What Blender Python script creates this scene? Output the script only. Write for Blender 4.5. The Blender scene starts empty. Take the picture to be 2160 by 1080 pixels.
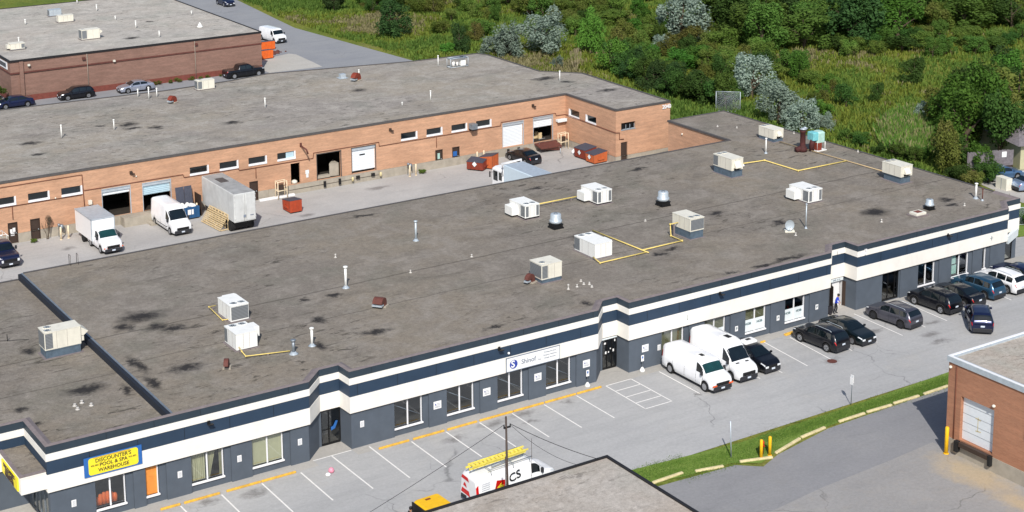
import bpy, bmesh, math, random
from mathutils import Vector, Matrix
D = bpy.data; SC = bpy.context.scene; COL = SC.collection
PI = math.pi; R = math.radians

# ---------------------------------------------------------------- camera, sky, sun, exposure
cam = D.cameras.new('camera'); cam_o = D.objects.new('camera', cam); COL.objects.link(cam_o)
cam.sensor_width = 36.0; cam.lens = 3423.74 / 2160 * 36; cam.shift_y = -(540 - 88.0) / 2160
cam.clip_start = 0.5; cam.clip_end = 4000
def cam_matrix(yaw, pit, rol, loc):
    f = Vector((math.cos(pit)*math.cos(yaw), math.cos(pit)*math.sin(yaw), -math.sin(pit)))
    r = Vector((math.sin(yaw), -math.cos(yaw), 0)); d = f.cross(r)
    c, s = math.cos(rol), math.sin(rol)
    r2 = c*r + s*d; d2 = -s*r + c*d
    m = Matrix.Identity(4)
    for i in range(3):
        m[i][0] = r2[i]; m[i][1] = -d2[i]; m[i][2] = -f[i]; m[i][3] = loc[i]
    return m
cam_o.matrix_world = cam_matrix(0.994168722, 0.195970678, 0.00634693692, (0, -91.13, 48.0))
SC.camera = cam_o
SUN_EL = R(41.5); SUN = Vector((-0.518*math.cos(SUN_EL), -0.856*math.cos(SUN_EL), math.sin(SUN_EL))).normalized()
w = D.worlds.new('World'); SC.world = w; w.use_nodes = True
nt = w.node_tree; nt.nodes.clear()
sky = nt.nodes.new('ShaderNodeTexSky'); sky.sky_type = 'NISHITA'; sky.sun_disc = False
sky.sun_elevation = SUN_EL; sky.sun_rotation = R(211.2); sky.air_density = 1.0; sky.dust_density = 1.2; sky.ozone_density = 1.0
bg = nt.nodes.new('ShaderNodeBackground'); bg.inputs[1].default_value = 0.115
wo = nt.nodes.new('ShaderNodeOutputWorld'); nt.links.new(sky.outputs[0], bg.inputs[0]); nt.links.new(bg.outputs[0], wo.inputs[0])
sl = D.lights.new('sun', 'SUN'); sl.energy = 4.2; sl.angle = R(0.53); sl.color = (1.0, 0.955, 0.89)
so = D.objects.new('sun', sl); COL.objects.link(so); so.rotation_euler = SUN.to_track_quat('Z', 'Y').to_euler()
SC.view_settings.view_transform = 'Standard'; SC.view_settings.look = 'None'
SC.view_settings.exposure = 0.0; SC.view_settings.gamma = 1.0; SC.view_settings.use_curve_mapping = False
SC.render.engine = 'CYCLES'
SC.cycles.max_bounces = 6; SC.cycles.transparent_max_bounces = 12

# ---------------------------------------------------------------- materials
def lin(c):
    return tuple(((v/255)/12.92 if v/255 <= .04045 else ((v/255+.055)/1.055)**2.4) for v in c)
class NT:
    def __init__(s, name):
        s.m = D.materials.new(name); s.m.use_nodes = True; s.t = s.m.node_tree; s.t.nodes.clear()
        s.out = s.n('ShaderNodeOutputMaterial')
    def n(s, ty, **k):
        x = s.t.nodes.new(ty)
        for a, v in k.items(): setattr(x, a, v)
        return x
    def l(s, a, b): s.t.links.new(a, b)
    def val(s, sock, v):
        if hasattr(v, 'is_output') or isinstance(v, bpy.types.NodeSocket): s.l(v, sock)
        elif isinstance(v, (int, float)): sock.default_value = v
        else: sock.default_value = (*v, 1) if len(v) == 3 and sock.type == 'RGBA' else v
    def math(s, op, a, b=0.0, clamp=False):
        x = s.n('ShaderNodeMath', operation=op, use_clamp=clamp); s.val(x.inputs[0], a); s.val(x.inputs[1], b); return x.outputs[0]
    def mix(s, f, a, b, mode='MIX'):
        x = s.n('ShaderNodeMix', data_type='RGBA', blend_type=mode); s.val(x.inputs[0], f); s.val(x.inputs[6], a); s.val(x.inputs[7], b); return x.outputs[2]
    def ramp(s, f, lo, hi):
        x = s.n('ShaderNodeMapRange'); s.val(x.inputs[0], f); x.inputs[1].default_value = lo; x.inputs[2].default_value = hi; return x.outputs[0]
    def pos(s, sc=(1,1,1), loc=(0,0,0), obj=False, rot=(0,0,0)):
        if obj: g = s.n('ShaderNodeTexCoord').outputs['Object']
        else: g = s.n('ShaderNodeNewGeometry').outputs['Position']
        m = s.n('ShaderNodeMapping'); s.l(g, m.inputs[0]); m.inputs['Scale'].default_value = sc; m.inputs['Location'].default_value = loc; m.inputs['Rotation'].default_value = rot
        return m.outputs[0]
    def noise(s, vec, scale, detail=3, rough=.55, dist=0):
        x = s.n('ShaderNodeTexNoise'); s.l(vec, x.inputs['Vector']); x.inputs['Scale'].default_value = scale
        x.inputs['Detail'].default_value = detail; x.inputs['Roughness'].default_value = rough; x.inputs['Distortion'].default_value = dist
        return x.outputs[0]
    def bsdf(s, col, rough=.8, metal=0, spec=.5, coat=0, bump=None, bstr=.3, bdist=.02, alpha=None):
        b = s.n('ShaderNodeBsdfPrincipled'); s.val(b.inputs['Base Color'], col); s.val(b.inputs['Roughness'], rough)
        s.val(b.inputs['Metallic'], metal); b.inputs['Specular IOR Level'].default_value = spec; b.inputs['Coat Weight'].default_value = coat
        if bump is not None:
            u = s.n('ShaderNodeBump'); u.inputs['Strength'].default_value = bstr; u.inputs['Distance'].default_value = bdist
            s.l(bump, u.inputs['Height']); s.l(u.outputs[0], b.inputs['Normal'])
        s.l(b.outputs[0], s.out.inputs[0]); return b
MATS = {}
def plain(name, rgb, rough=.6, metal=0, spec=.5, coat=0, var=.12, scale=3.0, dirt=0.0):
    """painted / metal surface with faint mottling and optional streaky dirt"""
    if name in MATS: return MATS[name]
    t = NT(name); p = t.pos(obj=True); c = lin(rgb)
    n = t.noise(p, scale, 4, .6)
    dark = tuple(v*(1-var) for v in c); lite = tuple(min(1, v*(1+var*.7)) for v in c)
    col = t.mix(t.ramp(n, .3, .7), dark, lite)
    if dirt:
        n2 = t.noise(t.pos(sc=(1,1,.25)), 1.7, 5, .65)
        col = t.mix(t.math('MULTIPLY', t.ramp(n2, .5, .75), dirt), col, tuple(v*.35+.02 for v in c))
    t.bsdf(col, rough, metal, spec, coat)
    MATS[name] = t.m; return t.m

def stain_mask(t, stains, p, jitter, raw=False):
    """max of soft irregular blots at fixed places on the surface"""
    nz = t.n('ShaderNodeTexNoise'); t.l(p, nz.inputs['Vector']); nz.inputs['Scale'].default_value = .9; nz.inputs['Detail'].default_value = 6; nz.inputs['Roughness'].default_value = .7
    sub = t.n('ShaderNodeVectorMath', operation='SUBTRACT'); t.l(nz.outputs['Color'], sub.inputs[0]); sub.inputs[1].default_value = (.5,.5,.5)
    sc = t.n('ShaderNodeVectorMath', operation='SCALE'); t.l(sub.outputs[0], sc.inputs[0]); sc.inputs['Scale'].default_value = jitter
    ad = t.n('ShaderNodeVectorMath', operation='ADD'); t.l(p, ad.inputs[0]); t.l(sc.outputs[0], ad.inputs[1])
    cur = None
    for x, y, a, b in stains:
        s1 = t.n('ShaderNodeVectorMath', operation='SUBTRACT'); t.l(ad.outputs[0], s1.inputs[0]); s1.inputs[1].default_value = (x, y, 0)
        s2 = t.n('ShaderNodeVectorMath', operation='MULTIPLY'); t.l(s1.outputs[0], s2.inputs[0]); s2.inputs[1].default_value = (1/max(a,.3)/1.35, 1/max(b,.3)/1.35, 0)
        ln = t.n('ShaderNodeVectorMath', operation='LENGTH'); t.l(s2.outputs[0], ln.inputs[0])
        m = t.math('SUBTRACT', 1.0, ln.outputs['Value'], True)
        cur = m if cur is None else t.math('MAXIMUM', cur, m)
    return cur if raw else t.ramp(cur, 0.0, .42)

def gravel_roof(name, base, brown, lite, stains, seams=(), sx=0, moss=.3, k=1.0):
    t = NT(name); p = t.pos()
    big = t.noise(t.pos(sc=(.6,1,1)), .10, 5, .62, .6); mid = t.noise(p, .42, 6, .68, .5); fine = t.noise(p, 3.2, 5, .9); grit = t.noise(p, 14, 2, .9)
    green = tuple(v*f for v, f in zip(base, (.88,.93,.90)))
    col = t.mix(t.ramp(big, .38, .60), base, brown)
    col = t.mix(t.math('MULTIPLY', t.ramp(t.noise(t.pos(loc=(9,4,0)), .16, 4, .6, .4), .5, .66), .7*k), col, green)
    col = t.mix(t.math('MULTIPLY', t.ramp(mid, .46, .66), .8*k), col, lite)
    m3 = t.noise(t.pos(sc=(.55,1.0,1), loc=(3,1,0)), .26, 7, .72, .8)
    col = t.mix(t.math('MULTIPLY', t.ramp(m3, .52, .70), .55*k), col, tuple(v*.55 for v in base))
    # tar scuffs and blisters: thin, broken, clustered
    m4 = t.noise(t.pos(sc=(.40,1.2,1)), 1.5, 6, .74, .9); m5 = t.noise(p, .075, 3, .6)
    col = t.mix(t.math('MULTIPLY', t.math('MULTIPLY', t.ramp(m4, .56, .63), t.ramp(m5, .40, .54)), .85), col, tuple(v*.33 for v in base))
    m6 = t.noise(t.pos(sc=(.5,1.1,1), loc=(17,5,0)), 2.2, 5, .7, .6)
    col = t.mix(t.math('MULTIPLY', t.ramp(m6, .64, .70), .35), col, tuple(min(1,v*1.45) for v in lite))
    if stains:
        sm = stain_mask(t, stains, p, 2.4, True); rg = t.noise(p, 3.2, 5, .75)
        sm2 = t.ramp(t.math('ADD', sm, t.math('MULTIPLY', t.math('SUBTRACT', rg, .5), 1.1)), .12, .75)
        sm3 = t.math('MULTIPLY', sm2, t.ramp(sm, 0.0, .12))
        col = t.mix(t.math('MULTIPLY', sm3, .93), col, (.022,.021,.023))
    for (axis, c0, hw) in seams:
        sp = t.n('ShaderNodeSeparateXYZ'); t.l(p, sp.inputs[0])
        wob = t.math('MULTIPLY', t.math('SUBTRACT', t.noise(p, .5, 3), .5), .35)
        d = t.math('ABSOLUTE', t.math('ADD', t.math('SUBTRACT', sp.outputs[axis], c0), wob))
        col = t.mix(t.math('MULTIPLY', t.ramp(d, hw, 0.0), .8), col, tuple(v*.35 for v in base))
    col = t.mix(1.0, col, t.mix(t.ramp(fine, .25, .75), (.66,.65,.64), (1.34,1.34,1.34)), 'MULTIPLY')
    col = t.mix(1.0, col, t.mix(t.ramp(grit, .25, .75), (.82,.82,.82), (1.18,1.18,1.18)), 'MULTIPLY')
    t.bsdf(col, .95, 0, .15, bump=grit, bstr=.5, bdist=.02)
    return t.m

def asphalt(name, base, lite, stains=(), cracks=.5, tint=(), lanes=0):
    t = NT(name); p = t.pos()
    big = t.noise(p, .09, 5, .65, .5); mid = t.noise(t.pos(sc=(.35,1,1)), .6, 6, .7); fine = t.noise(p, 4, 5, .9)
    col = t.mix(t.ramp(big, .36, .64), base, lite)
    col = t.mix(t.math('MULTIPLY', t.ramp(mid, .48, .72), .35), col, tuple(v*.74 for v in base))
    col = t.mix(t.math('MULTIPLY', t.ramp(t.noise(t.pos(loc=(5,8,0)), .22, 5, .7), .55, .7), .35), col, tuple(v*f for v, f in zip(lite, (1.06,1.02,.95))))
    if lanes:
        wv = t.noise(t.pos(sc=(.04,1.6,1)), 1.0, 4, .6); col = t.mix(t.math('MULTIPLY', t.ramp(wv, .50, .70), lanes), col, tuple(v*.72 for v in base))
    if cracks:
        wn = t.n('ShaderNodeTexNoise'); t.l(p, wn.inputs['Vector']); wn.inputs['Scale'].default_value = .35; wn.inputs['Detail'].default_value = 6
        mv = t.n('ShaderNodeVectorMath', operation='MULTIPLY_ADD'); t.l(wn.outputs['Color'], mv.inputs[0]); mv.inputs[1].default_value = (3.6,3.6,0); t.l(p, mv.inputs[2])
        for sc_, wd, am, g0 in ((.085,.006,1.0,.5),(.22,.010,.6,.56)):
            vo = t.n('ShaderNodeTexVoronoi', feature='DISTANCE_TO_EDGE'); t.l(mv.outputs[0], vo.inputs['Vector']); vo.inputs['Scale'].default_value = sc_
            gate = t.ramp(t.noise(p, .12, 3), g0, g0+.1)
            col = t.mix(t.math('MULTIPLY', t.math('MULTIPLY', t.ramp(vo.outputs['Distance'], wd, .0), gate), cracks*am), col, tuple(v*.4 for v in base))
    if stains:
        sm = stain_mask(t, stains, p, 2.0, True); rg = t.noise(p, 3.0, 5, .75)
        sm2 = t.math('MULTIPLY', t.ramp(t.math('ADD', sm, t.math('MULTIPLY', t.math('SUBTRACT', rg, .5), .9)), .05, .9), t.ramp(sm, 0, .15))
        col = t.mix(t.math('MULTIPLY', sm2, .6), col, (.09,.08,.075))
    if tint:
        sm = stain_mask(t, tint, p, 3.0, True); col = t.mix(t.math('MULTIPLY', t.ramp(t.math('ADD', sm, t.math('MULTIPLY', t.math('SUBTRACT', t.noise(p, 1.2, 5, .7), .5), .4)), .0, .7), .7), col, (.52,.40,.24))
    col = t.mix(1.0, col, t.mix(t.ramp(fine, .25, .75), (.84,.84,.84), (1.16,1.16,1.16)), 'MULTIPLY')
    t.bsdf(col, .9, 0, .25, bump=fine, bstr=.3, bdist=.01)
    return t.m

def brick(name, c1, c2, mortar, streak=.35, bstr=.3):
    t = NT(name); g = t.n('ShaderNodeNewGeometry'); sp = t.n('ShaderNodeSeparateXYZ'); t.l(g.outputs['Position'], sp.inputs[0])
    cb = t.n('ShaderNodeCombineXYZ'); t.l(t.math('ADD', sp.outputs[0], sp.outputs[1]), cb.inputs[0]); t.l(sp.outputs[2], cb.inputs[1])
    br = t.n('ShaderNodeTexBrick'); t.l(cb.outputs[0], br.inputs['Vector'])
    br.inputs['Color1'].default_value = (*c1,1); br.inputs['Color2'].default_value = (*c2,1); br.inputs['Mortar'].default_value = (*mortar,1)
    br.inputs['Scale'].default_value = 1.0; br.inputs['Brick Width'].default_value = .24; br.inputs['Row Height'].default_value = .086; br.inputs['Mortar Size'].default_value = .009
    st = t.n('ShaderNodeMapping'); t.l(cb.outputs[0], st.inputs[0]); st.inputs['Scale'].default_value = (.35, 2.2, 1)
    n = t.noise(st.outputs[0], 1.3, 5, .65); n2 = t.noise(cb.outputs[0], .22, 3, .5, .4)
    col = t.mix(t.math('MULTIPLY', t.ramp(n, .45, .7), streak), br.outputs[0], tuple(min(1,v*1.5) for v in c1))
    col = t.mix(t.math('MULTIPLY', t.ramp(n2, .45, .75), streak*.8), col, tuple(v*.6 for v in c2))
    t.bsdf(col, .9, 0, .2); return t.m

def leafmat(name, a, b, dry=None):
    t = NT(name); p = t.pos()
    n = t.noise(p, 1.6, 3, .7); n2 = t.noise(p, .25, 2)
    oi = t.n('ShaderNodeObjectInfo')
    col = t.mix(t.ramp(n, .3, .7), a, b)
    if dry: col = t.mix(t.math('MULTIPLY', t.ramp(n2, .5, .7), .5), col, dry)
    hs = t.n('ShaderNodeHueSaturation'); t.l(col, hs.inputs['Color'])
    hs.inputs['Hue'].default_value = .5; t.l(t.math('ADD', t.math('MULTIPLY', oi.outputs['Random'], .5), .72), hs.inputs['Value'])
    t.l(t.math('ADD', t.math('MULTIPLY', oi.outputs['Random'], .035), .482), hs.inputs['Hue'])
    d = t.n('ShaderNodeBsdfPrincipled'); t.l(hs.outputs[0], d.inputs['Base Color']); d.inputs['Roughness'].default_value = .7; d.inputs['Specular IOR Level'].default_value = .12
    tr = t.n('ShaderNodeBsdfTranslucent'); t.l(hs.outputs[0], tr.inputs[0])
    ms = t.n('ShaderNodeMixShader'); ms.inputs[0].default_value = .30; t.l(d.outputs[0], ms.inputs[1]); t.l(tr.outputs[0], ms.inputs[2]); t.l(ms.outputs[0], t.out.inputs[0])
    return t.m

def glassmat(name, tint=(.86,.90,.89), trans=.55, refl=.14):
    t = NT(name)
    tr = t.n('ShaderNodeBsdfTransparent'); tr.inputs[0].default_value = (*tint,1)
    gl = t.n('ShaderNodeBsdfGlossy'); gl.inputs['Roughness'].default_value = .04; gl.inputs[0].default_value = (.9,.95,1,1)
    lw = t.n('ShaderNodeLayerWeight'); lw.inputs[0].default_value = .5; fr = t.math('MULTIPLY', t.math('POWER', lw.outputs['Facing'], 4.0), .8)
    ms = t.n('ShaderNodeMixShader'); t.l(t.math('ADD', fr, refl, True), ms.inputs[0]); t.l(tr.outputs[0], ms.inputs[1]); t.l(gl.outputs[0], ms.inputs[2]); t.l(ms.outputs[0], t.out.inputs[0])
    return t.m

ROOF_STAINS = [(30.98, 8.08, 1.5, .9), (29.87, 16.76, 0.8, 0.6), (26.54, 7.26, 0.6, 0.5), (26.59, 4.46, 0.6, 0.4), (38.43, 17.6, 1.9, 1.2), (38.53, 15.03, 1.0, 0.8), (39.42, 14.1, 1.0, 0.7), (36.56, 16.37, 0.8, 1.0), (37.42, 6.9, 1.4, 0.8), (51.05, 5.47, 1.3, 0.5), (46.65, 5.24, 0.5, 0.8), (48.89, 9.73, 0.6, 0.7), (49.75, 14.22, 0.5, 0.4), (52.13, 13.85, 0.6, 0.4), (75.99, 14.96, 1.2, 0.8), (78.34, 7.7, 0.6, 0.6), (79.89, 8.1, 1.0, 0.4), (100.97, 6.03, 1.4, 1.1), (108.81, 5.01, .9, 0.6), (108.22, 3.65, 0.6, 0.5), (91.99, 8.34, .8, 0.6), (58.51, 1.55, 1.0, 0.3), (66.9, 1.65, 0.4, 0.7), (89.23, 13.52, 1.0, 0.5), (86.2,.9,2.2,.45), (83.4,.8,1.4,.35), (80,.9,1,.3), (34.7,5.5,.5,1.6), (34.9,9.2,.4,2.0), (33.2,6.5,.35,1.2), (92.3,28.6,1.5,.35), (80.4, 28.9, 1.2, .3), (63.4, 30.3, 1.5, .3)]
ROOF2_STAINS = [(45.87, 69.59, 1.1, 0.8), (45.37, 64.83, 0.7, 0.6), (54.32, 72.59, 0.6, 0.5), (57.04, 71.46, 1.2, 1.1), (56.88, 69.6, 1.0, 0.6), (59.09, 68.57, 0.8, 0.8), (66.54, 65.93, 1.2, 0.7), (72.67, 92.9, 1.2, 1.1), (84.78, 71.95, 1.0, 0.8), (106.12, 64.85, 1.8, 0.8), (107.17, 61.93, 0.8, 0.6), (108.41, 55.61, 1.6, 0.6)]
LOT_STAINS = [(38.2, -2.2, 1.0, 0.5), (35.24, -1.6, 0.6, 0.4), (56.28, -1.9, 1.3, 0.5), (58.88, -1.7, 1.0, 0.5), (62.74, -1.84, 0.5, 0.4), (58.61, -3.12, 0.7, 0.4), (52.85, -2.45, 1.0, 0.4), (83.65, -6.85, 0.9, 0.5), (90.56, -4.23, 1.1, 0.4), (93.92, -7.11, 0.9, 0.5), (93.55, -8.67, 1.1, 0.4), (71.3, -5.79, 0.3, 0.3), (96.0, -5.5, .9, .4)]
M = {}
M['roof'] = gravel_roof('gravel_roof', (.215,.192,.166), (.245,.213,.172), (.285,.258,.226), ROOF_STAINS, seams=((1, 15.2, .13), (1, 9.7, .08)))
M['roof2'] = gravel_roof('old_gravel_roof', (.30,.275,.25), (.33,.295,.245), (.41,.38,.34), ROOF2_STAINS, seams=((1, 72.5, .05),))
M['roof3'] = gravel_roof('pale_gravel_roof', (.43,.405,.37), (.44,.40,.35), (.53,.50,.45), [(75.5,120.5,1.3,1.0),(82,131,.8,.5)])
M['roof4'] = gravel_roof('beige_gravel_roof', (.43,.395,.355), (.42,.365,.31), (.50,.46,.415), [])
M['rim'] = plain('roof_edge_gravel', (128,118,118), .9, var=.18, scale=2.5)
M['rim_dark'] = plain('roof_edge_metal', (92,88,86), .6, .2, var=.15)
M['rim_black'] = plain('black_roof_edge', (38,36,38), .6, .2)
M['lot'] = asphalt('pale_asphalt', (.40,.40,.40), (.45,.447,.44), LOT_STAINS, .7, lanes=.25)
M['yard'] = asphalt('yard_asphalt', (.40,.388,.375), (.48,.465,.445), [(67.0,49.3,.8,.5),(44.0,52.5,.7,.5),(48.6,53.5,.6,.4),(77.5,53.8,1.5,.5)], .6)
M['road'] = asphalt('grey_asphalt', (.265,.272,.29), (.30,.305,.315), (), .4)
M['lower'] = asphalt('darker_asphalt', (.255,.255,.265), (.29,.288,.292), (), .5)
M['older'] = asphalt('worn_asphalt', (.305,.297,.290), (.345,.335,.325), (), .7, tint=[(77.9,-25.8,1.5,3.2),(77.4,-30.5,1.2,2.4)])
M['concrete'] = asphalt('concrete', (.45,.43,.39), (.52,.50,.46), (), .3)
M['walk'] = asphalt('concrete_walk', (.40,.385,.355), (.46,.44,.41), (), .5)
M['cbase'] = plain('concrete_base', (168,160,146), .9, var=.16, scale=1.2, dirt=.3)
M['line'] = plain('white_road_paint', (232,230,226), .8, var=.08, scale=5, dirt=.12)
M['yellow_curb'] = plain('faded_yellow_paint', (216,202,156), .85, var=.18, scale=4, dirt=.2)
M['yellow_stop'] = plain('yellow_paint', (226,176,66), .8, var=.25, scale=5, dirt=.5)
M['yellow'] = plain('bright_yellow_paint', (244,190,20), .6, var=.08)
M['navy'] = plain('navy_metal_cladding', (42,62,84), .6, .05, var=.12, scale=.7)
M['navy2'] = plain('dark_teal_trim', (46,60,72), .6, .05, var=.12, scale=.7)
M['white_band'] = plain('cream_stucco', (240,236,228), .85, var=.05, scale=.8, dirt=.10)
M['slate'] = plain('slate_grey_painted_block', (84,93,104), .85, var=.12, scale=1.0, dirt=.10)
M['brick'] = brick('orange_brick', (.56,.318,.198), (.47,.262,.16), (.50,.34,.24), .45)
M['brick2'] = brick('brown_brick', (.27,.155,.12), (.22,.125,.095), (.25,.17,.14), .45)
M['brick3'] = brick('red_brick', (.43,.205,.12), (.37,.17,.10), (.38,.22,.15), .35)
M['redpaint'] = plain('dark_red_band', (122,66,56), .9, var=.2, dirt=.3)
M['glass'] = glassmat('window_glass')
M['darkglass'] = plain('dark_vehicle_glass', (14,24,28), .06, 0, .9, var=.3, scale=1.5)
M['greenglass'] = plain('windscreen_glass', (22,62,62), .05, 0, .9, var=.35, scale=1.2)
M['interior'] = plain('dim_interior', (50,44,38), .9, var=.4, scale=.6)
M['white'] = plain('white_paint', (240,240,240), .45, var=.03)
M['frame'] = plain('white_window_frame', (238,238,240), .5, var=.03)
M['black'] = plain('black_metal', (26,26,28), .5, .2)
M['rubber'] = plain('tyre_rubber', (24,24,25), .9)
M['rimm'] = plain('alloy_wheel', (176,178,182), .35, .7)
M['grey'] = plain('grey_metal', (140,148,156), .45, .5)
M['palecream'] = plain('pale_cream_paint', (236,218,186), .8, var=.1, dirt=.2)
M['palebox'] = plain('pale_blue_box', (206,222,232), .4, var=.04)
M['orangepanel'] = plain('orange_panel', (232,146,64), .7, var=.15)
M['orangeb'] = plain('bright_orange_paint', (226,104,34), .6, var=.15, dirt=.3)
M['ladder'] = plain('ladder_yellow', (240,222,96), .6, var=.15)
M['ventgrey'] = plain('pale_grey_vent', (196,192,186), .7, var=.15)
M['stepm'] = plain('dark_navy_flashing', (28,35,48), .8, .0, var=.2, dirt=.2)
M['darkrust'] = plain('dark_rust_metal', (74,34,32), .8, var=.35, dirt=.3)
M['galv'] = plain('galvanized_metal', (190,200,208), .45, .3, var=.12)
M['curbm'] = plain('blue_grey_curb_metal', (104,122,138), .5, .4, var=.2, dirt=.2)
M['unit'] = plain('cream_unit_paint', (226,222,208), .55, var=.06, scale=2, dirt=.22)
M['unitw'] = plain('white_unit_paint', (240,240,236), .5, var=.04, dirt=.14)
M['coil'] = None
M['rust'] = plain('rust_brown_metal', (104,60,52), .75, .1, var=.25, dirt=.2)
M['gas'] = plain('yellow_gas_pipe', (230,206,120), .6, var=.15, scale=4)
M['gas2'] = plain('faded_gas_pipe', (196,172,130), .7, var=.15, scale=4)
M['orange'] = plain('orange_paint', (188,98,54), .6, var=.1, dirt=.2)
M['redorange'] = plain('red_orange_paint', (174,70,38), .6, var=.15, dirt=.4)
M['brownred'] = plain('rusty_red_paint', (132,54,36), .7, var=.18, dirt=.35)
M['bluep'] = plain('blue_paint', (34,84,130), .6, var=.15, dirt=.2)
M['lid'] = plain('dark_plastic_lid', (70,74,88), .6, var=.15)
M['wood'] = plain('pale_timber', (220,196,152), .85, var=.2, scale=5)
M['woodgrey'] = plain('weathered_grey_timber', (122,116,120), .9, var=.3, scale=3)
M['doorbrown'] = plain('dark_brown_door', (62,48,40), .6, var=.12)
M['brownpipe'] = plain('brown_conduit', (112,62,44), .7)
M['shutter'] = plain('white_shutter', (226,232,236), .5, var=.04)
M['shutterb'] = plain('pale_blue_shutter', (178,204,216), .5, var=.06, dirt=.1)
M['trailer'] = plain('weathered_white_metal', (212,214,212), .5, .1, var=.12, scale=1.2, dirt=.2)
M['trailertop'] = plain('dirty_trailer_roof', (170,170,168), .6, .1, var=.22, scale=1, dirt=.35)
M['red'] = plain('red_plastic_lens', (200,22,24), .25)
M['amber'] = plain('amber_plastic_lens', (226,90,20), .25)
M['lens'] = plain('clear_lamp_lens', (226,230,234), .12, .1)
M['plate'] = plain('licence_plate', (210,220,232), .4)
M['bumper'] = plain('grey_plastic_bumper', (42,43,48), .65)
M['skin'] = plain('skin', (190,140,110), .6)
M['beige'] = plain('beige_blind', (186,182,150), .9, var=.08)
M['olive'] = plain('olive_film', (112,110,82), .9, var=.15)
M['turq'] = plain('turquoise_paint', (120,196,204), .6, var=.15, dirt=.15)
M['turq2'] = plain('pale_turquoise_paint', (176,212,202), .6, var=.15, dirt=.25)
M['yellowsign'] = plain('yellow_sign_face', (246,226,50), .5, var=.03)
M['bluesign'] = plain('blue_sign_face', (46,104,176), .5, var=.05)
M['navytext'] = plain('dark_brown_letters', (52,34,44), .6)
M['greytext'] = plain('grey_letters', (128,138,152), .6)
M['bluelogo'] = plain('blue_logo', (44,66,160), .5)
M['film'] = plain('frosted_white_film', (224,232,234), .6, var=.04)
M['greentext'] = plain('grey_green_letters', (112,132,136), .6)
def coil():
    t = NT('condenser_coil'); p = t.pos(obj=True)
    wv = t.n('ShaderNodeTexWave', wave_type='BANDS', bands_direction='Z'); t.l(p, wv.inputs[0]); wv.inputs['Scale'].default_value = 3.0
    col = t.mix(wv.outputs['Fac'], (.13,.14,.15), (.30,.32,.34)); t.bsdf(col, .6, .3); return t.m
M['coil'] = coil()

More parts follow.
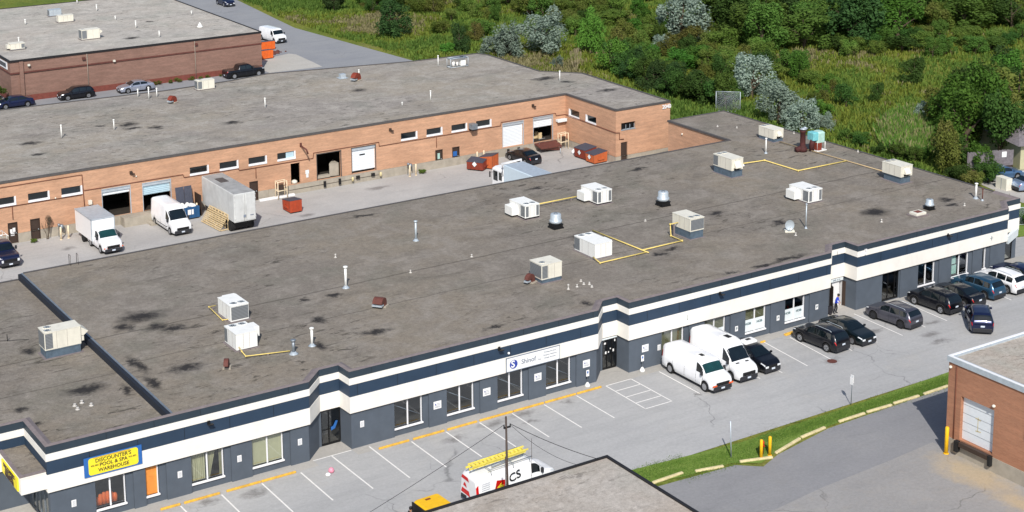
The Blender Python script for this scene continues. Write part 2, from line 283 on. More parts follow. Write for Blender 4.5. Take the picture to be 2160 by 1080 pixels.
# ---------------------------------------------------------------- mesh helpers
class MB:
    def __init__(s): s.v = []; s.f = []; s.mi = []; s.sm = []
    def add(s, vs, fs, mi=0, smooth=False):
        o = len(s.v); s.v += [tuple(v) for v in vs]; s.f += [tuple(i+o for i in f) for f in fs]; s.mi += [mi]*len(fs); s.sm += [smooth]*len(fs); return s
    def box(s, x0, x1, y0, y1, z0, z1, mi=0, rz=0, c=None):
        vs = [(x,y,z) for z in (z0,z1) for x,y in ((x0,y0),(x1,y0),(x1,y1),(x0,y1))]
        if rz:
            cx, cy = c if c else ((x0+x1)/2, (y0+y1)/2); a, b = math.cos(rz), math.sin(rz)
            vs = [(cx+(x-cx)*a-(y-cy)*b, cy+(x-cx)*b+(y-cy)*a, z) for x,y,z in vs]
        return s.add(vs, [(3,2,1,0),(4,5,6,7),(0,1,5,4),(1,2,6,5),(2,3,7,6),(3,0,4,7)], mi)
    def bbox(s, x0, x1, y0, y1, z0, z1, b=.02, mi=0):
        """box with chamfered vertical and top edges"""
        r1 = [(x0+b,y0),(x1-b,y0),(x1,y0+b),(x1,y1-b),(x1-b,y1),(x0+b,y1),(x0,y1-b),(x0,y0+b)]
        cx, cy = (x0+x1)/2, (y0+y1)/2
        kx, ky = (x1-x0-2*b)/(x1-x0), (y1-y0-2*b)/(y1-y0)
        vs = [(x,y,z0) for x,y in r1] + [(x,y,z1-b) for x,y in r1] + [(cx+(x-cx)*kx, cy+(y-cy)*ky, z1) for x,y in r1]
        fs = [tuple(range(7,-1,-1)), tuple(range(16,24))]
        for k in (0,8):
            fs += [(k+i, k+(i+1)%8, k+8+(i+1)%8, k+8+i) for i in range(8)]
        return s.add(vs, fs, mi)
    def prism(s, poly, z0, z1, mi=0, caps=True):
        n = len(poly); vs = [(x,y,z0) for x,y in poly]+[(x,y,z1) for x,y in poly]
        fs = [(i,(i+1)%n,n+(i+1)%n,n+i) for i in range(n)]
        if caps: fs += [tuple(range(n-1,-1,-1)), tuple(range(n,2*n))]
        return s.add(vs, fs, mi)
    def lathe(s, x, y, prof, n=16, mi=0, smooth=True):
        vs = []
        for r, z in prof:
            vs += [(x+r*math.cos(2*PI*i/n), y+r*math.sin(2*PI*i/n), z) for i in range(n)]
        fs = []
        for k in range(len(prof)-1):
            fs += [(k*n+i, k*n+(i+1)%n, (k+1)*n+(i+1)%n, (k+1)*n+i) for i in range(n)]
        s.add(vs, fs, mi, smooth)
        o = len(s.v)-len(vs); s.f += [tuple(o+i for i in range(n-1,-1,-1)), tuple(o+(len(prof)-1)*n+i for i in range(n))]; s.mi += [mi,mi]; s.sm += [False,False]
        return s
    def tube(s, pts, r, n=6, mi=0):
        pts = [Vector(p) for p in pts]; vs = []
        for k, p in enumerate(pts):
            if k == 0: d = pts[1]-p
            elif k == len(pts)-1: d = p-pts[k-1]
            else: d = (pts[k+1]-p).normalized()+(p-pts[k-1]).normalized()
            d = d.normalized(); a = d.cross(Vector((0,0,1)) if abs(d.z) < .9 else Vector((1,0,0))).normalized(); b = d.cross(a)
            rr = r[k] if isinstance(r, (list,tuple)) else r
            vs += [p+rr*(math.cos(2*PI*i/n)*a+math.sin(2*PI*i/n)*b) for i in range(n)]
        fs = [(k*n+i, k*n+(i+1)%n, (k+1)*n+(i+1)%n, (k+1)*n+i) for k in range(len(pts)-1) for i in range(n)]
        fs += [tuple(range(n-1,-1,-1)), tuple((len(pts)-1)*n+i for i in range(n))]
        return s.add(vs, fs, mi, True)
    def cylx(s, x0, x1, y, z, r, n=18, mi=0, axis='y'):
        """disc-ended cylinder along local y (or x)"""
        vs = []
        for q in (x0, x1):
            for i in range(n):
                a = 2*PI*i/n
                vs.append((y+r*math.cos(a), q, z+r*math.sin(a)) if axis == 'y' else (q, y+r*math.cos(a), z+r*math.sin(a)))
        return s.add(vs, [(i,(i+1)%n,n+(i+1)%n,n+i) for i in range(n)]+[tuple(range(n-1,-1,-1)), tuple(range(n,2*n))], mi)
    def build(s, name, mats, parent=None, loc=None, rz=None):
        me = D.meshes.new(name); me.from_pydata(s.v, [], s.f)
        if not isinstance(mats, (list,tuple)): mats = [mats]
        for m in mats: me.materials.append(M[m] if isinstance(m, str) else m)
        me.polygons.foreach_set('material_index', s.mi); me.polygons.foreach_set('use_smooth', s.sm); me.update()
        bm = bmesh.new(); bm.from_mesh(me); bmesh.ops.recalc_face_normals(bm, faces=bm.faces); bm.to_mesh(me); bm.free()
        o = D.objects.new(name, me); COL.objects.link(o)
        if parent is not None: o.parent = parent
        if loc: o.location = loc
        if rz is not None: o.rotation_euler.z = rz
        return o
def tag(o, label=None, cat=None, group=None, kind=None):
    if label: o['label'] = label
    if cat: o['category'] = cat
    if group: o['group'] = group
    if kind: o['kind'] = kind
    return o
def empty(name, loc, rz=0, label=None, cat=None, group=None):
    o = D.objects.new(name, None); COL.objects.link(o); o.location = loc; o.rotation_euler.z = rz; o.empty_display_size = .2
    return tag(o, label, cat, group)
def copy_tree(o, parent=None):
    c = o.copy(); COL.objects.link(c)
    if parent is not None: c.parent = parent
    for ch in [x for x in D.objects if x.parent == o]: copy_tree(ch, c)
    return c
def sheet(name, poly, z, mat, kind='structure', parent=None):
    from mathutils.geometry import tessellate_polygon
    vs = [Vector((x,y,z)) for x,y in poly]; tr = tessellate_polygon([vs])
    me = D.meshes.new(name); me.from_pydata([tuple(v) for v in vs], [], [tuple(t) if (vs[t[1]]-vs[t[0]]).cross(vs[t[2]]-vs[t[0]]).z > 0 else tuple(reversed(t)) for t in tr]); me.update()
    me.materials.append(M[mat]); o = D.objects.new(name, me); COL.objects.link(o)
    if kind: o['kind'] = kind
    if parent is not None: o.parent = parent
    return o
def rect(x0, y0, x1, y1): return [(x0,y0),(x1,y0),(x1,y1),(x0,y1)]
def text_mesh(name, s, size, mat, parent, mtx, align='CENTER', bold=0.0, sx=1.0, ext=.012):
    cu = D.curves.new(name, 'FONT'); cu.body = s; cu.size = size; cu.align_x = align; cu.align_y = 'CENTER'; cu.extrude = ext; cu.offset = bold; cu.resolution_u = 3; cu.space_line = .9
    ob = D.objects.new(name, cu); COL.objects.link(ob); dg = bpy.context.evaluated_depsgraph_get()
    me = D.meshes.new_from_object(ob.evaluated_get(dg)); D.objects.remove(ob); D.curves.remove(cu)
    me.transform(Matrix.Diagonal((sx,1,1,1))); me.transform(mtx); me.materials.clear(); me.materials.append(M[mat])
    o = D.objects.new(name, me); COL.objects.link(o); o.parent = parent; return o
def face_y(x, y, z):   # text standing upright facing -y
    return Matrix.Translation((x,y,z)) @ Matrix.Rotation(PI/2, 4, 'X')
def face_x(x, y, z):   # facing -x
    return Matrix.Translation((x,y,z)) @ Matrix.Rotation(-PI/2, 4, 'Z') @ Matrix.Rotation(PI/2, 4, 'X')
def face_px(x, y, z):  # facing +x
    return Matrix.Translation((x,y,z)) @ Matrix.Rotation(PI/2, 4, 'Z') @ Matrix.Rotation(PI/2, 4, 'X')
def wall_holes(mb, x0, x1, z0, z1, y, holes, depth, axis='y', mi=0, mir=None):
    """wall plane at y facing -y (or at x facing -x) with rectangular openings and reveals"""
    xs = sorted({x0,x1,*[h[0] for h in holes],*[h[1] for h in holes]}); zs = sorted({z0,z1,*[h[2] for h in holes],*[h[3] for h in holes]})
    P = (lambda a, d, z: (a, y+d, z)) if axis == 'y' else (lambda a, d, z: (y+d, a, z))
    mir = mi if mir is None else mir
    for i in range(len(xs)-1):
        for k in range(len(zs)-1):
            cx, cz = (xs[i]+xs[i+1])/2, (zs[k]+zs[k+1])/2
            if any(h[0] < cx < h[1] and h[2] < cz < h[3] for h in holes): continue
            mb.add([P(xs[i],0,zs[k]),P(xs[i+1],0,zs[k]),P(xs[i+1],0,zs[k+1]),P(xs[i],0,zs[k+1])], [(0,1,2,3)], mi)
    for a, b, c, d in holes:
        for q in (((a,c),(b,c)),((b,c),(b,d)),((b,d),(a,d)),((a,d),(a,c))):
            (u1,w1),(u2,w2) = q
            mb.add([P(u1,0,w1),P(u2,0,w2),P(u2,depth,w2),P(u1,depth,w1)], [(0,1,2,3)], mir)
    return mb
def build_raw(mb, name, mats, parent=None):
    me = D.meshes.new(name); me.from_pydata(mb.v, [], mb.f)
    if not isinstance(mats, (list,tuple)): mats = [mats]
    for m in mats: me.materials.append(M[m] if isinstance(m, str) else m)
    me.polygons.foreach_set('material_index', mb.mi); me.polygons.foreach_set('use_smooth', mb.sm); me.update()
    o = D.objects.new(name, me); COL.objects.link(o)
    if parent is not None: o.parent = parent
    return o
# ---------------------------------------------------------------- ground, pavements, markings
def meadow():
    t = NT('meadow'); p = t.pos()
    a = t.noise(p, .035, 4, .6, .5); b = t.noise(p, .35, 5, .65); c = t.noise(p, 2.5, 4, .7)
    col = t.mix(t.ramp(a, .38, .62), (.11,.17,.03), (.22,.225,.045))
    col = t.mix(t.math('MULTIPLY', t.ramp(b, .5, .7), .6), col, (.06,.11,.02))
    col = t.mix(t.math('MULTIPLY', t.ramp(t.noise(t.pos(loc=(31,7,0)), .12, 5, .7), .58, .7), .5), col, (.26,.22,.11))
    col = t.mix(1.0, col, t.mix(t.ramp(c, .3, .7), (.6,.6,.6), (1.3,1.3,1.3)), 'MULTIPLY')
    t.bsdf(col, .95, 0, .1, bump=c, bstr=.8, bdist=.15); return t.m
M['meadow'] = meadow()
def turf():
    t = NT('mown_grass'); p = t.pos(); a = t.noise(t.pos(sc=(.4,1.5,1)), 1.2, 5, .7); c = t.noise(p, 12, 3, .8)
    col = t.mix(t.ramp(a, .35, .65), (.13,.215,.035), (.22,.30,.07)); col = t.mix(1.0, col, t.mix(c, (.6,.6,.6), (1.35,1.35,1.35)), 'MULTIPLY')
    t.bsdf(col, .95, 0, .1, bump=c, bstr=.7, bdist=.03); return t.m
M['turf'] = turf()
sheet('ground', rect(-1500,-1500,1800,2200), -.02, 'meadow')
sheet('parking_lot', [(-30,-13.6),(150,-13.1),(150,6),(121.3,4.8),(116.2,6.2),(114.3,8),(-30,8)], 0.0, 'lot')
sheet('service_yard', [(-20,31.8),(106.6,31.8),(106.6,42),(110.8,42),(110.8,47),(108,47),(108,58),(-20,58)], 0.0, 'yard')
sheet('back_road', [(-20,80),(111.6,80),(112.2,92),(112.5,108),(109.6,141),(112.8,171),(117,215),(92,230),(92,160),(-20,160)], 0.0, 'road')
sheet('concrete_apron', [(92,112.2),(92,118.2),(94.9,120.9),(97.8,122.2),(100,122.9),(100.6,121.6),(100.2,115),(99.9,111.7)], .006, 'concrete')
sheet('lower_yard', [(56,-15.4),(66,-16.1),(67.4,-17.3),(69.4,-16.5),(75,-15.4),(88,-15.1),(130,-14.9),(130,-80),(10,-80),(10,-15.2)], 0.0, 'lower')
sheet('worn_pavement', [(62,-22.4),(68.5,-21.6),(74.5,-21.3),(79.3,-20.9),(79.3,-60),(45,-60),(52,-40)], .006, 'older')
sheet('grass_verge', [(10,-13.0),(60,-12.95),(68.4,-13.75),(79.1,-13.65),(89.3,-13.25),(122,-13.05),(122,-14.95),(88,-15.05),(80,-14.95),(75,-15.2),(70,-16.0),(67.6,-16.9),(66,-15.8),(62.2,-15.6),(59.6,-14.9),(10,-15.1)], .03, 'turf')
sheet('front_walk', [(10,-.98),(43.3,-.98),(43.3,-.05),(46.2,-.1),(46.2,-.98),(110.9,-.98),(114,-2.5),(115.6,-1.0),(115.6,1.6),(112.4,1.7),(92.8,1.6),(10,1.6)], .006, 'walk')
sheet('entrance_pad', [(18,-.9),(25.9,-.9),(25.9,4.5),(18,4.5)], .012, 'concrete')
lines = MB()
def stripe(mb, x0, y0, x1, y1, w=.11, z=.016):
    d = Vector((x1-x0, y1-y0)).normalized(); n = Vector((-d.y, d.x))*w/2
    mb.add([(x0+n.x,y0+n.y,z),(x1+n.x,y1+n.y,z),(x1-n.x,y1-n.y,z),(x0-n.x,y0-n.y,z)], [(0,1,2,3)])
for x in (33.6, 36.33, 39.10, 41.85): stripe(lines, x, -1.24, x, -5.85)
stripe(lines, 44.63, -.2, 44.7, -5.85)
for x, y in ((47.38,-.3),(50.13,-1.22),(52.86,-1.22),(55.57,-1.22),(58.28,-1.22),(61.0,-1.25),(63.82,-1.25)): stripe(lines, x, y, x, -5.85)
for a in ((71.5,-1.1,71.44,-5.95),(74.25,-1.2,74.2,-6.0),(77.0,-1.2,76.9,-6.3),(79.2,-1.0,79.0,-6.4),(81.95,-1.0,81.46,-6.5),(84.3,-1.5,83.8,-6.7),(86.9,-1.0,86.4,-6.2),(89.7,-1.0,89.26,-6.05),(92.2,-.55,91.95,-6.15),(95.0,-.8,94.8,-5.9),(97.6,-.7,97.3,-5.9),(100.3,-.8,100.0,-5.6),(103.0,-.8,102.9,-5.6),(105.6,-.9,105.4,-5.6),(108.2,-.9,108.0,-5.6)): stripe(lines, *a)
stripe(lines, 43.28,-.14,46.12,-.14); 
for a in ((66.65,-1.03,68.93,-1.03),(66.62,-1.03,66.55,-5.85),(68.93,-1.03,68.93,-5.85),(66.5,-5.85,68.95,-5.85),(66.65,-2.2,68.9,-2.2),(66.62,-3.46,68.9,-3.46),(66.6,-4.68,68.9,-4.68)): stripe(lines, *a)
stripe(lines, 117.2, -5.5, 118.6, -3.4); stripe(lines, 119.6, -3.0, 121.0, -.9)
tag(lines.build('painted_markings', 'line'), kind='structure')
# parking stops
def stop(x0, y0, x1, y1, mat, label, group, w=.15, h=.12):
    L = math.hypot(x1-x0, y1-y0); b = MB(); b.bbox(0, L, -w/2, w/2, 0.0, h, .035)
    o = b.build('parking_stop', mat, None, (x0, y0, .012), math.atan2(y1-y0, x1-x0)); tag(o, label, 'curb stop', group)
seg = [(32.35,33.66,'below the narrow orange window'),(33.9,36.3,'below the curtained window'),(36.75,39.1,'between the curtained and the blind covered window'),(39.15,41.6,'just left of the first recessed entrance'),
       (47.72,50.06,'just right of the first recessed entrance'),(50.36,52.82,'in front of the first clear window'),(53.06,55.48,'in front of the second clear window'),(55.68,58.45,'left of the utility pole, near the white sign board'),
       (58.5,61.1,'under the white company sign board'),(61.2,63.9,'right of the white company sign board'),(64.0,66.2,'next to the hatched bay'),(81.6,82.1,'beside the black car with the white roof box')]
for a, b, t in seg: stop(a, -1.05, b, -1.05, 'yellow_stop', 'worn yellow parking stop ' + t, 'yellow parking stops along the front wall')
stop(84.25,-.95,85.5,-.85,'yellow_stop','short yellow parking stop at the nose of a black SUV','yellow parking stops along the front wall', .3)
cs = [(59.9,-15.2,62.4,-15.15),(63.2,-15.45,65.2,-15.9),(66.5,-16.0,68.75,-16.7),(69.33,-16.35,72.2,-15.6),(72.4,-15.52,74.85,-15.26),(76.3,-15.1,78.8,-15.1),(79.05,-15.05,81.4,-15.15),(81.7,-15.05,84.2,-15.12),(84.7,-15.1,87.3,-15.05),(87.6,-15.05,90.1,-15.0)]
ctx = ['nearest the foreground roof','left of the two yellow bollards','at the foot of the two yellow bollards','right of the two yellow bollards, slanting','ending at the gap in the row','starting right after the gap in the row','below the small sign post','right of the small sign post','beside the shadow of the brick building','touching the brick building corner']
for c, t in zip(cs, ctx): stop(*c, 'yellow_curb', 'faded yellow curb block along the grass verge, ' + t, 'faded yellow curb blocks along the verge', .22, .13)

# ---------------------------------------------------------------- main building
B = empty('commercial_building', (26,0,0), 0, 'long single storey slate grey building with cream and navy fascia bands and brown gravel roof', 'building')
def local(o): o.matrix_parent_inverse = B.matrix_basis.inverted(); return o
class Par:  # parent that keeps world coordinates
    pass
def world_parent(o, p): o.parent = p; o.matrix_parent_inverse = p.matrix_basis.inverted(); return o
def wp(mb, name, mats, p=None): o = mb.build(name, mats); return world_parent(o, p or B)
ENT = [(43.1,44.55,46.18,46.24),(66.5,67.95,69.46,69.5),(89.8,91.25,92.88,92.92)]
outline = [(8,4.42),(25.9,4.42),(25.9,0)]
for a, b, c, d in ENT: outline += [(a,0),(b,1.45),(c,1.45),(d,0)]
outline += [(111.05,0),(112.6,1.6),(114.4,1.6)]
back = [(114.4,42.05),(106.65,42.05),(106.65,31.95),(8,31.95)]
def offset(pl, d):
    out = []
    for i, p in enumerate(pl):
        p = Vector(p); ns = []
        if i > 0: e = (p-Vector(pl[i-1])).normalized(); ns.append(Vector((e.y,-e.x)))
        if i < len(pl)-1: e = (Vector(pl[i+1])-p).normalized(); ns.append(Vector((e.y,-e.x)))
        n = sum(ns, Vector((0,0))).normalized(); k = d/max(.35, n.dot(ns[0])); out.append((p.x+n.x*k, p.y+n.y*k))
    return out
def band(pl, z0, z1, d, depth=.12):
    o = offset(pl, d); i = offset(pl, d-depth); mb = MB(); n = len(o)
    for k in range(n-1):
        a, b, c, e = o[k], o[k+1], i[k+1], i[k]
        mb.add([(*a,z0),(*b,z0),(*b,z1),(*a,z1),(*e,z0),(*c,z0),(*c,z1),(*e,z1)], [(0,1,2,3),(3,2,6,7),(4,5,1,0)])
    mb.add([(*o[0],z0),(*o[0],z1),(*i[0],z1),(*i[0],z0)], [(0,1,2,3)]); mb.add([(*o[-1],z0),(*o[-1],z1),(*i[-1],z1),(*i[-1],z0)], [(0,1,2,3)])
    return mb
outline2 = outline + [(114.4,4.2)]
wp(band(outline2, 5.10, 5.585, .13, .2), 'navy_fascia', 'navy2')
wp(band(outline2, 4.64, 5.10, .17, .2), 'cream_band', 'white_band')
wp(band(outline2, 3.77, 4.64, .12, .2), 'navy_fascia', 'navy')
wp(band(outline2, 2.62, 3.77, .15, .2), 'cream_band', 'white_band')
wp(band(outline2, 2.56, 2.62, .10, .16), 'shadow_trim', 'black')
jm = MB(); x = 28.4
while x < 110.5:
    if not any(a-.3 < x < d+.3 for a, b, c, d in ENT):
        jm.box(x-.012,x+.012,-.128,-.11,3.78,4.63); jm.box(x+1.1-.01,x+1.1+.01,-.138,-.12,5.11,5.57)
    x += 3.05
wp(jm, 'panel_joints', 'black')
# parapet cap with sloping inner face
o1 = offset(outline2, .15); o2 = offset(outline2, -.10); o3 = offset(outline2, -.42)
cap = MB()
for k in range(len(o1)-1):
    zr = 5.05 if o1[k+1][0] < 33.8 else 5.5
    cap.add([(*o1[k],5.585),(*o1[k+1],5.585),(*o2[k+1],5.64),(*o2[k],5.64),(*o3[k+1],5.50),(*o3[k],5.50)], [(0,1,2,3),(3,2,4,5)])
wp(cap, 'parapet_cap', 'rim')
# roof planes
r_r = [(33.9,-.0)] ; inner = offset(outline2, -.1)
right_roof = [(33.9,.1)] + [p for p in inner if p[0] > 34 and p[1] < 3] + [(114.3,4.2)] + [(114.4,42.05),(106.65,42.05),(106.65,31.95),(33.9,31.95)]
left_roof = [(8,4.52)] + [(25.8,4.52),(26.0,.1),(33.9,.1),(33.9,31.95),(8,31.95)]
world_parent(sheet('roof', right_roof, 5.5, 'roof', None), B)
world_parent(sheet('lower_roof', left_roof, 5.05, 'roof', None), B)
st = MB(); st.box(33.62,33.87,.12,31.93,5.02,5.52); wp(st, 'roof_step', 'stepm')
st = MB(); st.box(33.86,33.99,.4,31.97,5.50,5.55); wp(st, 'step_cap', 'grey')
e = MB(); e.box(8,33.6,31.85,32.05,4.95,5.12); e.box(34.05,106.75,31.85,32.05,5.36,5.56); e.box(106.55,106.78,32.07,42.15,5.36,5.56); e.box(106.8,114.5,41.97,42.15,5.36,5.56); e.box(114.32,114.5,4.3,41.95,5.36,5.56)
wp(e, 'roof_edge', 'rim_dark')
# walls: front with recessed window bays
WIN = [(28.70,30.58,'clear'),(31.90,32.72,'orange'),(34.91,37.08,'curtain'),(39.07,41.25,'beige'),(49.55,51.73,'bar'),(53.70,55.89,'bar'),(57.88,60.0,'bar'),(62.04,64.18,'bar'),
       (72.61,74.74,'olive'),(76.80,78.88,'olivefilm'),(80.94,83.05,'olivefilm'),(85.10,87.22,'darkfilm'),(100.17,102.2,'clear'),(104.26,106.38,'display'),(108.14,108.62,'clear')]
door3 = (95.93,97.95)
wall = MB()
bays = [(a-.02, b+.52, 0.0, 2.6) for a, b, k in WIN] + [(door3[0]-.02, door3[1]+.1, 0.0, 2.6)]
segs = [(25.9,43.1),(46.24,66.5),(69.5,89.8),(92.92,111.05)]
BD = .11
for s0, s1 in segs:
    hs = [h for h in bays if s0 < h[0] < s1]
    wall_holes(wall, s0, s1, 0, 2.62, 0, hs, BD)
    for h in hs:
        ws = [(a, b, .60, 2.52) for a, b, k in WIN if h[0] < (a+b)/2 < h[1]]
        if not ws: ws = [(door3[0], door3[1], .03, 2.5)]
        wall_holes(wall, h[0], h[1], 0, 2.62, BD, ws, .14)
for a, b, c, d in ENT:
    wall.add([(a,0,0),(b,1.45,0),(b,1.45,2.62),(a,0,2.62)], [(0,1,2,3)]); wall.add([(c,1.45,0),(d,0,0),(d,0,2.62),(c,1.45,2.62)], [(0,1,2,3)])
    wall.box(b-.02, b+.17, 1.45, 1.55, 0, 2.62); wall.box(c-.06, c+.02, 1.46, 1.55, 0, 2.62)
wall.add([(111.05,0,0),(112.6,1.6,0),(112.6,1.6,2.62),(111.05,0,2.62)], [(0,1,2,3)])
wall.box(112.6,112.8,1.6,1.7,0,2.62); wall.box(113.85,114.4,1.6,1.7,0,2.62)
wall.add([(114.4,1.6,0),(114.4,42.05,0),(114.4,42.05,5.4),(114.4,1.6,5.4)], [(0,1,2,3)])
wall.add([(8,4.42,0),(25.9,4.42,0),(25.9,4.42,2.62),(8,4.42,2.62)], [(0,1,2,3)])
wall_holes(wall, 0, 4.42, 0, 2.62, 25.9, [(.45,3.9,.05,2.45)], .1, 'x')
wp(wall, 'wall', 'slate')
bw = MB(); bw.add([(8,31.95,0),(106.65,31.95,0),(106.65,31.95,5.36),(8,31.95,5.0)], [(0,1,2,3)])
wall_holes(bw, 32, 42.05, 0, 5.36, 106.65, [(35.2,36.4,3.0,3.6)], .12, 'x'); bw.add([(106.65,42.05,0),(114.4,42.05,0),(114.4,42.05,5.36),(106.65,42.05,5.36)], [(0,1,2,3)])
wp(bw, 'brick_wall', 'brick')
# interior is an open-fronted hall: drop its front face
fl = MB()
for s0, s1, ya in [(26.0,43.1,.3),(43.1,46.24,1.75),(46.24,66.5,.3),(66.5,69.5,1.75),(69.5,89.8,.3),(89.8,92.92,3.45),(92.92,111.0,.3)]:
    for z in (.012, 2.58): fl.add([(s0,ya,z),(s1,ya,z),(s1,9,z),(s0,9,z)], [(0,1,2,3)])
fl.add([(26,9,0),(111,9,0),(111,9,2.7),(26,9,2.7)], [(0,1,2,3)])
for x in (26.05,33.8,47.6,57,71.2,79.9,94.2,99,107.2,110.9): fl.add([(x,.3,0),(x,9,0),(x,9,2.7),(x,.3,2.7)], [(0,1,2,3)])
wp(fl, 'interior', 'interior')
for a, b, kind in WIN:
    y = .20; z0, z1 = .60, 2.52
    g = MB(); g.add([(a,y,z0),(b,y,z0),(b,y,z1),(a,y,z1)], [(0,1,2,3)])
    lab = {'orange':'narrow window covered by an orange panel','curtain':'window with beige curtains drawn aside','beige':'window with a closed beige blind','olivefilm':'window with frosted film across its lower part','darkfilm':'dark window with frosted film across its lower part'}.get(kind)
    wn = wp(g, 'window', 'orangepanel' if kind == 'orange' else 'glass'); tag(wn, lab)
    f = MB(); t = .055
    f.box(b-t,b+.035,y-.09,y+.02,z0,z1); f.box(a,b,y-.03,y+.02,z1-.03,z1)
    if kind != 'orange' and b-a > 1: f.box((a+b)/2-.045,(a+b)/2+.045,y-.05,y+.02,z0,z1)
    fo = f.build('frame', 'frame'); world_parent(fo, wn)
    s = MB(); s.bbox(a-.03,b+.06,-.03,y+.02,z0-.10,z0,.012); so_ = s.build('sill', 'frame'); world_parent(so_, wn)
    def sub(mb, nm, mt): world_parent(mb.build(nm, mt), wn)
    if kind == 'beige': q = MB(); q.add([(a,y+.1,z0),(b,y+.1,z0),(b,y+.1,z1),(a,y+.1,z1)], [(0,1,2,3)]); sub(q, 'blind', 'beige')
    if kind.startswith('olive'):
        q = MB(); q.add([(a,y+.1,z0),(b,y+.1,z0),(b,y+.1,z1),(a,y+.1,z1)], [(0,1,2,3)]); sub(q, 'blind', 'olive')
    if kind.endswith('film'):
        q = MB(); q.box(a,b,y-.012,y-.004,z0,1.58); sub(q, 'frosted_film', 'film')
        for cx in (a+.42, b-.5): world_parent(text_mesh('lettering', 'HCSB', .24, 'greentext', None, face_y(cx, y-.03, 1.25), bold=.012, ext=.004), wn)
    if kind == 'curtain':
        q = MB(); n = 26
        for (xa, xb, xc, xd) in ((a,a+1.0,a,a+1.0),(a+1.12,a+1.75,a+1.12,a+1.30),(a+1.98,b,a+2.0,b)):
            for i in range(n):
                u0, u1 = i/n, (i+1)/n; d0, d1 = .05*math.sin(i*1.9), .05*math.sin((i+1)*1.9)
                q.add([(xc+(xd-xc)*u0,y+.16+d0,z0),(xc+(xd-xc)*u1,y+.16+d1,z0),(xa+(xb-xa)*u1,y+.16+d1,z1),(xa+(xb-xa)*u0,y+.16+d0,z1)], [(0,1,2,3)])
        sub(q, 'curtain', 'beige')
    if kind == 'bar': q = MB(); q.tube([(a-.1,y+.25,2.3),(b+.2,y+.25,.9)], .025); sub(q, 'diagonal_brace', 'greytext')
# first window: orange pool toy inside; last display window: pale poster
q = MB()
for i in range(6):
    x = 28.9+i*.23; hh = .42+.34*math.sin(PI*(i+.7)/6.4); q.lathe(x, .55, [(.05,.62),(.15,.66),(.16,.62+hh*.7),(.11,.62+hh),(.02,.66+hh)], 10)
tag(q.build('inflatable_pool_toy', 'orangeb'), 'orange ribbed inflatable standing behind the shop window beside the yellow sign', 'pool toy')
q = MB(); q.box(104.35,105.2,.32,.34,.7,1.5); q.box(104.45,105.1,.32,.34,1.6,2.35)
tag(q.build('display_poster', 'turq2'), 'pale green display boards behind the glass of the second last window', 'poster')
# door 13 (storefront) and recessed entries
def glazed(name, x0, x1, y, z0, z1, divs, fm, p, label=None, mid=1.1):
    g = MB(); g.add([(x0,y,z0),(x1,y,z0),(x1,y,z1),(x0,y,z1)], [(0,1,2,3)]); d = wp(g, name, 'glass', p); tag(d, label)
    f = MB(); t = .05
    f.box(x0,x1,y-.05,y+.03,z1-t,z1); f.box(x0,x1,y-.05,y+.03,z0,z0+.12)
    for q in [x0, *divs, x1]: f.box(q-t/2,q+t/2,y-.055,y+.035,z0+.12,z1-t)
    if mid: f.box(x0,x1,y-.045,y+.025,mid,mid+.05)
    world_parent(f.build('frame', fm), d)
    return d
glazed('glass_door', 95.96, 97.95, .22, .04, 2.45, (96.75,97.55), 'black', B, 'double glazed shop door in a dark frame', 0)
d1 = glazed('glass_door', 44.75, 46.14, 1.5, .02, 2.5, (45.3,), 'black', B, 'black framed glass entrance door with a blue sticker')
q = MB(); q.prism([(45.45,1.0),(45.75,1.1),(45.95,1.6),(45.8,1.65),(45.6,1.3),(45.42,1.25)], -.004, .004); 
sk = q.build('door_sticker', 'bluesign'); sk.data.transform(Matrix(((1,0,0,0),(0,0,1,1.44),(0,1,0,0),(0,0,0,1)))); world_parent(sk, d1)
d2 = glazed('glass_door', 68.14, 69.42, 1.5, .02, 2.5, (68.55,69.0), 'black', B, 'black framed glass entrance door with small white stickers')
q = MB()
for x, z, a, b in ((68.25,2.02,.17,.15),(68.34,1.25,.14,.2),(68.62,1.3,.1,.12),(69.05,1.32,.13,.2),(69.2,2.1,.1,.18),(68.8,1.55,.09,.1)): q.box(x, x+a, 1.435, 1.442, z, z+b)
world_parent(q.build('door_sticker', 'white'), d2)
dc = glazed('glass_door', 112.82, 113.84, 1.64, .02, 2.3, (), 'black', B, 'single glass door in the chamfered corner', 0)
sd = glazed('glass_door', 0,1,0,0,1,(), 'black', B, 'dark glass storefront under the corner canopy') if 0 else None
g = MB(); g.add([(25.96,.45,.05),(25.96,3.9,.05),(25.96,3.9,2.45),(25.96,.45,2.45)], [(0,1,2,3)]); sd = wp(g, 'glass_door', 'glass'); tag(sd, 'dark glass storefront under the corner canopy')
f = MB()
for yy in (.45,1.3,2.2,3.05,3.9): f.box(25.90,26.0,yy-.03,yy+.03,.05,2.45)
f.box(25.91,25.99,.45,3.9,.05,.13); f.box(25.91,25.99,.45,3.9,2.39,2.45); world_parent(f.build('frame', 'grey'), sd)
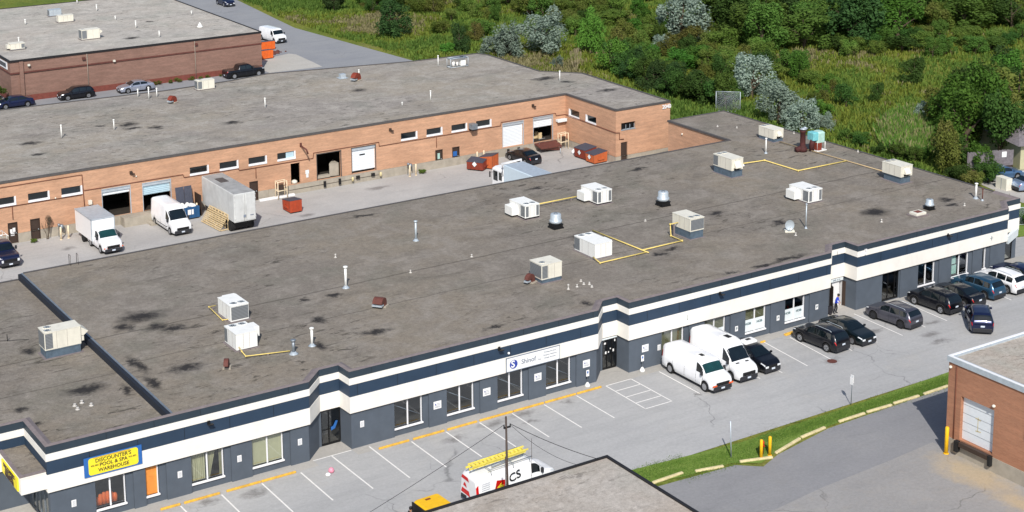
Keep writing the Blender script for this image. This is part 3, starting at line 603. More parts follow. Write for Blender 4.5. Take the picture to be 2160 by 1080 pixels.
# third entry: open door leaves, white vestibule, sign over it
v = MB(); v.add([(91.35,1.5,0),(91.35,3.4,0),(91.35,3.4,2.5),(91.35,1.5,2.5)], [(0,1,2,3)]); v.add([(91.35,3.4,0),(92.8,3.4,0),(92.8,3.4,2.5),(91.35,3.4,2.5)], [(0,1,2,3)]); v.add([(92.8,1.5,0),(92.8,3.4,0),(92.8,3.4,2.5),(92.8,1.5,2.5)], [(0,1,2,3)])
wp(v, 'vestibule', 'white')
dl = MB(); dl.box(91.75,92.55,1.60,1.65,.02,2.2); tag(wp(dl, 'inner_door', 'white'), 'white inner door of the third entrance')
for x, rz in ((91.36,-1.9),(92.80,-1.25)):
    l = MB(); l.box(0,.72,-.02,.02,.03,2.15); lo = l.build('door_leaf', 'doorbrown', B); lo.matrix_parent_inverse = B.matrix_basis.inverted(); lo.location = (x,1.5,0); lo.rotation_euler.z = rz; tag(lo, 'open dark door leaf')
sg = MB(); sg.box(91.3,92.75,1.36,1.42,2.28,2.55); s_ = tag(sg.build('entrance_sign', 'film'), 'white strip sign with grey lettering above the open third entrance', 'sign')
text_mesh('lettering', '2045  A-10', .18, 'greytext', s_, face_y(92.0,1.345,2.41))
sg = MB(); sg.box(67.95,69.4,1.36,1.42,2.42,2.62); s_ = tag(sg.build('entrance_sign', 'film'), 'thin white strip sign over the glass door with stickers', 'sign')
# corner canopy with yellow sign
cn = MB(); cn.box(24.2,25.75,-.02,4.28,2.85,4.02); cn.box(24.17,25.74,-.05,4.25,3.86,3.9)
wp(cn, 'canopy', 'white_band')
cr_ = MB(); 
for a in ((24.15,25.74,-.07,.12,3.98,4.07),(24.15,24.36,.12,4.28,3.98,4.07)): cr_.box(*a)
wp(cr_, 'canopy_edge', 'rim'); world_parent(sheet('canopy_roof', rect(24.3,.1,25.75,4.28), 4.03, 'roof', None), B)
ys = MB(); ys.box(24.10,24.195,.35,3.6,2.98,3.8); s_ = tag(ys.build('canopy_sign', 'yellowsign'), 'yellow sign panel with dark lettering on the side of the corner canopy', 'sign')
text_mesh('lettering', "DISCOUNTER'S", .34, 'navytext', s_, face_x(24.09,2.0,3.62), bold=.004)
text_mesh('lettering', "POOL & SPA", .30, 'navytext', s_, face_x(24.09,2.0,3.37), bold=.012)
text_mesh('lettering', "WAREHOUSE", .30, 'navytext', s_, face_x(24.09,2.0,3.12), bold=.012)
# yellow shop sign
bs = MB(); bs.box(28.0,31.65,-.22,-.16,2.98,4.23)
s_ = tag(bs.build('shop_sign', 'bluesign'), 'blue board with a yellow rounded panel reading pool and spa warehouse', 'sign')
rr = []; x0, x1, z0, z1, r_ = 28.27, 31.4, 3.07, 4.17, .17
for cx, cz, a0 in ((x1-r_,z1-r_,0),(x0+r_,z1-r_,90),(x0+r_,z0+r_,180),(x1-r_,z0+r_,270)):
    rr += [(cx+r_*math.cos(R(a0+k*22.5)), cz+r_*math.sin(R(a0+k*22.5))) for k in range(5)]
yp = MB(); yp.prism(rr, 0, .02); yo = yp.build('yellow_panel', 'yellowsign', s_); yo.data.transform(Matrix(((1,0,0,0),(0,0,-1,-.222),(0,1,0,0),(0,0,0,1))))
for s, z, sz in (("DISCOUNTER'S",3.94,.34),("POOL & SPA",3.63,.33),("WAREHOUSE",3.30,.33)): text_mesh('lettering', s, sz, 'navytext', s_, face_y(29.83,-.25,z), bold=.004, sx=.98, ext=.006)
for x in (28.65,31.03): text_mesh('lettering', '905-885', .15, 'navytext', s_, face_y(x,-.25,3.66), ext=.004)
ob = MB(); ob.box(28.6,30.9,-.245,-.243,4.12,4.15); ob.build('orange_bar', 'orange', s_)
# white company board
bs = MB(); bs.box(58.48,63.05,-.23,-.17,2.68,3.70)
s_ = tag(bs.build('company_sign', 'white'), 'long white sign board with a blue round logo and grey lettering', 'sign')
fr = MB()
for a in ((58.46,63.07,2.66,2.70),(58.46,63.07,3.68,3.72),(58.46,58.50,2.66,3.72),(63.03,63.07,2.66,3.72)): fr.box(a[0],a[1],-.245,-.165,a[2],a[3])
fr.build('frame', 'greytext', s_)
lg = MB(); cx, cz, rad = 59.08, 3.17, .33
out_ = [(cx+rad*math.cos(2*PI*i/28), cz+rad*math.sin(2*PI*i/28)) for i in range(28)]
lg.prism(out_, 0, .01); lo = lg.build('round_logo', 'bluelogo', s_); lo.data.transform(Matrix(((1,0,0,0),(0,0,-1,-.235),(0,1,0,0),(0,0,0,1))))
text_mesh('logo_letter', 'S', .72, 'white', s_, face_y(59.02,-.25,3.17), bold=.02, ext=.004)
text_mesh('lettering', 'Shinof', .50, 'greytext', s_, face_y(60.35,-.24,3.18), bold=.006, ext=.006)
text_mesh('lettering', 'Inc.', .2, 'greytext', s_, face_y(61.32,-.24,3.05), ext=.006)
for s, z in (('Printing Services',3.47),('Graphics Solutions',3.25),('Design Services',3.03)): text_mesh('lettering', s, .155, 'greytext', s_, face_y(62.2,-.24,z), ext=.006)
# corner light box sign over the chamfered door
cb = MB(); cb.prism([(111.3,-.12),(113.95,1.02),(113.9,1.42),(111.3,.1)], 2.3, 3.0)
s_ = tag(cb.build('fascia_sign', 'film'), 'blank white slanted sign box over the corner door at the far end', 'sign')
# small wall plaques
PL = [(27.31,1.47,'s','left of the first shop window'),(34.11,1.5,'s','right of the narrow orange window'),(38.15,1.49,'s','between the curtained and the blind covered window'),(42.44,1.52,'s','just left of the first recessed entrance'),
 (47.05,1.61,'s','just right of the first recessed entrance'),(52.92,1.53,'b','between the first two clear windows'),(56.95,1.52,'b','left of the window below the company board'),(61.3,1.61,'b','between the windows below the company board'),
 (65.59,1.64,'b','left of the second recessed entrance'),(71.03,1.62,'b','right of the second recessed entrance'),(72.35,1.38,'s','behind the nearest white van'),(80.02,1.2,'t','above the black car with the roof box'),(84.35,1.16,'t','between the two windows with frosted film'),(88.53,1.21,'t','left of the open third entrance')]
for x, z, k, t in PL:
    wd, ht = {'s':(.30,.44),'b':(.62,.56),'t':(.3,.42)}[k]
    m = MB(); m.bbox(x-wd/2,x+wd/2,-.022,-.002,z-ht/2,z+ht/2,.008); o = tag(m.build('wall_plaque', 'white'), 'small white parking notice on the grey wall, ' + t, 'notice', 'white notices on the front wall')
    if k == 'b':
        a = MB(); a.box(x-.2,x-.12,-.03,-.024,z+.02,z+.12); a.build('emblem', 'bluelogo', o); a = MB()
        for dz in (.1,0,-.1,-.17): a.box(x-.08 if dz > .05 else x-.2,x+.22,-.03,-.024,z+dz-.012,z+dz+.012)
        a.build('lettering', 'greytext', o)
    elif k == 't': text_mesh('lettering', 'P', .3, 'greentext', o, face_y(x,-.03,z), bold=.01, ext=.003)
    else:
        a = MB()
        for dz in (.13,.06,-.01,-.08,-.15): a.box(x-.1,x+.1,-.03,-.024,z+dz-.008,z+dz+.008)
        a.build('lettering', 'greytext', o)
# wall lights on the fascia
for x, z, t in ((36.1,4.55,'above the narrow orange window'),(57.9,4.6,'left of the company board'),(78.1,4.55,'above the white vans'),(103.4,4.62,'near the far end of the facade')):
    m = MB(); m.box(x-.09,x+.09,-.22,-.16,z-.13,z+.13); m.box(x-.03,x+.03,-.42,-.2,z-.02,z+.03); m.box(x-.14,x+.2,-.58,-.36,z-.06,z-.01)
    tag(m.build('flood_light', 'black'), 'small black flood light on the cream band ' + t, 'flood light', 'black flood lights on the fascia')
for x, z, t in ((58.7,4.07,'above the company board'),):
    m = MB(); m.lathe(x,-.2,[(.02,z-.09),(.09,z-.04),(.09,z+.04),(.02,z+.09)],12); tag(m.build('security_light', 'white'), 'small round white light on the navy band '+t, 'light')
m = MB(); m.box(93.55,93.62,-.3,-.14,4.75,5.2); m.box(93.5,93.66,-.34,-.28,5.05,5.25); tag(m.build('fascia_bracket', 'white'), 'small white bracket on the fascia right of the third entrance', 'bracket')
m = MB(); m.box(74.9,74.93,-.175,-.155,3.1,3.45); m.box(74.9,75.0,-.175,-.155,3.08,3.12); tag(m.build('sign_remnant','greentext'), 'faint remnant of a removed letter on the cream band above the white vans', 'mark')
m = MB(); m.box(109.0,109.05,-.175,-.155,3.1,3.5); m.box(108.85,109.2,-.175,-.155,3.28,3.32); tag(m.build('sign_remnant','greentext'), 'faint remnant of a removed letter at the far end of the cream band', 'mark')
# portable sign stands by entrance 2
for x, t in ((65.45,'left of the second entrance'),(70.5,'right of the second entrance')):
    o = empty('sign_stand', (x,-.35,.012), 0, 'portable accessible parking sign on a white base ' + t, 'sign', 'portable signs beside the second entrance')
    m = MB(); m.lathe(0,0,[(.22,0),(.2,.12),(.08,.3),(.05,.34)],14); m.build('base', 'unitw', o)
    m = MB(); m.tube([(0,0,.3),(0,0,1.25)], .018); m.build('post', 'grey', o)
    m = MB(); m.box(-.13,.13,-.03,-.015,.8,1.28); b_ = m.build('sign_plate', 'white', o)
    m = MB(); m.box(-.06,.06,-.036,-.031,1.02,1.2); m.build('symbol', 'bluesign', b_)
# ---------------------------------------------------------------- rooftop equipment
def rtu(label, x, y, z, lx, ly, zc, h, mat='unitw', fans=((.3,.25),(.7,.25)), coils=(('-y',0,1),), boxes=(), wedge=None, wedge_side='-y', group='rooftop air conditioning units', curbmat='curbm', inset=.06, panels=True, fr=.29):
    o = empty('rooftop_unit', (x, y, z), 0, label, 'air conditioner', group)
    if zc > .05:
        m = MB(); m.box(inset, lx-inset, inset, ly-inset, 0, zc); m.box(inset-.03, lx-inset+.03, inset-.03, ly-inset+.03, zc-.10, zc-.02); m.build('curb', curbmat, o)
    fl = MB(); fl.box(-.12, lx+.12, -.12, ly+.12, 0, .03); fl.build('flashing', 'rim', o)
    m = MB(); m.bbox(0, lx, 0, ly, zc, h, .025)
    m.box(-.015, lx+.015, -.015, ly+.015, h-.035, h+.012)
    cab = m.build('cabinet', mat, o)
    if panels:
        q = MB()
        for t in (.33,.62): q.box(lx*t-.006, lx*t+.006, -.008, 0, zc+.05, h-.06); q.box(-.008, 0, ly*t-.006, ly*t+.006, zc+.05, h-.06)
        q.build('panel_seams', 'rim', cab)
    for fx, fy in fans:
        q = MB(); cx, cy = lx*fx, ly*fy
        q.lathe(cx, cy, [(fr,h+.012),(fr,h+.05),(fr*.92,h+.05),(fr*.92,h+.02)], 20, 0); fo = q.build('fan', mat, o)
        q = MB(); q.lathe(cx, cy, [(fr*.9,h+.015),(fr*.9,h+.028)], 20); q.lathe(cx, cy, [(fr*.3,h+.028),(fr*.3,h+.04)], 12)
        q.build('fan_grille', 'black', fo)
        q = MB()
        for rr_ in (.5,.72): q.lathe(cx, cy, [(fr*rr_,h+.046),(fr*rr_+.012,h+.052)], 20)
        for k in range(4):
            a = PI*k/4; q.tube([(cx-fr*.9*math.cos(a),cy-fr*.9*math.sin(a),h+.05),(cx+fr*.9*math.cos(a),cy+fr*.9*math.sin(a),h+.05)], .008, 4)
        q.build('fan_guard', 'galv', fo)
    for s, a, b in coils:
        q = MB(); e = .05
        if s == '-y': q.box(lx*a+e, lx*b-e, -.012, .01, zc+.10, h-.09)
        else: q.box(-.012, .01, ly*a+e, ly*b-e, zc+.10, h-.09)
        q.build('condenser_coil', 'coil', o)
    for (a0,a1,b0,b1,c0,c1) in boxes:
        q = MB(); q.bbox(a0,a1,b0,b1,c0,c1,.02); q.build('intake_box', mat, o)
    if wedge:
        a0, a1, c0, c1, d = wedge; q = MB()
        if wedge_side == '-y': q.add([(a0,0,c0),(a1,0,c0),(a1,0,c1),(a0,0,c1),(a0,-d,c0+.08),(a1,-d,c0+.08),(a0,-d,c0),(a1,-d,c0)], [(3,4,5,2),(4,6,7,5),(0,3,4,6),(1,2,5,7)])
        else: q.add([(lx,a0,c0),(lx,a1,c0),(lx,a1,c1),(lx,a0,c1),(lx+d,a0,c0+.25),(lx+d,a1,c0+.25),(lx+d*.4,a0,c0),(lx+d*.4,a1,c0)], [(3,4,5,2),(4,6,7,5),(0,3,4,6),(1,2,5,7),(0,1,7,6)])
        ho = q.build('intake_hood', mat, o)
        q = MB()
        if wedge_side == '-y': q.box(a0+.03,a1-.03,-.012,-.002,c0-.26,c0-.02); q.build('louver', 'black', ho)
    return o
rtu('long cream unit on the lower left roof beside the roof step', 30.38,14.6,5.05,2.55,1.38,.62,1.89,'unit',fans=((.13,.27),(.20,.73)),coils=(('-x',0,1),('-y',0,.24)),wedge=(.1,1.2,1.15,1.8,.55),wedge_side='+x',boxes=((2.55,2.8,.15,1.0,.75,1.12),),fr=.27)
rtu('white unit with a large front coil, rear one of the pair on the left roof', 43.3,12.8,5.5,1.42,2.3,.06,1.23,coils=(('-y',0,1),),fans=((.3,.2),(.74,.2)),boxes=((.5,1.5,2.3,2.75,.5,1.15),))
rtu('white unit with a side box, front one of the pair on the left roof', 41.42,7.5,5.5,1.58,2.05,.08,1.23,coils=(('-x',.72,1),),fans=((.3,.82),(.74,.82)),boxes=((1.58,2.15,.9,1.9,.42,1.12),),curbmat='black')
rtu('cream unit with a single fan behind the small pipes near the front parapet', 66.4,7.0,5.5,1.9,1.65,.32,1.5,'unit',coils=(('-x',0,1),('-y',0,.32)),fans=((.22,.35),),fr=.27)
rtu('white unit enclosed by yellow gas pipes in the middle of the roof', 73.2,9.4,5.5,1.7,2.9,.07,1.24,coils=(('-x',.72,1),),fans=((.27,.88),(.68,.88)),boxes=((1.7,2.05,.5,1.5,.45,1.15),))
FGI = dict(fans=((.3,.2),(.72,.2)), coils=(('-x',0,.3),('-y',.02,.27),('-y',.74,.98)), boxes=((-.62,0,1.15,2.3,.22,.98),), curbmat='black')
rtu('white unit with an intake box, left end of the straight yellow pipe', 74.3,21.2,5.5,1.5,2.5,.17,1.28,**FGI)
rtu('white unit with an intake box, right end of the straight yellow pipe', 82.02,21.2,5.5,1.6,2.55,.15,1.28,**FGI)
rtu('white unit with an intake box standing alone behind the tall vent pole', 97.8,11.0,5.5,1.65,2.55,.1,1.21,**FGI)
rtu('pale unit raised on a blue grey curb with a yellow pipe at its side', 82.65,9.0,5.5,1.48,2.4,.69,1.77,'unit',coils=(('-y',0,1),),fans=((.3,.2),(.72,.2)))
rtu('cream unit on a tall curb with a front hood, on the rear right roof', 97.62,21.2,5.5,1.42,2.7,.69,1.81,'unit',coils=(('-x',.72,1),),fans=((.3,.85),(.72,.85)),wedge=(.25,1.0,.95,1.6,.35),curbmat='curbm')
rtu('cream unit on a dark curb near the rear edge beside the rusty machine', 109.7,28.75,5.5,1.35,2.3,.37,1.31,'unit',coils=(),fans=((.3,.85),(.72,.85)),wedge=(.4,.95,.62,1.1,.28))
rtu('cream ribbed unit on a blue grey curb near the right roof edge', 109.1,10.75,5.5,1.52,2.4,.67,1.7,'unit',coils=(),fans=((.27,.85),(.7,.85)),wedge=(.35,1.05,.95,1.5,.32),inset=.14)
rtu('small cream unit on the rear brick building roof beside the parked silver car', 69.4,82.35,6.1,2.1,.95,.04,1.08,'unit',coils=(('-x',0,1),('-y',0,.28)),fans=((.2,.5),),group='units on the rear building roofs')
rtu('cream unit near the front edge of the brown building roof', 69.2,122.7,5.5,2.55,1.3,.07,1.35,'unit',coils=(('-x',0,1),('-y',0,.3)),fans=((.15,.5),),wedge=(.1,1.2,.7,1.25,.4),wedge_side='+x',group='units on the rear building roofs')
rtu('pale unit, front one of the two side by side on the brown building roof', 70.7,137.4,5.5,2.2,1.0,.07,1.0,'unit',coils=(),fans=(),group='units on the rear building roofs')
rtu('grey unit, rear one of the two side by side on the brown building roof', 71.2,143.2,5.5,1.8,1.0,.07,.95,'galv',coils=(('-x',0,1),),fans=(),group='units on the rear building roofs')
rtu('low pale unit with a thin mast at the left of the brown building roof', 59.1,121.2,5.5,1.9,1.25,.1,.85,'unit',coils=(('-y',.72,1),),fans=(),group='units on the rear building roofs',boxes=((-.35,0,.3,1.1,.2,.7),))
# stripped unit: frame with silver parts
o = empty('stripped_unit', (99.6,75.8,6.1), 0, 'open silver frame of a stripped unit at the far end of the rear roof', 'air conditioner')
m = MB(); L_, W_, H_ = 2.5, .9, 1.2
for a in ((0,0),(L_,0),(L_,W_),(0,W_)): m.tube([(*a,0),(*a,H_)], .035)
for z in (.12,H_):
    for a, b in (((0,0),(L_,0)),((L_,0),(L_,W_)),((L_,W_),(0,W_)),((0,W_),(0,0))): m.tube([(*a,z),(*b,z)], .035)
m.build('frame', 'galv', o); m = MB(); m.bbox(.05,L_-.05,.05,W_-.05,H_-.12,H_-.02); m.build('top_panel', 'grey', o)
m = MB(); m.lathe(.65,.45,[(.2,.15),(.2,.7),(.1,.8)],12); m.lathe(1.2,.45,[(.14,.15),(.14,.6),(.05,.65)],12); m.bbox(1.6,2.3,.2,.7,.15,.8); m.build('inner_parts', 'unitw', o)
m = MB(); m.lathe(1.8,.45,[(.22,H_),(.22,H_+.05)],14); m.build('fan', 'black', o)

def fan_unit(x, y, z, s, label):
    o = empty('exhaust_fan', (x,y,z), 0, label, 'exhaust fan', 'round exhaust fans on the main roof')
    m = MB(); a = .44*s; m.box(-a-.06,a+.06,-a-.06,a+.06,0,.12*s); m.box(-a,a,-a,a,.12*s,.34*s); m.box(-a-.04,a+.04,-a-.04,a+.04,.34*s,.40*s); m.build('curb', 'black', o)
    m = MB(); m.lathe(0,0,[(.36*s,.40*s),(.52*s,.50*s),(.56*s,.62*s),(.53*s,.72*s),(.46*s,.76*s),(.46*s,1.16*s),(.41*s,1.26*s),(.2*s,1.29*s)],24); m.build('housing', 'galv', o)
    m = MB(); m.lathe(0,0,[(.19*s,1.29*s),(.15*s,1.33*s)],14); m.build('cap', 'grey', o)
fan_unit(75.3,18.0,5.5,1.0,'silver round exhaust fan left, beside the white unit with the yellow pipe')
fan_unit(86.9,18.0,5.5,1.02,'silver round exhaust fan in the middle of the right roof')
fan_unit(105.5,3.9,5.5,.72,'small silver exhaust fan near the front right roof edge')
def vent(x, y, z, h, r, mat, label, cap=True, group='vent pipes on the roofs', flash=True):
    o = empty('vent_pipe', (x,y,z), 0, label, 'vent pipe', group)
    m = MB(); m.lathe(0,0,[(r,0),(r,h-.12 if cap else h)],10); m.build('pipe', mat, o)
    if cap: m = MB(); m.lathe(0,0,[(r,h-.14),(r*1.8,h-.12),(r*1.8,h-.03),(r*.6,h)],10); m.build('cap', mat, o)
    if flash: m = MB(); m.lathe(0,0,[(r*3.2,0),(r*2.2,.03),(r*1.4,.16)],10); m.build('flashing', 'galv', o)
vent(63.72,21.71,5.5,1.75,.09,'galv','tall silver vent pipe on the bare middle part of the roof')
vent(53.58,14.75,5.5,1.75,.10,'unitw','tall white vent pipe behind the rusty gooseneck')
vent(46.22,5.6,5.5,1.35,.09,'unitw','white vent pipe near the left roof pair, beside dark stains')
vent(44.52,5.0,5.5,1.05,.11,'grey','blue grey stub pipe at the end of the left yellow gas pipe')
vent(92.76,5.95,5.5,2.2,.05,'galv','thin tall pole vent in front of the lone white unit')
vent(106.29,26.1,5.5,1.6,.065,'unitw','thin white vent pipe in front of the rear right unit')
vent(111.41,3.85,5.5,1.45,.09,'unitw','white vent pipe near the right end of the roof')
vent(111.35,3.05,5.5,1.15,.05,'rust','dark brown vent pipe beside the white one at the right end of the roof')
for x, y, z, h, t in ((65.37,15.55,5.5,.3,'on the main roof seam, right one'),(59.39,15.0,5.5,.3,'on the main roof seam, left one'),(82.76,15.22,5.5,.22,'between the two raised fans on the roof seam'),(99.33,3.62,5.5,.35,'near the front parapet, left of the roof hatch'),(108.86,2.9,5.5,.32,'near the front parapet, right of the small fan'),
 (109.33,37.1,5.5,.22,'on the rear wing, left one'),(110.63,35.5,5.5,.25,'on the rear wing, right one'),(113.98,30.37,5.5,.25,'by the rear right edge, left of the rusty machine'),(114.2,21.34,5.5,.26,'by the rear right edge, right of the rusty machine'),(56.19,21.6,5.5,.4,'alone on the left middle roof, ringed by a pale patch'),
 (67.45,4.95,5.5,.55,'tallest of the small cluster near the front parapet'),(68.31,5.02,5.5,.27,'second of the small cluster near the front parapet'),(69.28,5.87,5.5,.2,'rear one of the small cluster near the front parapet'),(69.07,5.2,5.5,.2,'middle one of the small cluster near the front parapet'),(69.42,4.95,5.5,.25,'right one of the small cluster near the front parapet'),(69.22,4.35,5.5,.2,'front one of the small cluster near the front parapet'),
 (29.54,5.93,5.05,.2,'left one of the group on the lower roof'),(29.52,5.3,5.05,.2,'front one of the group on the lower roof'),(30.07,6.14,5.05,.24,'rear one of the group on the lower roof'),(30.44,5.4,5.05,.22,'right one of the group on the lower roof'),(90.71,5.0,5.5,.34,'beside the satellite dish')):
    o = MB(); r = .06 if z != 5.05 else .075; h *= .75; o.lathe(x,y,[(r*2.4,z),(r*1.5,z+.04),(r,z+.06),(r,z+h*.7),(r*1.35,z+h*.75),(r*1.1,z+h)],10); tag(o.build('roof_drain_vent', 'ventgrey'), 'short pale capped roof vent ' + t, 'roof vent', 'short roof vents')
for x, y, h, t in ((49.36,69.82,1.4,'at the far left'),(54.97,69.93,1.15,'beside dark scuffs at the left'),(72.23,70.02,1.15,'in the middle of the rear roof'),(89.1,62.71,1.15,'near the front edge above the windows'),(85.23,62.33,.42,'lowest one near the front edge'),(99.07,77.93,1.4,'beside the stripped silver unit'),(106.56,62.45,1.3,'near the right end of the rear roof'),(88.06,77.9,.98,'beside the rusty gooseneck at the rear'),(63.17,81.55,1.4,'tallest of the left cluster'),(64.3,82.01,1.05,'right one of the left cluster'),(62.5,83.2,.95,'left one of the left cluster')):
    vent(x, y, 6.1, h, .06 if h > .5 else .05, 'unitw', 'pale vent pipe on the rear brick roof, ' + t, flash=False)
for x, y, h, t in ((66.34,138.96,.78,'left one'),(78.6,144.03,.97,'rear one'),(78.32,135.13,.6,'short one in the middle'),(78.45,127.07,1.1,'tall one in the middle'),(78.73,118.78,.9,'front one'),(89.21,133.0,.53,'short one near the right edge'),(78.27,152.04,.8,'farthest one at the top of the picture'),(61.26,124.9,.99,'on the low unit at the left corner')):
    vent(x, y, 5.5, h, .075, 'unitw', 'white vent on the brown building roof, ' + t, flash=False)
m = MB(); m.lathe(86.2,122.52,[(.42,5.5),(.42,5.62),(.3,5.66),(.26,5.9),(.1,6.05),(.07,6.2)],14); tag(m.build('roof_ventilator', 'unitw'), 'white conical ventilator on the brown building roof near its right corner', 'roof vent')
# goosenecks
def goose(x, y, z, rz, rad, mat, label, w=.42, lip=None, base=True):
    o = empty('gooseneck_vent', (x,y,z), rz, label, 'gooseneck vent', 'rusty gooseneck vents')
    m = MB(); n = 10; r0, r1 = rad*.22, rad; vs = []
    for i in range(n+1):
        a = PI*i/n*.92; vs += [(-rad+ rad + r1*math.cos(a)*1 - 0, -w/2, .28+r1*math.sin(a)), (r1*math.cos(a), w/2, .28+r1*math.sin(a)), (r0*math.cos(a), w/2, .28+r0*math.sin(a)), (r0*math.cos(a), -w/2, .28+r0*math.sin(a))]
    fs = []
    for i in range(n):
        for k in range(4): fs.append((i*4+k, i*4+(k+1)%4, i*4+4+(k+1)%4, i*4+4+k))
    fs += [(0,1,2,3)]; m.add(vs, fs, 0, False); m.box(r0, r1, -w/2, w/2, 0, .29); m.build('duct', mat, o)
    m = MB(); m.box(r0-.12, r1+.12, -w/2-.12, w/2+.12, 0, .10); m.build('base', 'cbase', o)
    if lip: m = MB(); i = n; m.box(-r1-.03,-r0+.02,-w/2-.02,w/2+.02,.2,.3); m.build('outlet_rim', lip, o)
goose(53.7,9.6,5.5,R(38),.5,'rust','rusty brown gooseneck vent in the middle of the left roof', .75, 'galv')
goose(39.6,5.0,5.5,R(60),.48,'rust','rusty gooseneck vent near the front pair of units', .3)
goose(65.75,7.7,5.5,R(20),.5,'rust','brown gooseneck vent with a blue rim beside the single fan unit', .34, 'galv')
goose(64.6,78.1,6.1,R(30),.55,'brownred','red brown gooseneck vent on the left of the rear roof', .5, 'galv')
goose(86.9,76.5,6.1,R(30),.7,'brownred','large red brown gooseneck vent on the rear roof', .6, 'galv')
m = MB(); m.bbox(85.9,86.6,78.4,79.0,6.1,6.62); m.box(85.7,86.8,78.2,79.2,6.1,6.15); tag(m.build('roof_box', 'galv'), 'small grey box beside the large gooseneck on the rear roof', 'roof box')
# rusty machine with turquoise housings
o = empty('duct_machine', (110.9,24.0,5.5), 0, 'rusty ducts and turquoise housings of an exhaust machine at the roof edge', 'exhaust machine')
m = MB(); m.lathe(-1.1,.6,[(.45,0),(.48,.3),(.36,.5),(.28,.7),(.27,1.95),(.34,2.0),(.34,2.2)],16); m.build('stack', 'darkrust', o)
m = MB(); m.tube([(-1.1,.6,.35),(-1.9,.7,.25)], .28, 10); m.tube([(-.35,.1,.1),(-.35,.1,.75),(-.2,.1,1.2)], .26, 10); m.build('duct', 'darkrust', o)
m = MB(); m.bbox(-.45,.25,-.25,.7,1.15,1.95,.06); m.build('fan_housing', 'turq', o)
m = MB(); m.bbox(.1,1.15,-.3,.75,.85,1.95,.16); m.build('bag_housing', 'turq2', o)
m = MB(); m.box(.05,.62,-.32,.3,.12,.86); m.build('motor_box', 'brownred', o)
m = MB()
for a in ((.08,-.28),(1.1,-.28),(1.1,.7),(.08,.7)): m.tube([(*a,0),(*a,.9)], .04)
m.box(-.05,1.25,-.4,.85,0,.08); m.build('stand', 'unitw', o)
m = MB(); m.lathe(-.55,.9,[(.14,1.9),(.14,2.2),(.3,2.25),(.05,2.4)],12); m.lathe(-1.1,.6,[(.4,2.3),(.1,2.42)],12); m.build('rain_cap', 'galv', o)
# hatch, dish, hoops
o = empty('roof_hatch', (103.3,3.2,5.5), 0, 'low roof hatch with a red brown stained lid near the front parapet', 'roof hatch')
m = MB(); m.box(-.75,.75,-.6,.6,0,.14); m.build('curb', 'rim', o); m = MB(); m.bbox(-.6,.6,-.45,.45,.14,.34,.03); m.build('lid', 'unit', o); m = MB(); m.box(-.3,.35,-.25,.3,.34,.35); m.build('stain', 'redpaint', o)
o = empty('satellite_dish', (91.0,6.1,5.5), R(150), 'grey satellite dish on a small stand near the third entrance', 'satellite dish')
m = MB(); n = 16; vs = [(0,0,0)]
for rr_, dd in ((.16,.02),(.3,.07),(.40,.13)): vs += [(rr_*math.cos(2*PI*i/n), dd, rr_*1.15*math.sin(2*PI*i/n)) for i in range(n)]
fs = [(0,1+i,1+(i+1)%n) for i in range(n)]
for k in range(2): fs += [(1+k*n+i,1+k*n+(i+1)%n,1+(k+1)*n+(i+1)%n,1+(k+1)*n+i) for i in range(n)]
vs = [(x,y,z+.6) for x,y,z in vs]; m.add(vs, fs, 0, True); m.build('reflector', 'galv', o)
m = MB(); m.tube([(0,0,0),(0,-.05,.6)], .03); m.tube([(0,0,.3),(0,.42,.45)], .015); m.box(-.03,.03,.4,.48,.42,.5); m.build('mast', 'galv', o)
m = MB(); m.box(-.4,.4,-.3,.3,0,.06); m.box(-.4,-.2,-.25,.25,.06,.16); m.box(.2,.4,-.25,.25,.06,.16); m.build('ballast', 'unit', o)
for x, y, t in ((37.75,31.9,'left'),(38.35,31.85,'right')):
    m = MB(); m.tube([(x,y-.25,5.45),(x,y-.25,6.35),(x,y+.12,6.35),(x,y+.12,5.45)], .022); tag(m.build('ladder_rail', 'doorbrown'), t+' dark hoop of the roof ladder at the rear edge', 'ladder rail', 'roof ladder hoops')
m = MB(); m.tube([(29.17,19.5,5.05),(29.17,19.5,5.55)], .03); m.tube([(27.2,20.8,5.08),(28.4,19.9,5.08),(29.17,19.5,5.1),(30.5,18.9,5.08)], .015); tag(m.build('conduit_stub', 'black'), 'small black conduit stub with a cable on the lower left roof', 'conduit')
# gas pipes
def gas(label, runs, r=.05, mat='gas', feet=True):
    o = empty('gas_pipe', runs[0][0], 0, label, 'gas pipe', 'yellow gas pipes on the roof'); ox, oy, oz = runs[0][0]
    m = MB()
    for run in runs:
        q = [(a-ox,b-oy,c-oz) for a,b,c in run]
        m.tube(q, r, 8)
        for p in q[1:-1]: m.lathe(p[0],p[1],[(r*1.5,p[2]-r*1.3),(r*1.5,p[2]+r*1.3)],8)
    m.build('pipe', mat, o)
    if feet:
        f = MB()
        for run in runs:
            for (a,b,c),(d,e_,g) in zip(run, run[1:]):
                if abs(c-g) > .05: continue
                L = math.hypot(d-a,e_-b); n = max(1,int(L/1.6))
                for k in range(n):
                    u = (k+.5)/n; x, y = a+(d-a)*u-ox, b+(e_-b)*u-oy; f.box(x-.06,x+.06,y-.06,y+.06,5.5-oz+.002,c-oz-r*.6)
        f.build('support_blocks', 'rim', o)
zg = 5.62
gas('yellow gas pipe bent around the rear white unit of the left pair', [[(43.5,16.0,5.8),(42.95,16.0,5.8),(42.9,13.4,5.62),(43.3,13.3,5.62)]], .035)
gas('yellow gas pipe from the front white unit to the blue grey stub', [[(41.6,7.5,5.8),(41.45,6.7,5.8),(41.5,6.15,zg),(44.4,5.35,zg)]], .04)
gas('straight yellow gas pipe between the two white units with intake boxes', [[(75.8,23.8,5.78),(82.0,23.8,5.78)]], .06)
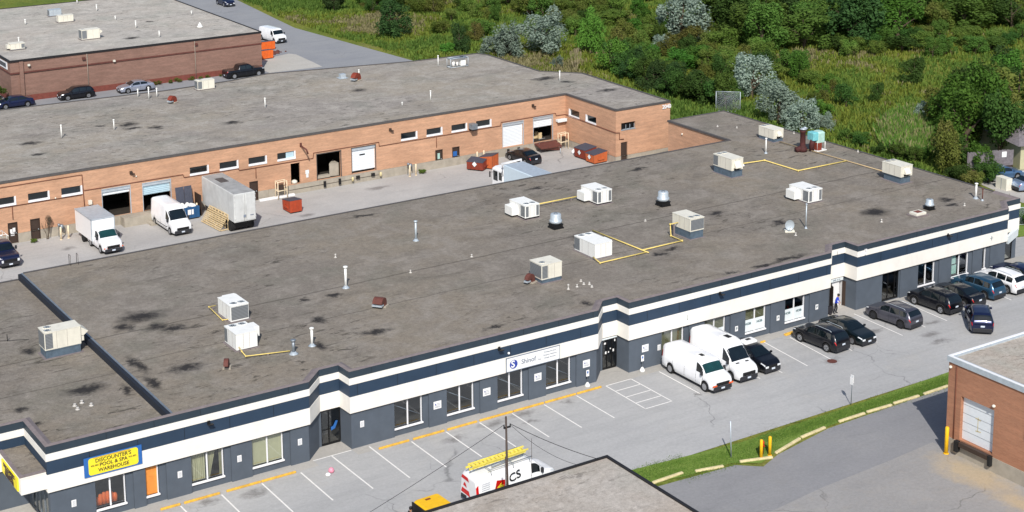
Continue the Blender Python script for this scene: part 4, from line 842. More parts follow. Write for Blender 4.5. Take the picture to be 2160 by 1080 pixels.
gas('branched yellow gas pipe in front of the white unit and the raised unit', [[(73.0,9.4,5.75),(72.85,8.25,zg),(77.5,8.3,zg)],[(77.3,15.4,zg),(77.6,8.1,zg)],[(77.6,8.9,zg),(81.75,8.95,zg),(81.8,10.5,zg),(81.8,10.6,6.6),(82.6,10.6,6.6)]], .055)
gas('faded gas pipe running along the rear right roof to the ribbed unit', [[(110.2,28.4,zg),(110.6,19.5,zg),(110.8,14.4,zg)]], .05, 'gas2')
gas('gas pipe zigzag from the raised cream unit, with a thick yellow stretch', [[(99.1,23.9,5.8),(101.0,23.9,5.75),(104.15,23.9,zg),(104.3,19.3,zg),(110.7,19.25,zg)]], .06)
m = MB(); m.lathe(100.4,23.6,[(.12,5.7),(.2,5.8),(.12,5.95)],10); m.lathe(100.9,23.4,[(.15,5.62),(.2,5.75),(.05,5.9)],10); tag(m.build('gas_regulator','unitw'), 'white gas regulator cluster beside the raised cream unit', 'regulator')

# ---------------------------------------------------------------- rear brick building
B2 = empty('brick_building', (60,56.8,0), 0, 'long orange brick building with loading doors behind the service yard', 'building')
def wp2(mb, name, mats): return world_parent(mb.build(name, mats), B2)
Y2 = 56.8; HT = 6.12
foot = [(8,Y2),(103.45,Y2),(103.45,47.2),(111.0,47.2),(111.4,64.6),(107.8,68.5),(107.9,80.2),(107.2,81.9),(98.0,82.4),(79.8,86.1),(74.5,85.0),(66,84.45),(55.5,85.2),(8,88.0)]
world_parent(sheet('roof', foot, HT-.05, 'roof2', None), B2)
W2 = [(38.4,40.68),(41.85,43.85),(45.02,47.02),(57.95,59.93),(61.12,63.12),(64.26,66.25),(67.45,69.47),(81.94,83.92),(85.1,87.06),(88.25,90.22),(91.42,93.38)]
win_h = [(a,b,3.74,4.57) for a,b in W2]
DOCK = [(48.95,51.7,.95,3.77,'open',3.13),(53.03,55.85,.9,3.72,'blue',2.5),(71.9,74.65,1.0,3.77,'none',9),(75.98,78.76,1.05,3.8,'shut',1.25),(94.9,97.6,1.02,3.76,'closed',0),(99.02,101.6,.97,3.85,'open',2.66)]
DOOR = [(39.78,40.68,'with white notices'),(41.88,42.8,'beside the leafless bush'),(64.25,65.18,'behind the trailer'),(86.15,87.07,'with a pale poster'),(88.3,89.22,'with a blue poster')]
holes = win_h + [d[:4] for d in DOCK] + [(a,b,0.02,2.05) for a,b,t in DOOR] + [(68.9,69.95,1.05,3.24)]
bw = MB(); base_z = .93
wall_holes(bw, 8, 103.45, base_z, HT-.2, Y2, [h for h in holes if h[2] > .5], .2)
# door tops cut into the brick
bw = MB(); allh = [(a,b,max(c,base_z),d) for a,b,c,d in holes]; wall_holes(bw, 8, 103.45, base_z, HT-.18, Y2, allh, .2)
wall_holes(bw, 47.2, Y2, .8, HT-.18, 103.45, [(50.86,52.82,3.62,4.5),(54.1,56.1,3.62,4.5)], .2, 'x')
wall_holes(bw, 103.45, 111.0, .8, HT-.18, 47.2, [(104.18,106.12,3.7,4.5),(104.15,105.07,.8,2.32)], .2)
for a, b in zip(foot[3:], foot[4:]+foot[:1]): bw.add([(*a,0),(*b,0),(*b,HT-.18),(*a,HT-.18)], [(0,1,2,3)])
wp2(bw, 'wall', 'brick')
cbs = MB(); wall_holes(cbs, 8, 103.43, 0, base_z, Y2-.04, [(h[0],h[1],max(0,h[2]),base_z) for h in holes if h[2] < base_z-.01 and h[2] < .5], .24); cbs.box(8,103.4,Y2-.04,Y2+.1,base_z-.01,base_z)
wall_holes(cbs, 47.16, Y2, 0, .8, 103.41, [], .1, 'x'); wall_holes(cbs, 103.41, 111.04, 0, .8, 47.16, [(104.15,105.07,.1,.8)], .2); wp2(cbs, 'concrete_base', 'cbase')
rm = MB()
for i in range(len(foot)):
    a, b = Vector(foot[i]), Vector(foot[(i+1)%len(foot)]); d = (b-a); L = d.length; rz = math.atan2(d.y, d.x)
    rm.add([(p[0],p[1],z) for z in (HT-.18,HT+.03) for p in ((a+Vector((math.sin(rz),-math.cos(rz)))*.06),(b+Vector((math.sin(rz),-math.cos(rz)))*.06),(b-Vector((math.sin(rz),-math.cos(rz)))*.16),(a-Vector((math.sin(rz),-math.cos(rz)))*.16))], [(3,2,1,0),(4,5,6,7),(0,1,5,4),(2,3,7,6),(1,2,6,5),(3,0,4,7)])
wp2(rm, 'roof_edge', 'rim_dark')
labs2 = {3:'window with a pale object inside',6:'window with a half drawn white blind'}
for i, (a, b) in enumerate(W2):
    g = MB(); y = Y2+.14; g.add([(a,y,3.74),(b,y,3.74),(b,y,4.57),(a,y,4.57)], [(0,1,2,3)]); wn = wp2(g, 'window', 'darkglass'); tag(wn, labs2.get(i))
    f = MB(); f.box(b-.12,b+.02,Y2-.04,y+.01,3.74,4.57); world_parent(f.build('frame','frame'), wn)
    s = MB(); s.bbox(a-.02,b+.03,Y2-.07,y+.01,3.72,3.90,.015); world_parent(s.build('sill','frame'), wn)
    if i == 6: q = MB(); q.box((a+b)/2,b-.15,y-.02,y-.01,3.9,4.5); world_parent(q.build('blind','shutterb'), wn)
for a, b in ((50.86,52.82),(54.1,56.1)):
    g = MB(); x = 103.45+.14; g.add([(x,a,3.62),(x,b,3.62),(x,b,4.5),(x,a,4.5)], [(0,1,2,3)]); wn = wp2(g, 'window', 'darkglass')
    f = MB(); f.box(103.41,x+.01,b-.14,b+.02,3.62,4.5); f.box(103.38,x+.01,a-.02,b+.02,3.6,3.78); world_parent(f.build('frame','frame'), wn)
g = MB(); g.add([(104.18,47.38,3.7),(106.12,47.38,3.7),(106.12,47.38,4.5),(104.18,47.38,4.5)], [(0,1,2,3)]); wn = tag(wp2(g, 'window', 'darkglass'), 'window with tilted open panes')
f = MB()
for x in (104.75,105.3,105.9): f.box(x-.02,x+.02,47.1,47.14,3.78,4.3); f.box(x-.45,x,47.1,47.12,3.78,3.84)
f.box(104.15,106.15,47.14,47.37,3.66,3.71); world_parent(f.build('frame','galv'), wn)
for a, b, t in DOOR:
    m = MB(); m.bbox(a+.04,b-.04,Y2+.08,Y2+.13,.02,2.0,.01); m.box(a,a+.05,Y2-.03,Y2+.14,.02,2.05); m.box(b-.05,b,Y2-.03,Y2+.14,.02,2.05); m.box(a,b,Y2-.03,Y2+.14,2.0,2.06); d = tag(wp2(m, 'door', 'doorbrown'), 'dark brown metal door ' + t)
    h = MB(); h.box(b-.2,b-.12,Y2+.02,Y2+.08,.95,1.02); world_parent(h.build('handle','galv'), d)
    if 'notices' in t: q = MB(); q.box(a+.2,a+.42,Y2+.07,Y2+.075,1.05,1.4); q.box(a+.45,a+.7,Y2+.07,Y2+.075,1.1,1.5); q.box(a+.25,a+.6,Y2+.066,Y2+.07,.75,1.05); world_parent(q.build('notice','white'), d)
    if 'pale' in t: q = MB(); q.box(a+.32,a+.62,Y2+.07,Y2+.075,1.0,1.65); world_parent(q.build('poster','turq2'), d)
    if 'blue' in t: q = MB(); q.box(a+.15,a+.65,Y2+.07,Y2+.075,1.0,1.55); world_parent(q.build('poster','bluesign'), d)
m = MB(); m.bbox(104.2,105.03,47.28,47.33,.1,2.28,.01); tag(wp2(m, 'door', 'doorbrown'), 'dark brown metal door on the right wing')
for a, b, z0, z1, k, zs in DOCK:
    q = MB(); y1 = Y2+5
    q.add([(a-.5,Y2+.21,z0),(b+.8,Y2+.21,z0),(b+.8,y1,z0),(a-.5,y1,z0)], [(0,1,2,3)]); q.add([(a-.5,y1,z0),(b+.8,y1,z0),(b+.8,y1,z1+.5),(a-.5,y1,z1+.5)], [(0,1,2,3)])
    for x in (a-.5,b+.8): q.add([(x,Y2+.21,z0),(x,y1,z0),(x,y1,z1+.5),(x,Y2+.21,z1+.5)], [(0,1,2,3)])
    q.add([(a-.5,Y2+.21,z1+.5),(b+.8,Y2+.21,z1+.5),(b+.8,y1,z1+.5),(a-.5,y1,z1+.5)], [(0,1,2,3)])
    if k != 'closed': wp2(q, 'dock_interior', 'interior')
    if k in ('open','blue','shut','closed'):
        zb = zs if k != 'closed' else z0; m = MB(); n = max(2,int((z1-zb)/.16))
        for i in range(n):
            za, zz = zb+(z1-zb)*i/n, zb+(z1-zb)*(i+1)/n; m.add([(a,Y2+.16,za),(b,Y2+.16,za),(b,Y2+.135,(za+zz)/2),(a,Y2+.135,(za+zz)/2),(b,Y2+.16,zz),(a,Y2+.16,zz)], [(0,1,2,3),(3,2,4,5)])
        lab = {'open':'half raised white roll up shutter','blue':'pale blue roll up shutter, half raised','shut':'white overhead door with a small window slot, slightly raised','closed':'closed white overhead door'}[k]
        d = tag(wp2(m, 'loading_door', 'shutterb' if k == 'blue' else 'shutter'), lab)
        h = MB(); h.box(a,b,Y2+.02,Y2+.13,z1-.3,z1-.02); world_parent(h.build('shutter_housing','galv'), d)
        if k == 'shut': w_ = MB(); w_.box(76.95,77.6,Y2+.12,Y2+.134,2.86,3.0); world_parent(w_.build('window_slot','darkglass'), d)
    f = MB(); f.box(b,b+.09,Y2-.03,Y2+.02,z0,z1+.05); f.box(a-.06,a,Y2-.03,Y2+.02,z0,z1+.05); f.box(a-.06,b+.09,Y2-.06,Y2+.02,z1,z1+.07); wp2(f, 'door_frame', 'rim_dark' if k in ('none','shut') else 'galv')
# dock ledges and bumpers
m = MB(); m.box(50.6,56.1,55.6,Y2-.05,0,.9); m.box(52.9,56,54.6,55.6,0,.2); wp2(m, 'loading_platform', 'cbase')
m = MB(); m.box(66.3,103.3,Y2-.10,Y2-.045,0,.9); m.box(68.5,79,Y2-.22,Y2-.102,.55,1.0); wp2(m, 'dock_ledge', 'cbase')
bp = MB()
for x in (72.6,74.35): bp.box(x-.12,x+.12,Y2-.36,Y2-.225,.25,.85)
for x in (76.5,78.3): bp.box(x-.2,x+.2,Y2-.36,Y2-.225,.5,.82)
for x in (95.5,96.9): bp.box(x-.13,x+.13,Y2-.26,Y2-.105,.35,.8)
wp2(bp, 'dock_bumpers', 'rubber')
bp = MB()
for x in (75.85,79.2): bp.lathe(x,Y2-.35,[(.12,.35),(.14,.65),(.08,.8)],10)
wp2(bp, 'yellow_guides', 'yellow_curb')
# conduit along the wall (stepped)
path = [(8,5.55),(47.05,5.6),(47.15,2.0)]
m = MB(); m.tube([(8,Y2-.05,5.59),(47.08,Y2-.05,5.6),(47.12,Y2-.05,3.7),(47.16,Y2-.05,2.3)], .04, 6)
m.tube([(47.2,Y2-.06,4.02),(57.2,Y2-.06,4.0),(57.3,Y2-.06,3.68),(63.1,Y2-.06,3.68),(63.2,Y2-.06,3.47),(71.45,Y2-.06,3.46),(71.52,Y2-.06,4.02),(79.2,Y2-.06,4.03),(79.25,Y2-.06,3.58),(94.58,Y2-.06,3.62),(94.65,Y2-.06,4.0),(102.02,Y2-.06,4.02),(102.1,Y2-.06,3.72),(103.38,Y2-.06,3.7),(103.38,47.12,3.56),(103.9,47.12,3.5),(103.9,47.12,2.75),(104.5,47.12,2.7)], .04, 6)
m.tube([(8,Y2-.05,3.66),(47.0,Y2-.05,3.64)], .035, 6)
for x in (40.3,65.0,86.3): m.tube([(x,Y2-.05,3.6 if x<50 else 3.5),(x,Y2-.05,2.35)], .035, 6)
wp2(m, 'conduit', 'brownpipe')
text2 = text_mesh('address_number', '2040', .62, 'white', None, face_y(110.42,47.1,5.55), bold=.02); world_parent(text2, B2)
m = MB(); m.box(102.05,103.3,Y2-.5,Y2-.06,3.05,3.3); m.box(102.05,103.3,Y2-.52,Y2-.5,3.0,3.36); tag(m.build('wall_sign','film'), 'small white projecting sign in the inner corner of the brick building', 'sign')
m = MB(); m.box(70.55,70.95,Y2-.03,Y2-.005,1.9,2.3); m.box(70.62,70.88,Y2-.03,Y2-.005,1.5,1.88); tag(m.build('wall_notice','film'), 'white notice on the brick wall between the small opening and the dark dock', 'notice')
m = MB(); m.bbox(47.5,47.85,Y2-.3,Y2-.01,2.6,3.0); tag(m.build('meter_box','unit'), 'cream meter box on the brick wall behind the box truck', 'meter box')
for x, z, t in ((51.9,5.05,'above the first shutters'),(78.0,0,''),(80.6,5.2,'above the white overhead door'),(98.9,5.35,'above the far loading doors')):
    if not t: continue
    m = MB(); m.box(x-.12,x+.12,Y2-.2,Y2-.01,z-.15,z+.15); m.box(x+.02,x+.3,Y2-.35,Y2-.1,z-.18,z-.08); tag(m.build('wall_lamp','doorbrown'), 'dark brown lamp on the brick wall '+t, 'wall lamp', 'brown lamps on the brick wall')
m = MB(); m.tube([(70.1,Y2-.02,5.0),(70.3,Y2-.9,4.75),(70.45,Y2-1.0,4.3)], .09, 8); m.box(70.0,70.2,Y2-.1,Y2-.01,4.9,5.3); tag(m.build('exhaust_pipe','rust'), 'drooping rusty exhaust pipe over the half blinded window', 'pipe')
o = empty('hanging_heater', (90.75,Y2-.45,3.75), 0, 'blue grey box on a bracket between two high windows of the brick wall', 'wall unit'); m = MB(); m.bbox(-.35,.35,-.4,.4,.15,.75); m.build('cabinet','grey',o); m = MB(); m.box(-.3,.3,-.35,.4,0,.14); m.build('bracket','black',o)
for x, z, t in ((44.4,3.75,'left of the third high window'),(52.4,4.6,'between the two shutters')):
    m = MB(); m.lathe(x,Y2-.08,[(.03,z-.08),(.08,z-.03),(.08,z+.03),(.03,z+.08)],10); tag(m.build('round_lamp','unit'), 'small pale round lamp on the brick wall '+t, 'wall lamp')
m = MB(); m.lathe(106.57,39.6,[(.03,4.45),(.09,4.5),(.09,4.6),(.03,4.66)],10); tag(m.build('round_lamp','unit'), 'small pale round lamp on the brick wall of the rear wing', 'wall lamp')
g = MB(); g.add([(106.78,35.2,3.0),(106.78,36.4,3.0),(106.78,36.4,3.6),(106.78,35.2,3.6)], [(0,1,2,3)]); wp(g, 'window', 'darkglass')

# ---------------------------------------------------------------- brown building at the top left
B3 = empty('brown_building', (75,114.4,0), 0, 'brown brick building with a pale gravel roof at the top left', 'building')
f3 = [(56.95,114.45),(91.9,114.35),(91.9,154.0),(56.95,154.0)]
world_parent(sheet('roof', f3, 5.47, 'roof3', None), B3)
m = MB(); m.prism([(56.97,114.47),(91.88,114.37),(91.88,153.98),(56.97,153.98)], .75, 5.3, caps=False); world_parent(m.build('wall','brick2'), B3)
m = MB(); m.prism([(56.95,114.45),(91.9,114.35),(91.9,154),(56.95,154)], 0, .78, caps=False); world_parent(m.build('red_plinth','redpaint'), B3)
m = MB(); m.box(56.9,91.95,114.33,114.5,5.3,5.55); m.box(56.85,57.05,114.5,154,5.3,5.55); m.box(91.8,92.0,114.5,154,5.3,5.55); m.box(57.05,91.8,153.85,154,5.3,5.55); world_parent(m.build('roof_edge','rim_black'), B3)
m = MB(); m.box(56.9,91.93,114.29,114.42,3.75,3.92); m.box(56.88,57.0,114.42,154,3.75,3.92); world_parent(m.build('string_course','rust'), B3)
m = MB(); m.box(58.1,58.6,114.2,114.4,0,5.3); world_parent(m.build('pilaster','brick2'), B3)
for x in (67.0,82.0): m = MB(); m.tube([(x,114.25,.1),(x,114.25,5.3)], .035, 6); world_parent(m.build('downspout','cbase'), B3)
for x, z in ((66.55,4.75),(82.2,4.85)): m = MB(); m.box(x-.2,x+.2,114.15,114.34,z-.15,z+.15); world_parent(m.build('wall_vent','rust'), B3)
for x, z in ((59.3,4.75),(70.6,3.95)): m = MB(); m.box(x-.15,x+.15,114.05,114.3,z-.12,z+.12); world_parent(m.build('wall_lamp','unit'), B3)
m = MB(); m.box(56.88,56.96,115.6,119.5,4.2,5.1); wn = world_parent(m.build('window','frame'), B3); m = MB(); m.box(56.86,56.9,116.0,119.2,4.4,4.95); world_parent(m.build('pane','darkglass'), wn)

# ---------------------------------------------------------------- right and bottom buildings
B4 = empty('red_brick_building', (79.2,-22.1,0), 0, 'red brick building with a loading door at the lower right', 'building')
x4, y4 = 79.2, -22.1; H4 = 6.6
m = MB(); wall_holes(m, -60, y4, 1.0, 6.25, x4, [(-26.0,-23.25,1.15,4.2)], .28, 'x'); m.add([(x4,y4,0),(120,y4,0),(120,y4,6.25),(x4,y4,6.25)], [(0,1,2,3)]); m.add([(x4+.0,-60,1),(120,-60,1),(120,-60,6.25),(x4,-60,6.25)],[(0,1,2,3)]); m.add([(120,y4,0),(120,-60,0),(120,-60,6.25),(120,y4,6.25)],[(0,1,2,3)])
world_parent(m.build('wall','brick3'), B4)
m = MB(); m.box(x4-.05,x4+.2,-60,y4+.04,0,1.0); m.box(x4+.2,120,y4-.1,y4+.04,0,1.0); world_parent(m.build('concrete_base','cbase'), B4)
m = MB(); m.box(x4-.1,x4+.25,-60,y4+.1,6.25,6.62); m.box(x4+.25,120,y4-.25,y4+.1,6.25,6.62); world_parent(m.build('parapet_flashing','galv'), B4)
m = MB(); m.box(x4+.1,120,y4-.12,y4+.06,6.62,6.66); m.box(x4-.06,x4+.1,-60,y4+.06,6.62,6.66); world_parent(m.build('parapet_cap','white'), B4)
world_parent(sheet('roof', rect(x4+.2,-60,120,y4-.2), 6.5, 'roof4', None), B4)
m = MB(); n = 5
for i in range(n): za, zb = 1.15+3.05*i/n, 1.15+3.05*(i+1)/n; m.add([(x4+.27,-26.0,za+.015),(x4+.27,-23.25,za+.015),(x4+.27,-23.25,zb-.015),(x4+.27,-26.0,zb-.015)],[(0,1,2,3)]); m.add([(x4+.29,-26.0,zb-.015),(x4+.29,-23.25,zb-.015),(x4+.29,-23.25,zb+.015),(x4+.29,-26.0,zb+.015)],[(0,1,2,3)])
d = tag(world_parent(m.build('loading_door','shutter'), B4), 'pale sectional loading door with a yellow painted arrow')
m = MB()
for q in ([(-24.55,2.1),(-24.5,2.1),(-24.5,3.1),(-24.55,3.1)],[(-24.75,2.9),(-24.3,2.95),(-24.3,3.02),(-24.75,2.97)],[(-24.8,2.12),(-24.35,2.06),(-24.35,2.13),(-24.8,2.19)]): m.add([(x4+.255,a,b) for a,b in q], [(0,1,2,3)])
world_parent(m.build('arrow_mark','yellow_curb'), d)
m = MB(); m.box(x4-.34,x4-.052,-25.85,-23.5,.80,1.10); world_parent(m.build('dock_leveler','doorbrown'), B4)
m = MB(); m.box(x4-.35,x4-.052,-23.4,-23.1,.35,1.1); m.box(x4-.30,x4-.052,-26.1,-25.87,.4,1.1); world_parent(m.build('dock_bumpers','rubber'), B4)
m = MB(); m.tube([(x4-.05,-22.8,1.0),(x4-.05,-22.8,6.2)], .03, 6); world_parent(m.build('downspout','brownpipe'), B4)
for yy, zz in ((-22.35,5.95),(-26.05,4.55)): m = MB(); m.lathe(x4-.14,yy,[(.04,zz-.1),(.12,zz-.04),(.12,zz+.04),(.04,zz+.1)],12); world_parent(m.build('wall_lamp','unit'), B4)
m = MB(); m.box(x4-.06,x4-.002,-29.2,-28.5,3.1,4.0); world_parent(m.build('wall_panel','walk'), B4)
B5 = empty('foreground_building', (46,-26,0), 0, 'low building at the bottom edge of which only the beige gravel roof shows', 'building')
f5 = [(20,-20.6),(52.25,-20.6),(52.1,-45),(20,-45)]
world_parent(sheet('roof', f5, 6.0, 'roof4', None), B5)
m = MB(); m.prism(f5, 0, 5.9, caps=False); world_parent(m.build('wall','brick3'), B5)
m = MB(); m.box(20,52.35,-20.66,-20.5,5.85,6.1); m.box(52.17,52.35,-45,-20.66,5.85,6.1); world_parent(m.build('roof_edge','rim_black'), B5)
# ---------------------------------------------------------------- vehicles
def interp(pts, x):
    if x <= pts[0][0]: return pts[0][1]
    for (a,b),(c,d) in zip(pts, pts[1:]):
        if x <= c:
            t = (x-a)/(c-a); return b+(d-b)*t
    return pts[-1][1]
def smooth_interp(pts, x):
    h = .07; return (interp(pts,x-h)+2*interp(pts,x)+interp(pts,x+h))/4
PROF = {
 'sedan': dict(L=4.75,W=1.84,rw=.33,wx=(-1.42,1.38),belt=[(-2.37,.62),(-2.3,.85),(-2.1,.96),(-1.2,.98),(.9,.93),(1.9,.82),(2.25,.74),(2.37,.62)],top=[(-2.37,.64),(-2.28,.92),(-2.15,1.03),(-1.72,1.06),(-.95,1.40),(-.3,1.46),(.15,1.45),(.4,1.40),(1.15,1.0),(1.95,.88),(2.27,.78),(2.37,.66)],
    wind=(.42,1.12),rear=(-1.66,-.98),side=(-1.35,.75),tw=.74,pillars=(-.35,)),
 'suv': dict(L=4.55,W=1.86,rw=.36,wx=(-1.36,1.38),belt=[(-2.27,.7),(-2.22,.95),(-2.0,1.05),(.9,1.02),(1.8,.96),(2.14,.88),(2.27,.74)],top=[(-2.27,.75),(-2.22,1.08),(-1.85,1.54),(-1.6,1.62),(-.6,1.69),(.1,1.68),(.4,1.62),(1.12,1.10),(1.85,1.02),(2.17,.93),(2.27,.78)],
    wind=(.42,1.1),rear=(-2.17,-1.84),side=(-1.85,.75),tw=.76,pillars=(-1.15,-.2)),
 'hatch': dict(L=4.3,W=1.75,rw=.31,wx=(-1.3,1.3),belt=[(-2.15,.65),(-2.1,.9),(-1.9,.98),(.8,.96),(1.7,.86),(2.02,.76),(2.15,.62)],top=[(-2.15,.7),(-2.1,1.0),(-1.8,1.40),(-1.4,1.50),(-.5,1.54),(.0,1.53),(.3,1.47),(1.15,1.03),(1.75,.92),(2.05,.80),(2.15,.66)],
    wind=(.33,1.12),rear=(-2.06,-1.8),side=(-1.75,.7),tw=.76,pillars=(-1.0,-.15)),
 'van': dict(L=6.1,W=2.0,rw=.38,wx=(-1.9,2.15),belt=[(-3.05,.9),(-3.0,1.1),(1.6,1.18),(2.6,1.08),(2.95,1.02),(3.05,.90)],top=[(-3.05,1.7),(-2.95,2.0),(-2.6,2.08),(1.0,2.12),(1.35,2.08),(1.55,1.98),(2.15,1.28),(2.7,1.16),(2.97,1.07),(3.05,.94)],
    wind=(1.6,2.14),rear=None,side=(1.1,1.85),tw=.86,pillars=(),zb=.32),
 'highvan': dict(L=5.95,W=2.0,rw=.36,wx=(-1.75,2.0),belt=[(-2.97,.9),(-2.93,1.2),(1.6,1.25),(2.4,1.12),(2.85,1.04),(2.97,.90)],top=[(-2.97,2.3),(-2.9,2.58),(-2.5,2.66),(.6,2.68),(1.0,2.60),(1.28,2.35),(2.05,1.36),(2.6,1.20),(2.87,1.10),(2.97,.94)],
    wind=(1.32,2.02),rear=None,side=(1.0,1.8),tw=.86,pillars=(),zb=.30),
 'pickup': dict(L=5.6,W=1.98,rw=.39,wx=(-1.75,1.85),belt=[(-2.8,.9),(-2.75,1.12),(.9,1.14),(2.2,1.10),(2.68,1.04),(2.8,.92)],top=[(-2.8,.95),(-2.75,1.16),(-1.05,1.18),(-.95,1.72),(-.6,1.82),(.4,1.84),(.65,1.78),(1.3,1.22),(2.3,1.15),(2.7,1.08),(2.8,.96)],
    wind=(.68,1.26),rear=(-1.04,-.96),side=(-.85,.95),tw=.80,pillars=(.0,),zb=.36),
 'cab': dict(L=4.6,W=1.95,rw=.38,wx=(-1.2,1.35),belt=[(-2.3,.7),(-.4,.75),(-.3,1.1),(.9,1.14),(1.7,1.10),(2.2,1.02),(2.3,.90)],top=[(-2.3,.72),(-.45,.78),(-.3,1.95),(.2,2.02),(.5,1.98),(1.15,1.28),(1.8,1.18),(2.2,1.08),(2.3,.94)],
    wind=(.55,1.12),rear=None,side=(-.15,.85),tw=.84,pillars=(),zb=.34),
}
def car(name, label, cat, x, y, rz, kind, paint, sc=(1,1,1), glass='darkglass', rack=False, group=None, rimmat='rimm', mirrors=True, z=0.0, extra=None, lights=True, bumpermat='bumper'):
    P = PROF[kind]; L, W, rw = P['L'], P['W'], P['rw']; zb0 = P.get('zb', .24); ra = rw+.07
    o = empty(name, (x,y,z), rz, label, cat, group); o.scale = sc
    xs = set([-L/2, L/2]); n = 46
    for i in range(n+1): xs.add(-L/2+L*i/n)
    for w_ in P['wx']:
        for k in range(-6,7): xs.add(w_+ra*math.sin(k*PI/12))
    for a, b in P['top']+P['belt']: xs.add(a)
    xs = sorted(xs); xs = [a for i, a in enumerate(xs) if i == 0 or a-xs[i-1] > .012]
    def section(u):
        belt = smooth_interp(P['belt'], u); top = max(smooth_interp(P['top'], u), belt+.012)
        e = min(1, (L/2-abs(u))/.55); w_ = W/2*(1-.13*(1-max(0,e))**1.8)
        if u > 0 and u > L/2-1.1: w_ *= 1-.05*((u-(L/2-1.1))/1.1)**2
        zb = zb0
        for q in P['wx']:
            if abs(u-q) < ra-.001: zb = max(zb, rw+math.sqrt(max(0,ra*ra-(u-q)**2)))
        belt = max(belt, zb+.10); top = max(top, belt+.012)
        t = min(1, max(0,(top-belt)/.42)); wr = w_*(.955-(.955-P['tw'])*t)
        zm = zb+(belt-zb)*.42
        return [(w_*.93,zb),(w_*.985,zb+.05 if zb<.5 else zb+.02),(w_,max(zm,zb+.03)),(w_*.985,belt-.05),(w_*.95,belt),(wr,belt+(top-belt)*.88),(wr*.86,belt+(top-belt)*.975),(wr*.45,top),(0,top+.004)]
    def surf(u, v, off=0.0):
        s = section(u); i = min(len(s)-2, int(v)); f = v-i
        yy = s[i][0]+(s[i+1][0]-s[i][0])*f; zz = s[i][1]+(s[i+1][1]-s[i][1])*f
        return Vector((u, yy, zz))
    def nrm(u, v):
        a = surf(min(L/2-.001,u+.03),v)-surf(max(-L/2+.001,u-.03),v); b = surf(u,min(7.99,v+.15))-surf(u,max(0,v-.15)); q = a.cross(b)
        q = q.normalized() if q.length > 1e-7 else Vector((0,0,1)); 
        c = surf(u,v)-Vector((0,0,.8)); c.x = 0
        if kind and q.dot(Vector((max(-.3,min(.3,u*.1)),c.y,c.z+.2))) < 0: q = -q
        return q
    m = MB(); rows = [section(u) for u in xs]; k = len(rows[0])
    for sg in (1,-1):
        vs = [(u, sg*a, b) for u, r_ in zip(xs, rows) for a, b in r_]
        fs = [(i*k+j, (i+1)*k+j, (i+1)*k+j+1, i*k+j+1) for i in range(len(xs)-1) for j in range(k-1)]
        m.add(vs, fs, 0, True)
    for u, r_ in ((xs[0],rows[0]),(xs[-1],rows[-1])):
        m.add([(u,a,b) for a,b in r_]+[(u,-a,b) for a,b in reversed(r_[:-1])]+[], [tuple(range(2*k-1))], 0)
    body = m.build('body', paint, o)
    bm = bmesh.new(); bm.from_mesh(body.data); bmesh.ops.remove_doubles(bm, verts=bm.verts, dist=.0005); bmesh.ops.recalc_face_normals(bm, faces=bm.faces); bm.to_mesh(body.data); bm.free()
    def patch(nm, mat, u0, u1, v0, v1, sides=(1,-1), off=.012, nu=8, nv=3, merge=True, lab=None, inset=0, par=None):
        for sg in (sides if not merge else (0,)):
            q = MB()
            for s2 in ((1,-1) if merge else (sg,)):
                vs = []
                for i in range(nu+1):
                    for j in range(nv+1):
                        u, v = u0+(u1-u0)*i/nu, v0+(v1-v0)*j/nv; p = surf(u,v)+nrm(u,v)*off; vs.append((p.x, s2*max(0,p.y), p.z))
                q.add(vs, [(i*(nv+1)+j,(i+1)*(nv+1)+j,(i+1)*(nv+1)+j+1,i*(nv+1)+j+1) for i in range(nu) for j in range(nv)], 0, True)
            tag(q.build(nm, mat, par or o), lab)
    a, b = P['wind']; patch('windscreen', glass, a+.03, b-.03, 5.35, 8.0, off=.014)
    if P['rear']: a, b = P['rear']; patch('rear_window', 'darkglass', a+.02, b-.02, 5.4, 8.0, off=.014)
    a, b = P['side']; cuts = [a, *P['pillars'], b]
    for c0, c1 in zip(cuts, cuts[1:]):
        for sg in (1,-1): patch('side_window', 'darkglass', c0+.04, c1-.04, 4.12, 4.9, sides=(sg,), merge=False, off=.012, nu=6, nv=2)
    for u_ in (P['side'][0]+.02, *P['pillars'], P['side'][1]+.1) + ((-1.6,-.2) if kind in ('van','highvan') else ()): patch('door_seam', 'bumper', u_-.012, u_+.012, 1.3, 4.0, off=.006, nu=1, nv=4, merge=False)
    if kind in ('van','highvan'): patch('side_moulding', 'bumper' if kind == 'highvan' else paint, -1.4, 1.6, 1.75, 1.95, off=.014, nu=8, nv=1, merge=False)
    q = MB(); q.box(-L/2+.15, L/2-.15, -W/2+.16, W/2-.16, .2, .55); q.build('chassis', 'black', o)
    for w_ in P['wx']:
        for sg in (1,-1):
            yo = sg*(W/2-.115); q = MB(); q.cylx(yo-.11, yo+.11, w_, rw, rw, 22); wh = q.build('wheel', 'rubber', o)
            q = MB(); y1 = yo+sg*.113; q.cylx(y1-.006, y1+.006, w_, rw, rw*.64, 18); q.build('rim', rimmat, wh)
            q = MB(); q.cylx(y1-.004, y1+.012, w_, rw, rw*.16, 8)
            for s5 in range(5):
                an = 2*PI*s5/5; cx, cz = w_+rw*.40*math.cos(an), rw+rw*.40*math.sin(an); q.cylx(y1-.004, y1+.010, cx, cz, rw*.11, 6)
            q.build('rim_openings', 'black', wh)
            q = MB(); q.cylx(sg*(W/2-.5), sg*(W/2-.2), w_, rw+.02, ra, 18); q.build('wheel_arch', 'black', o)
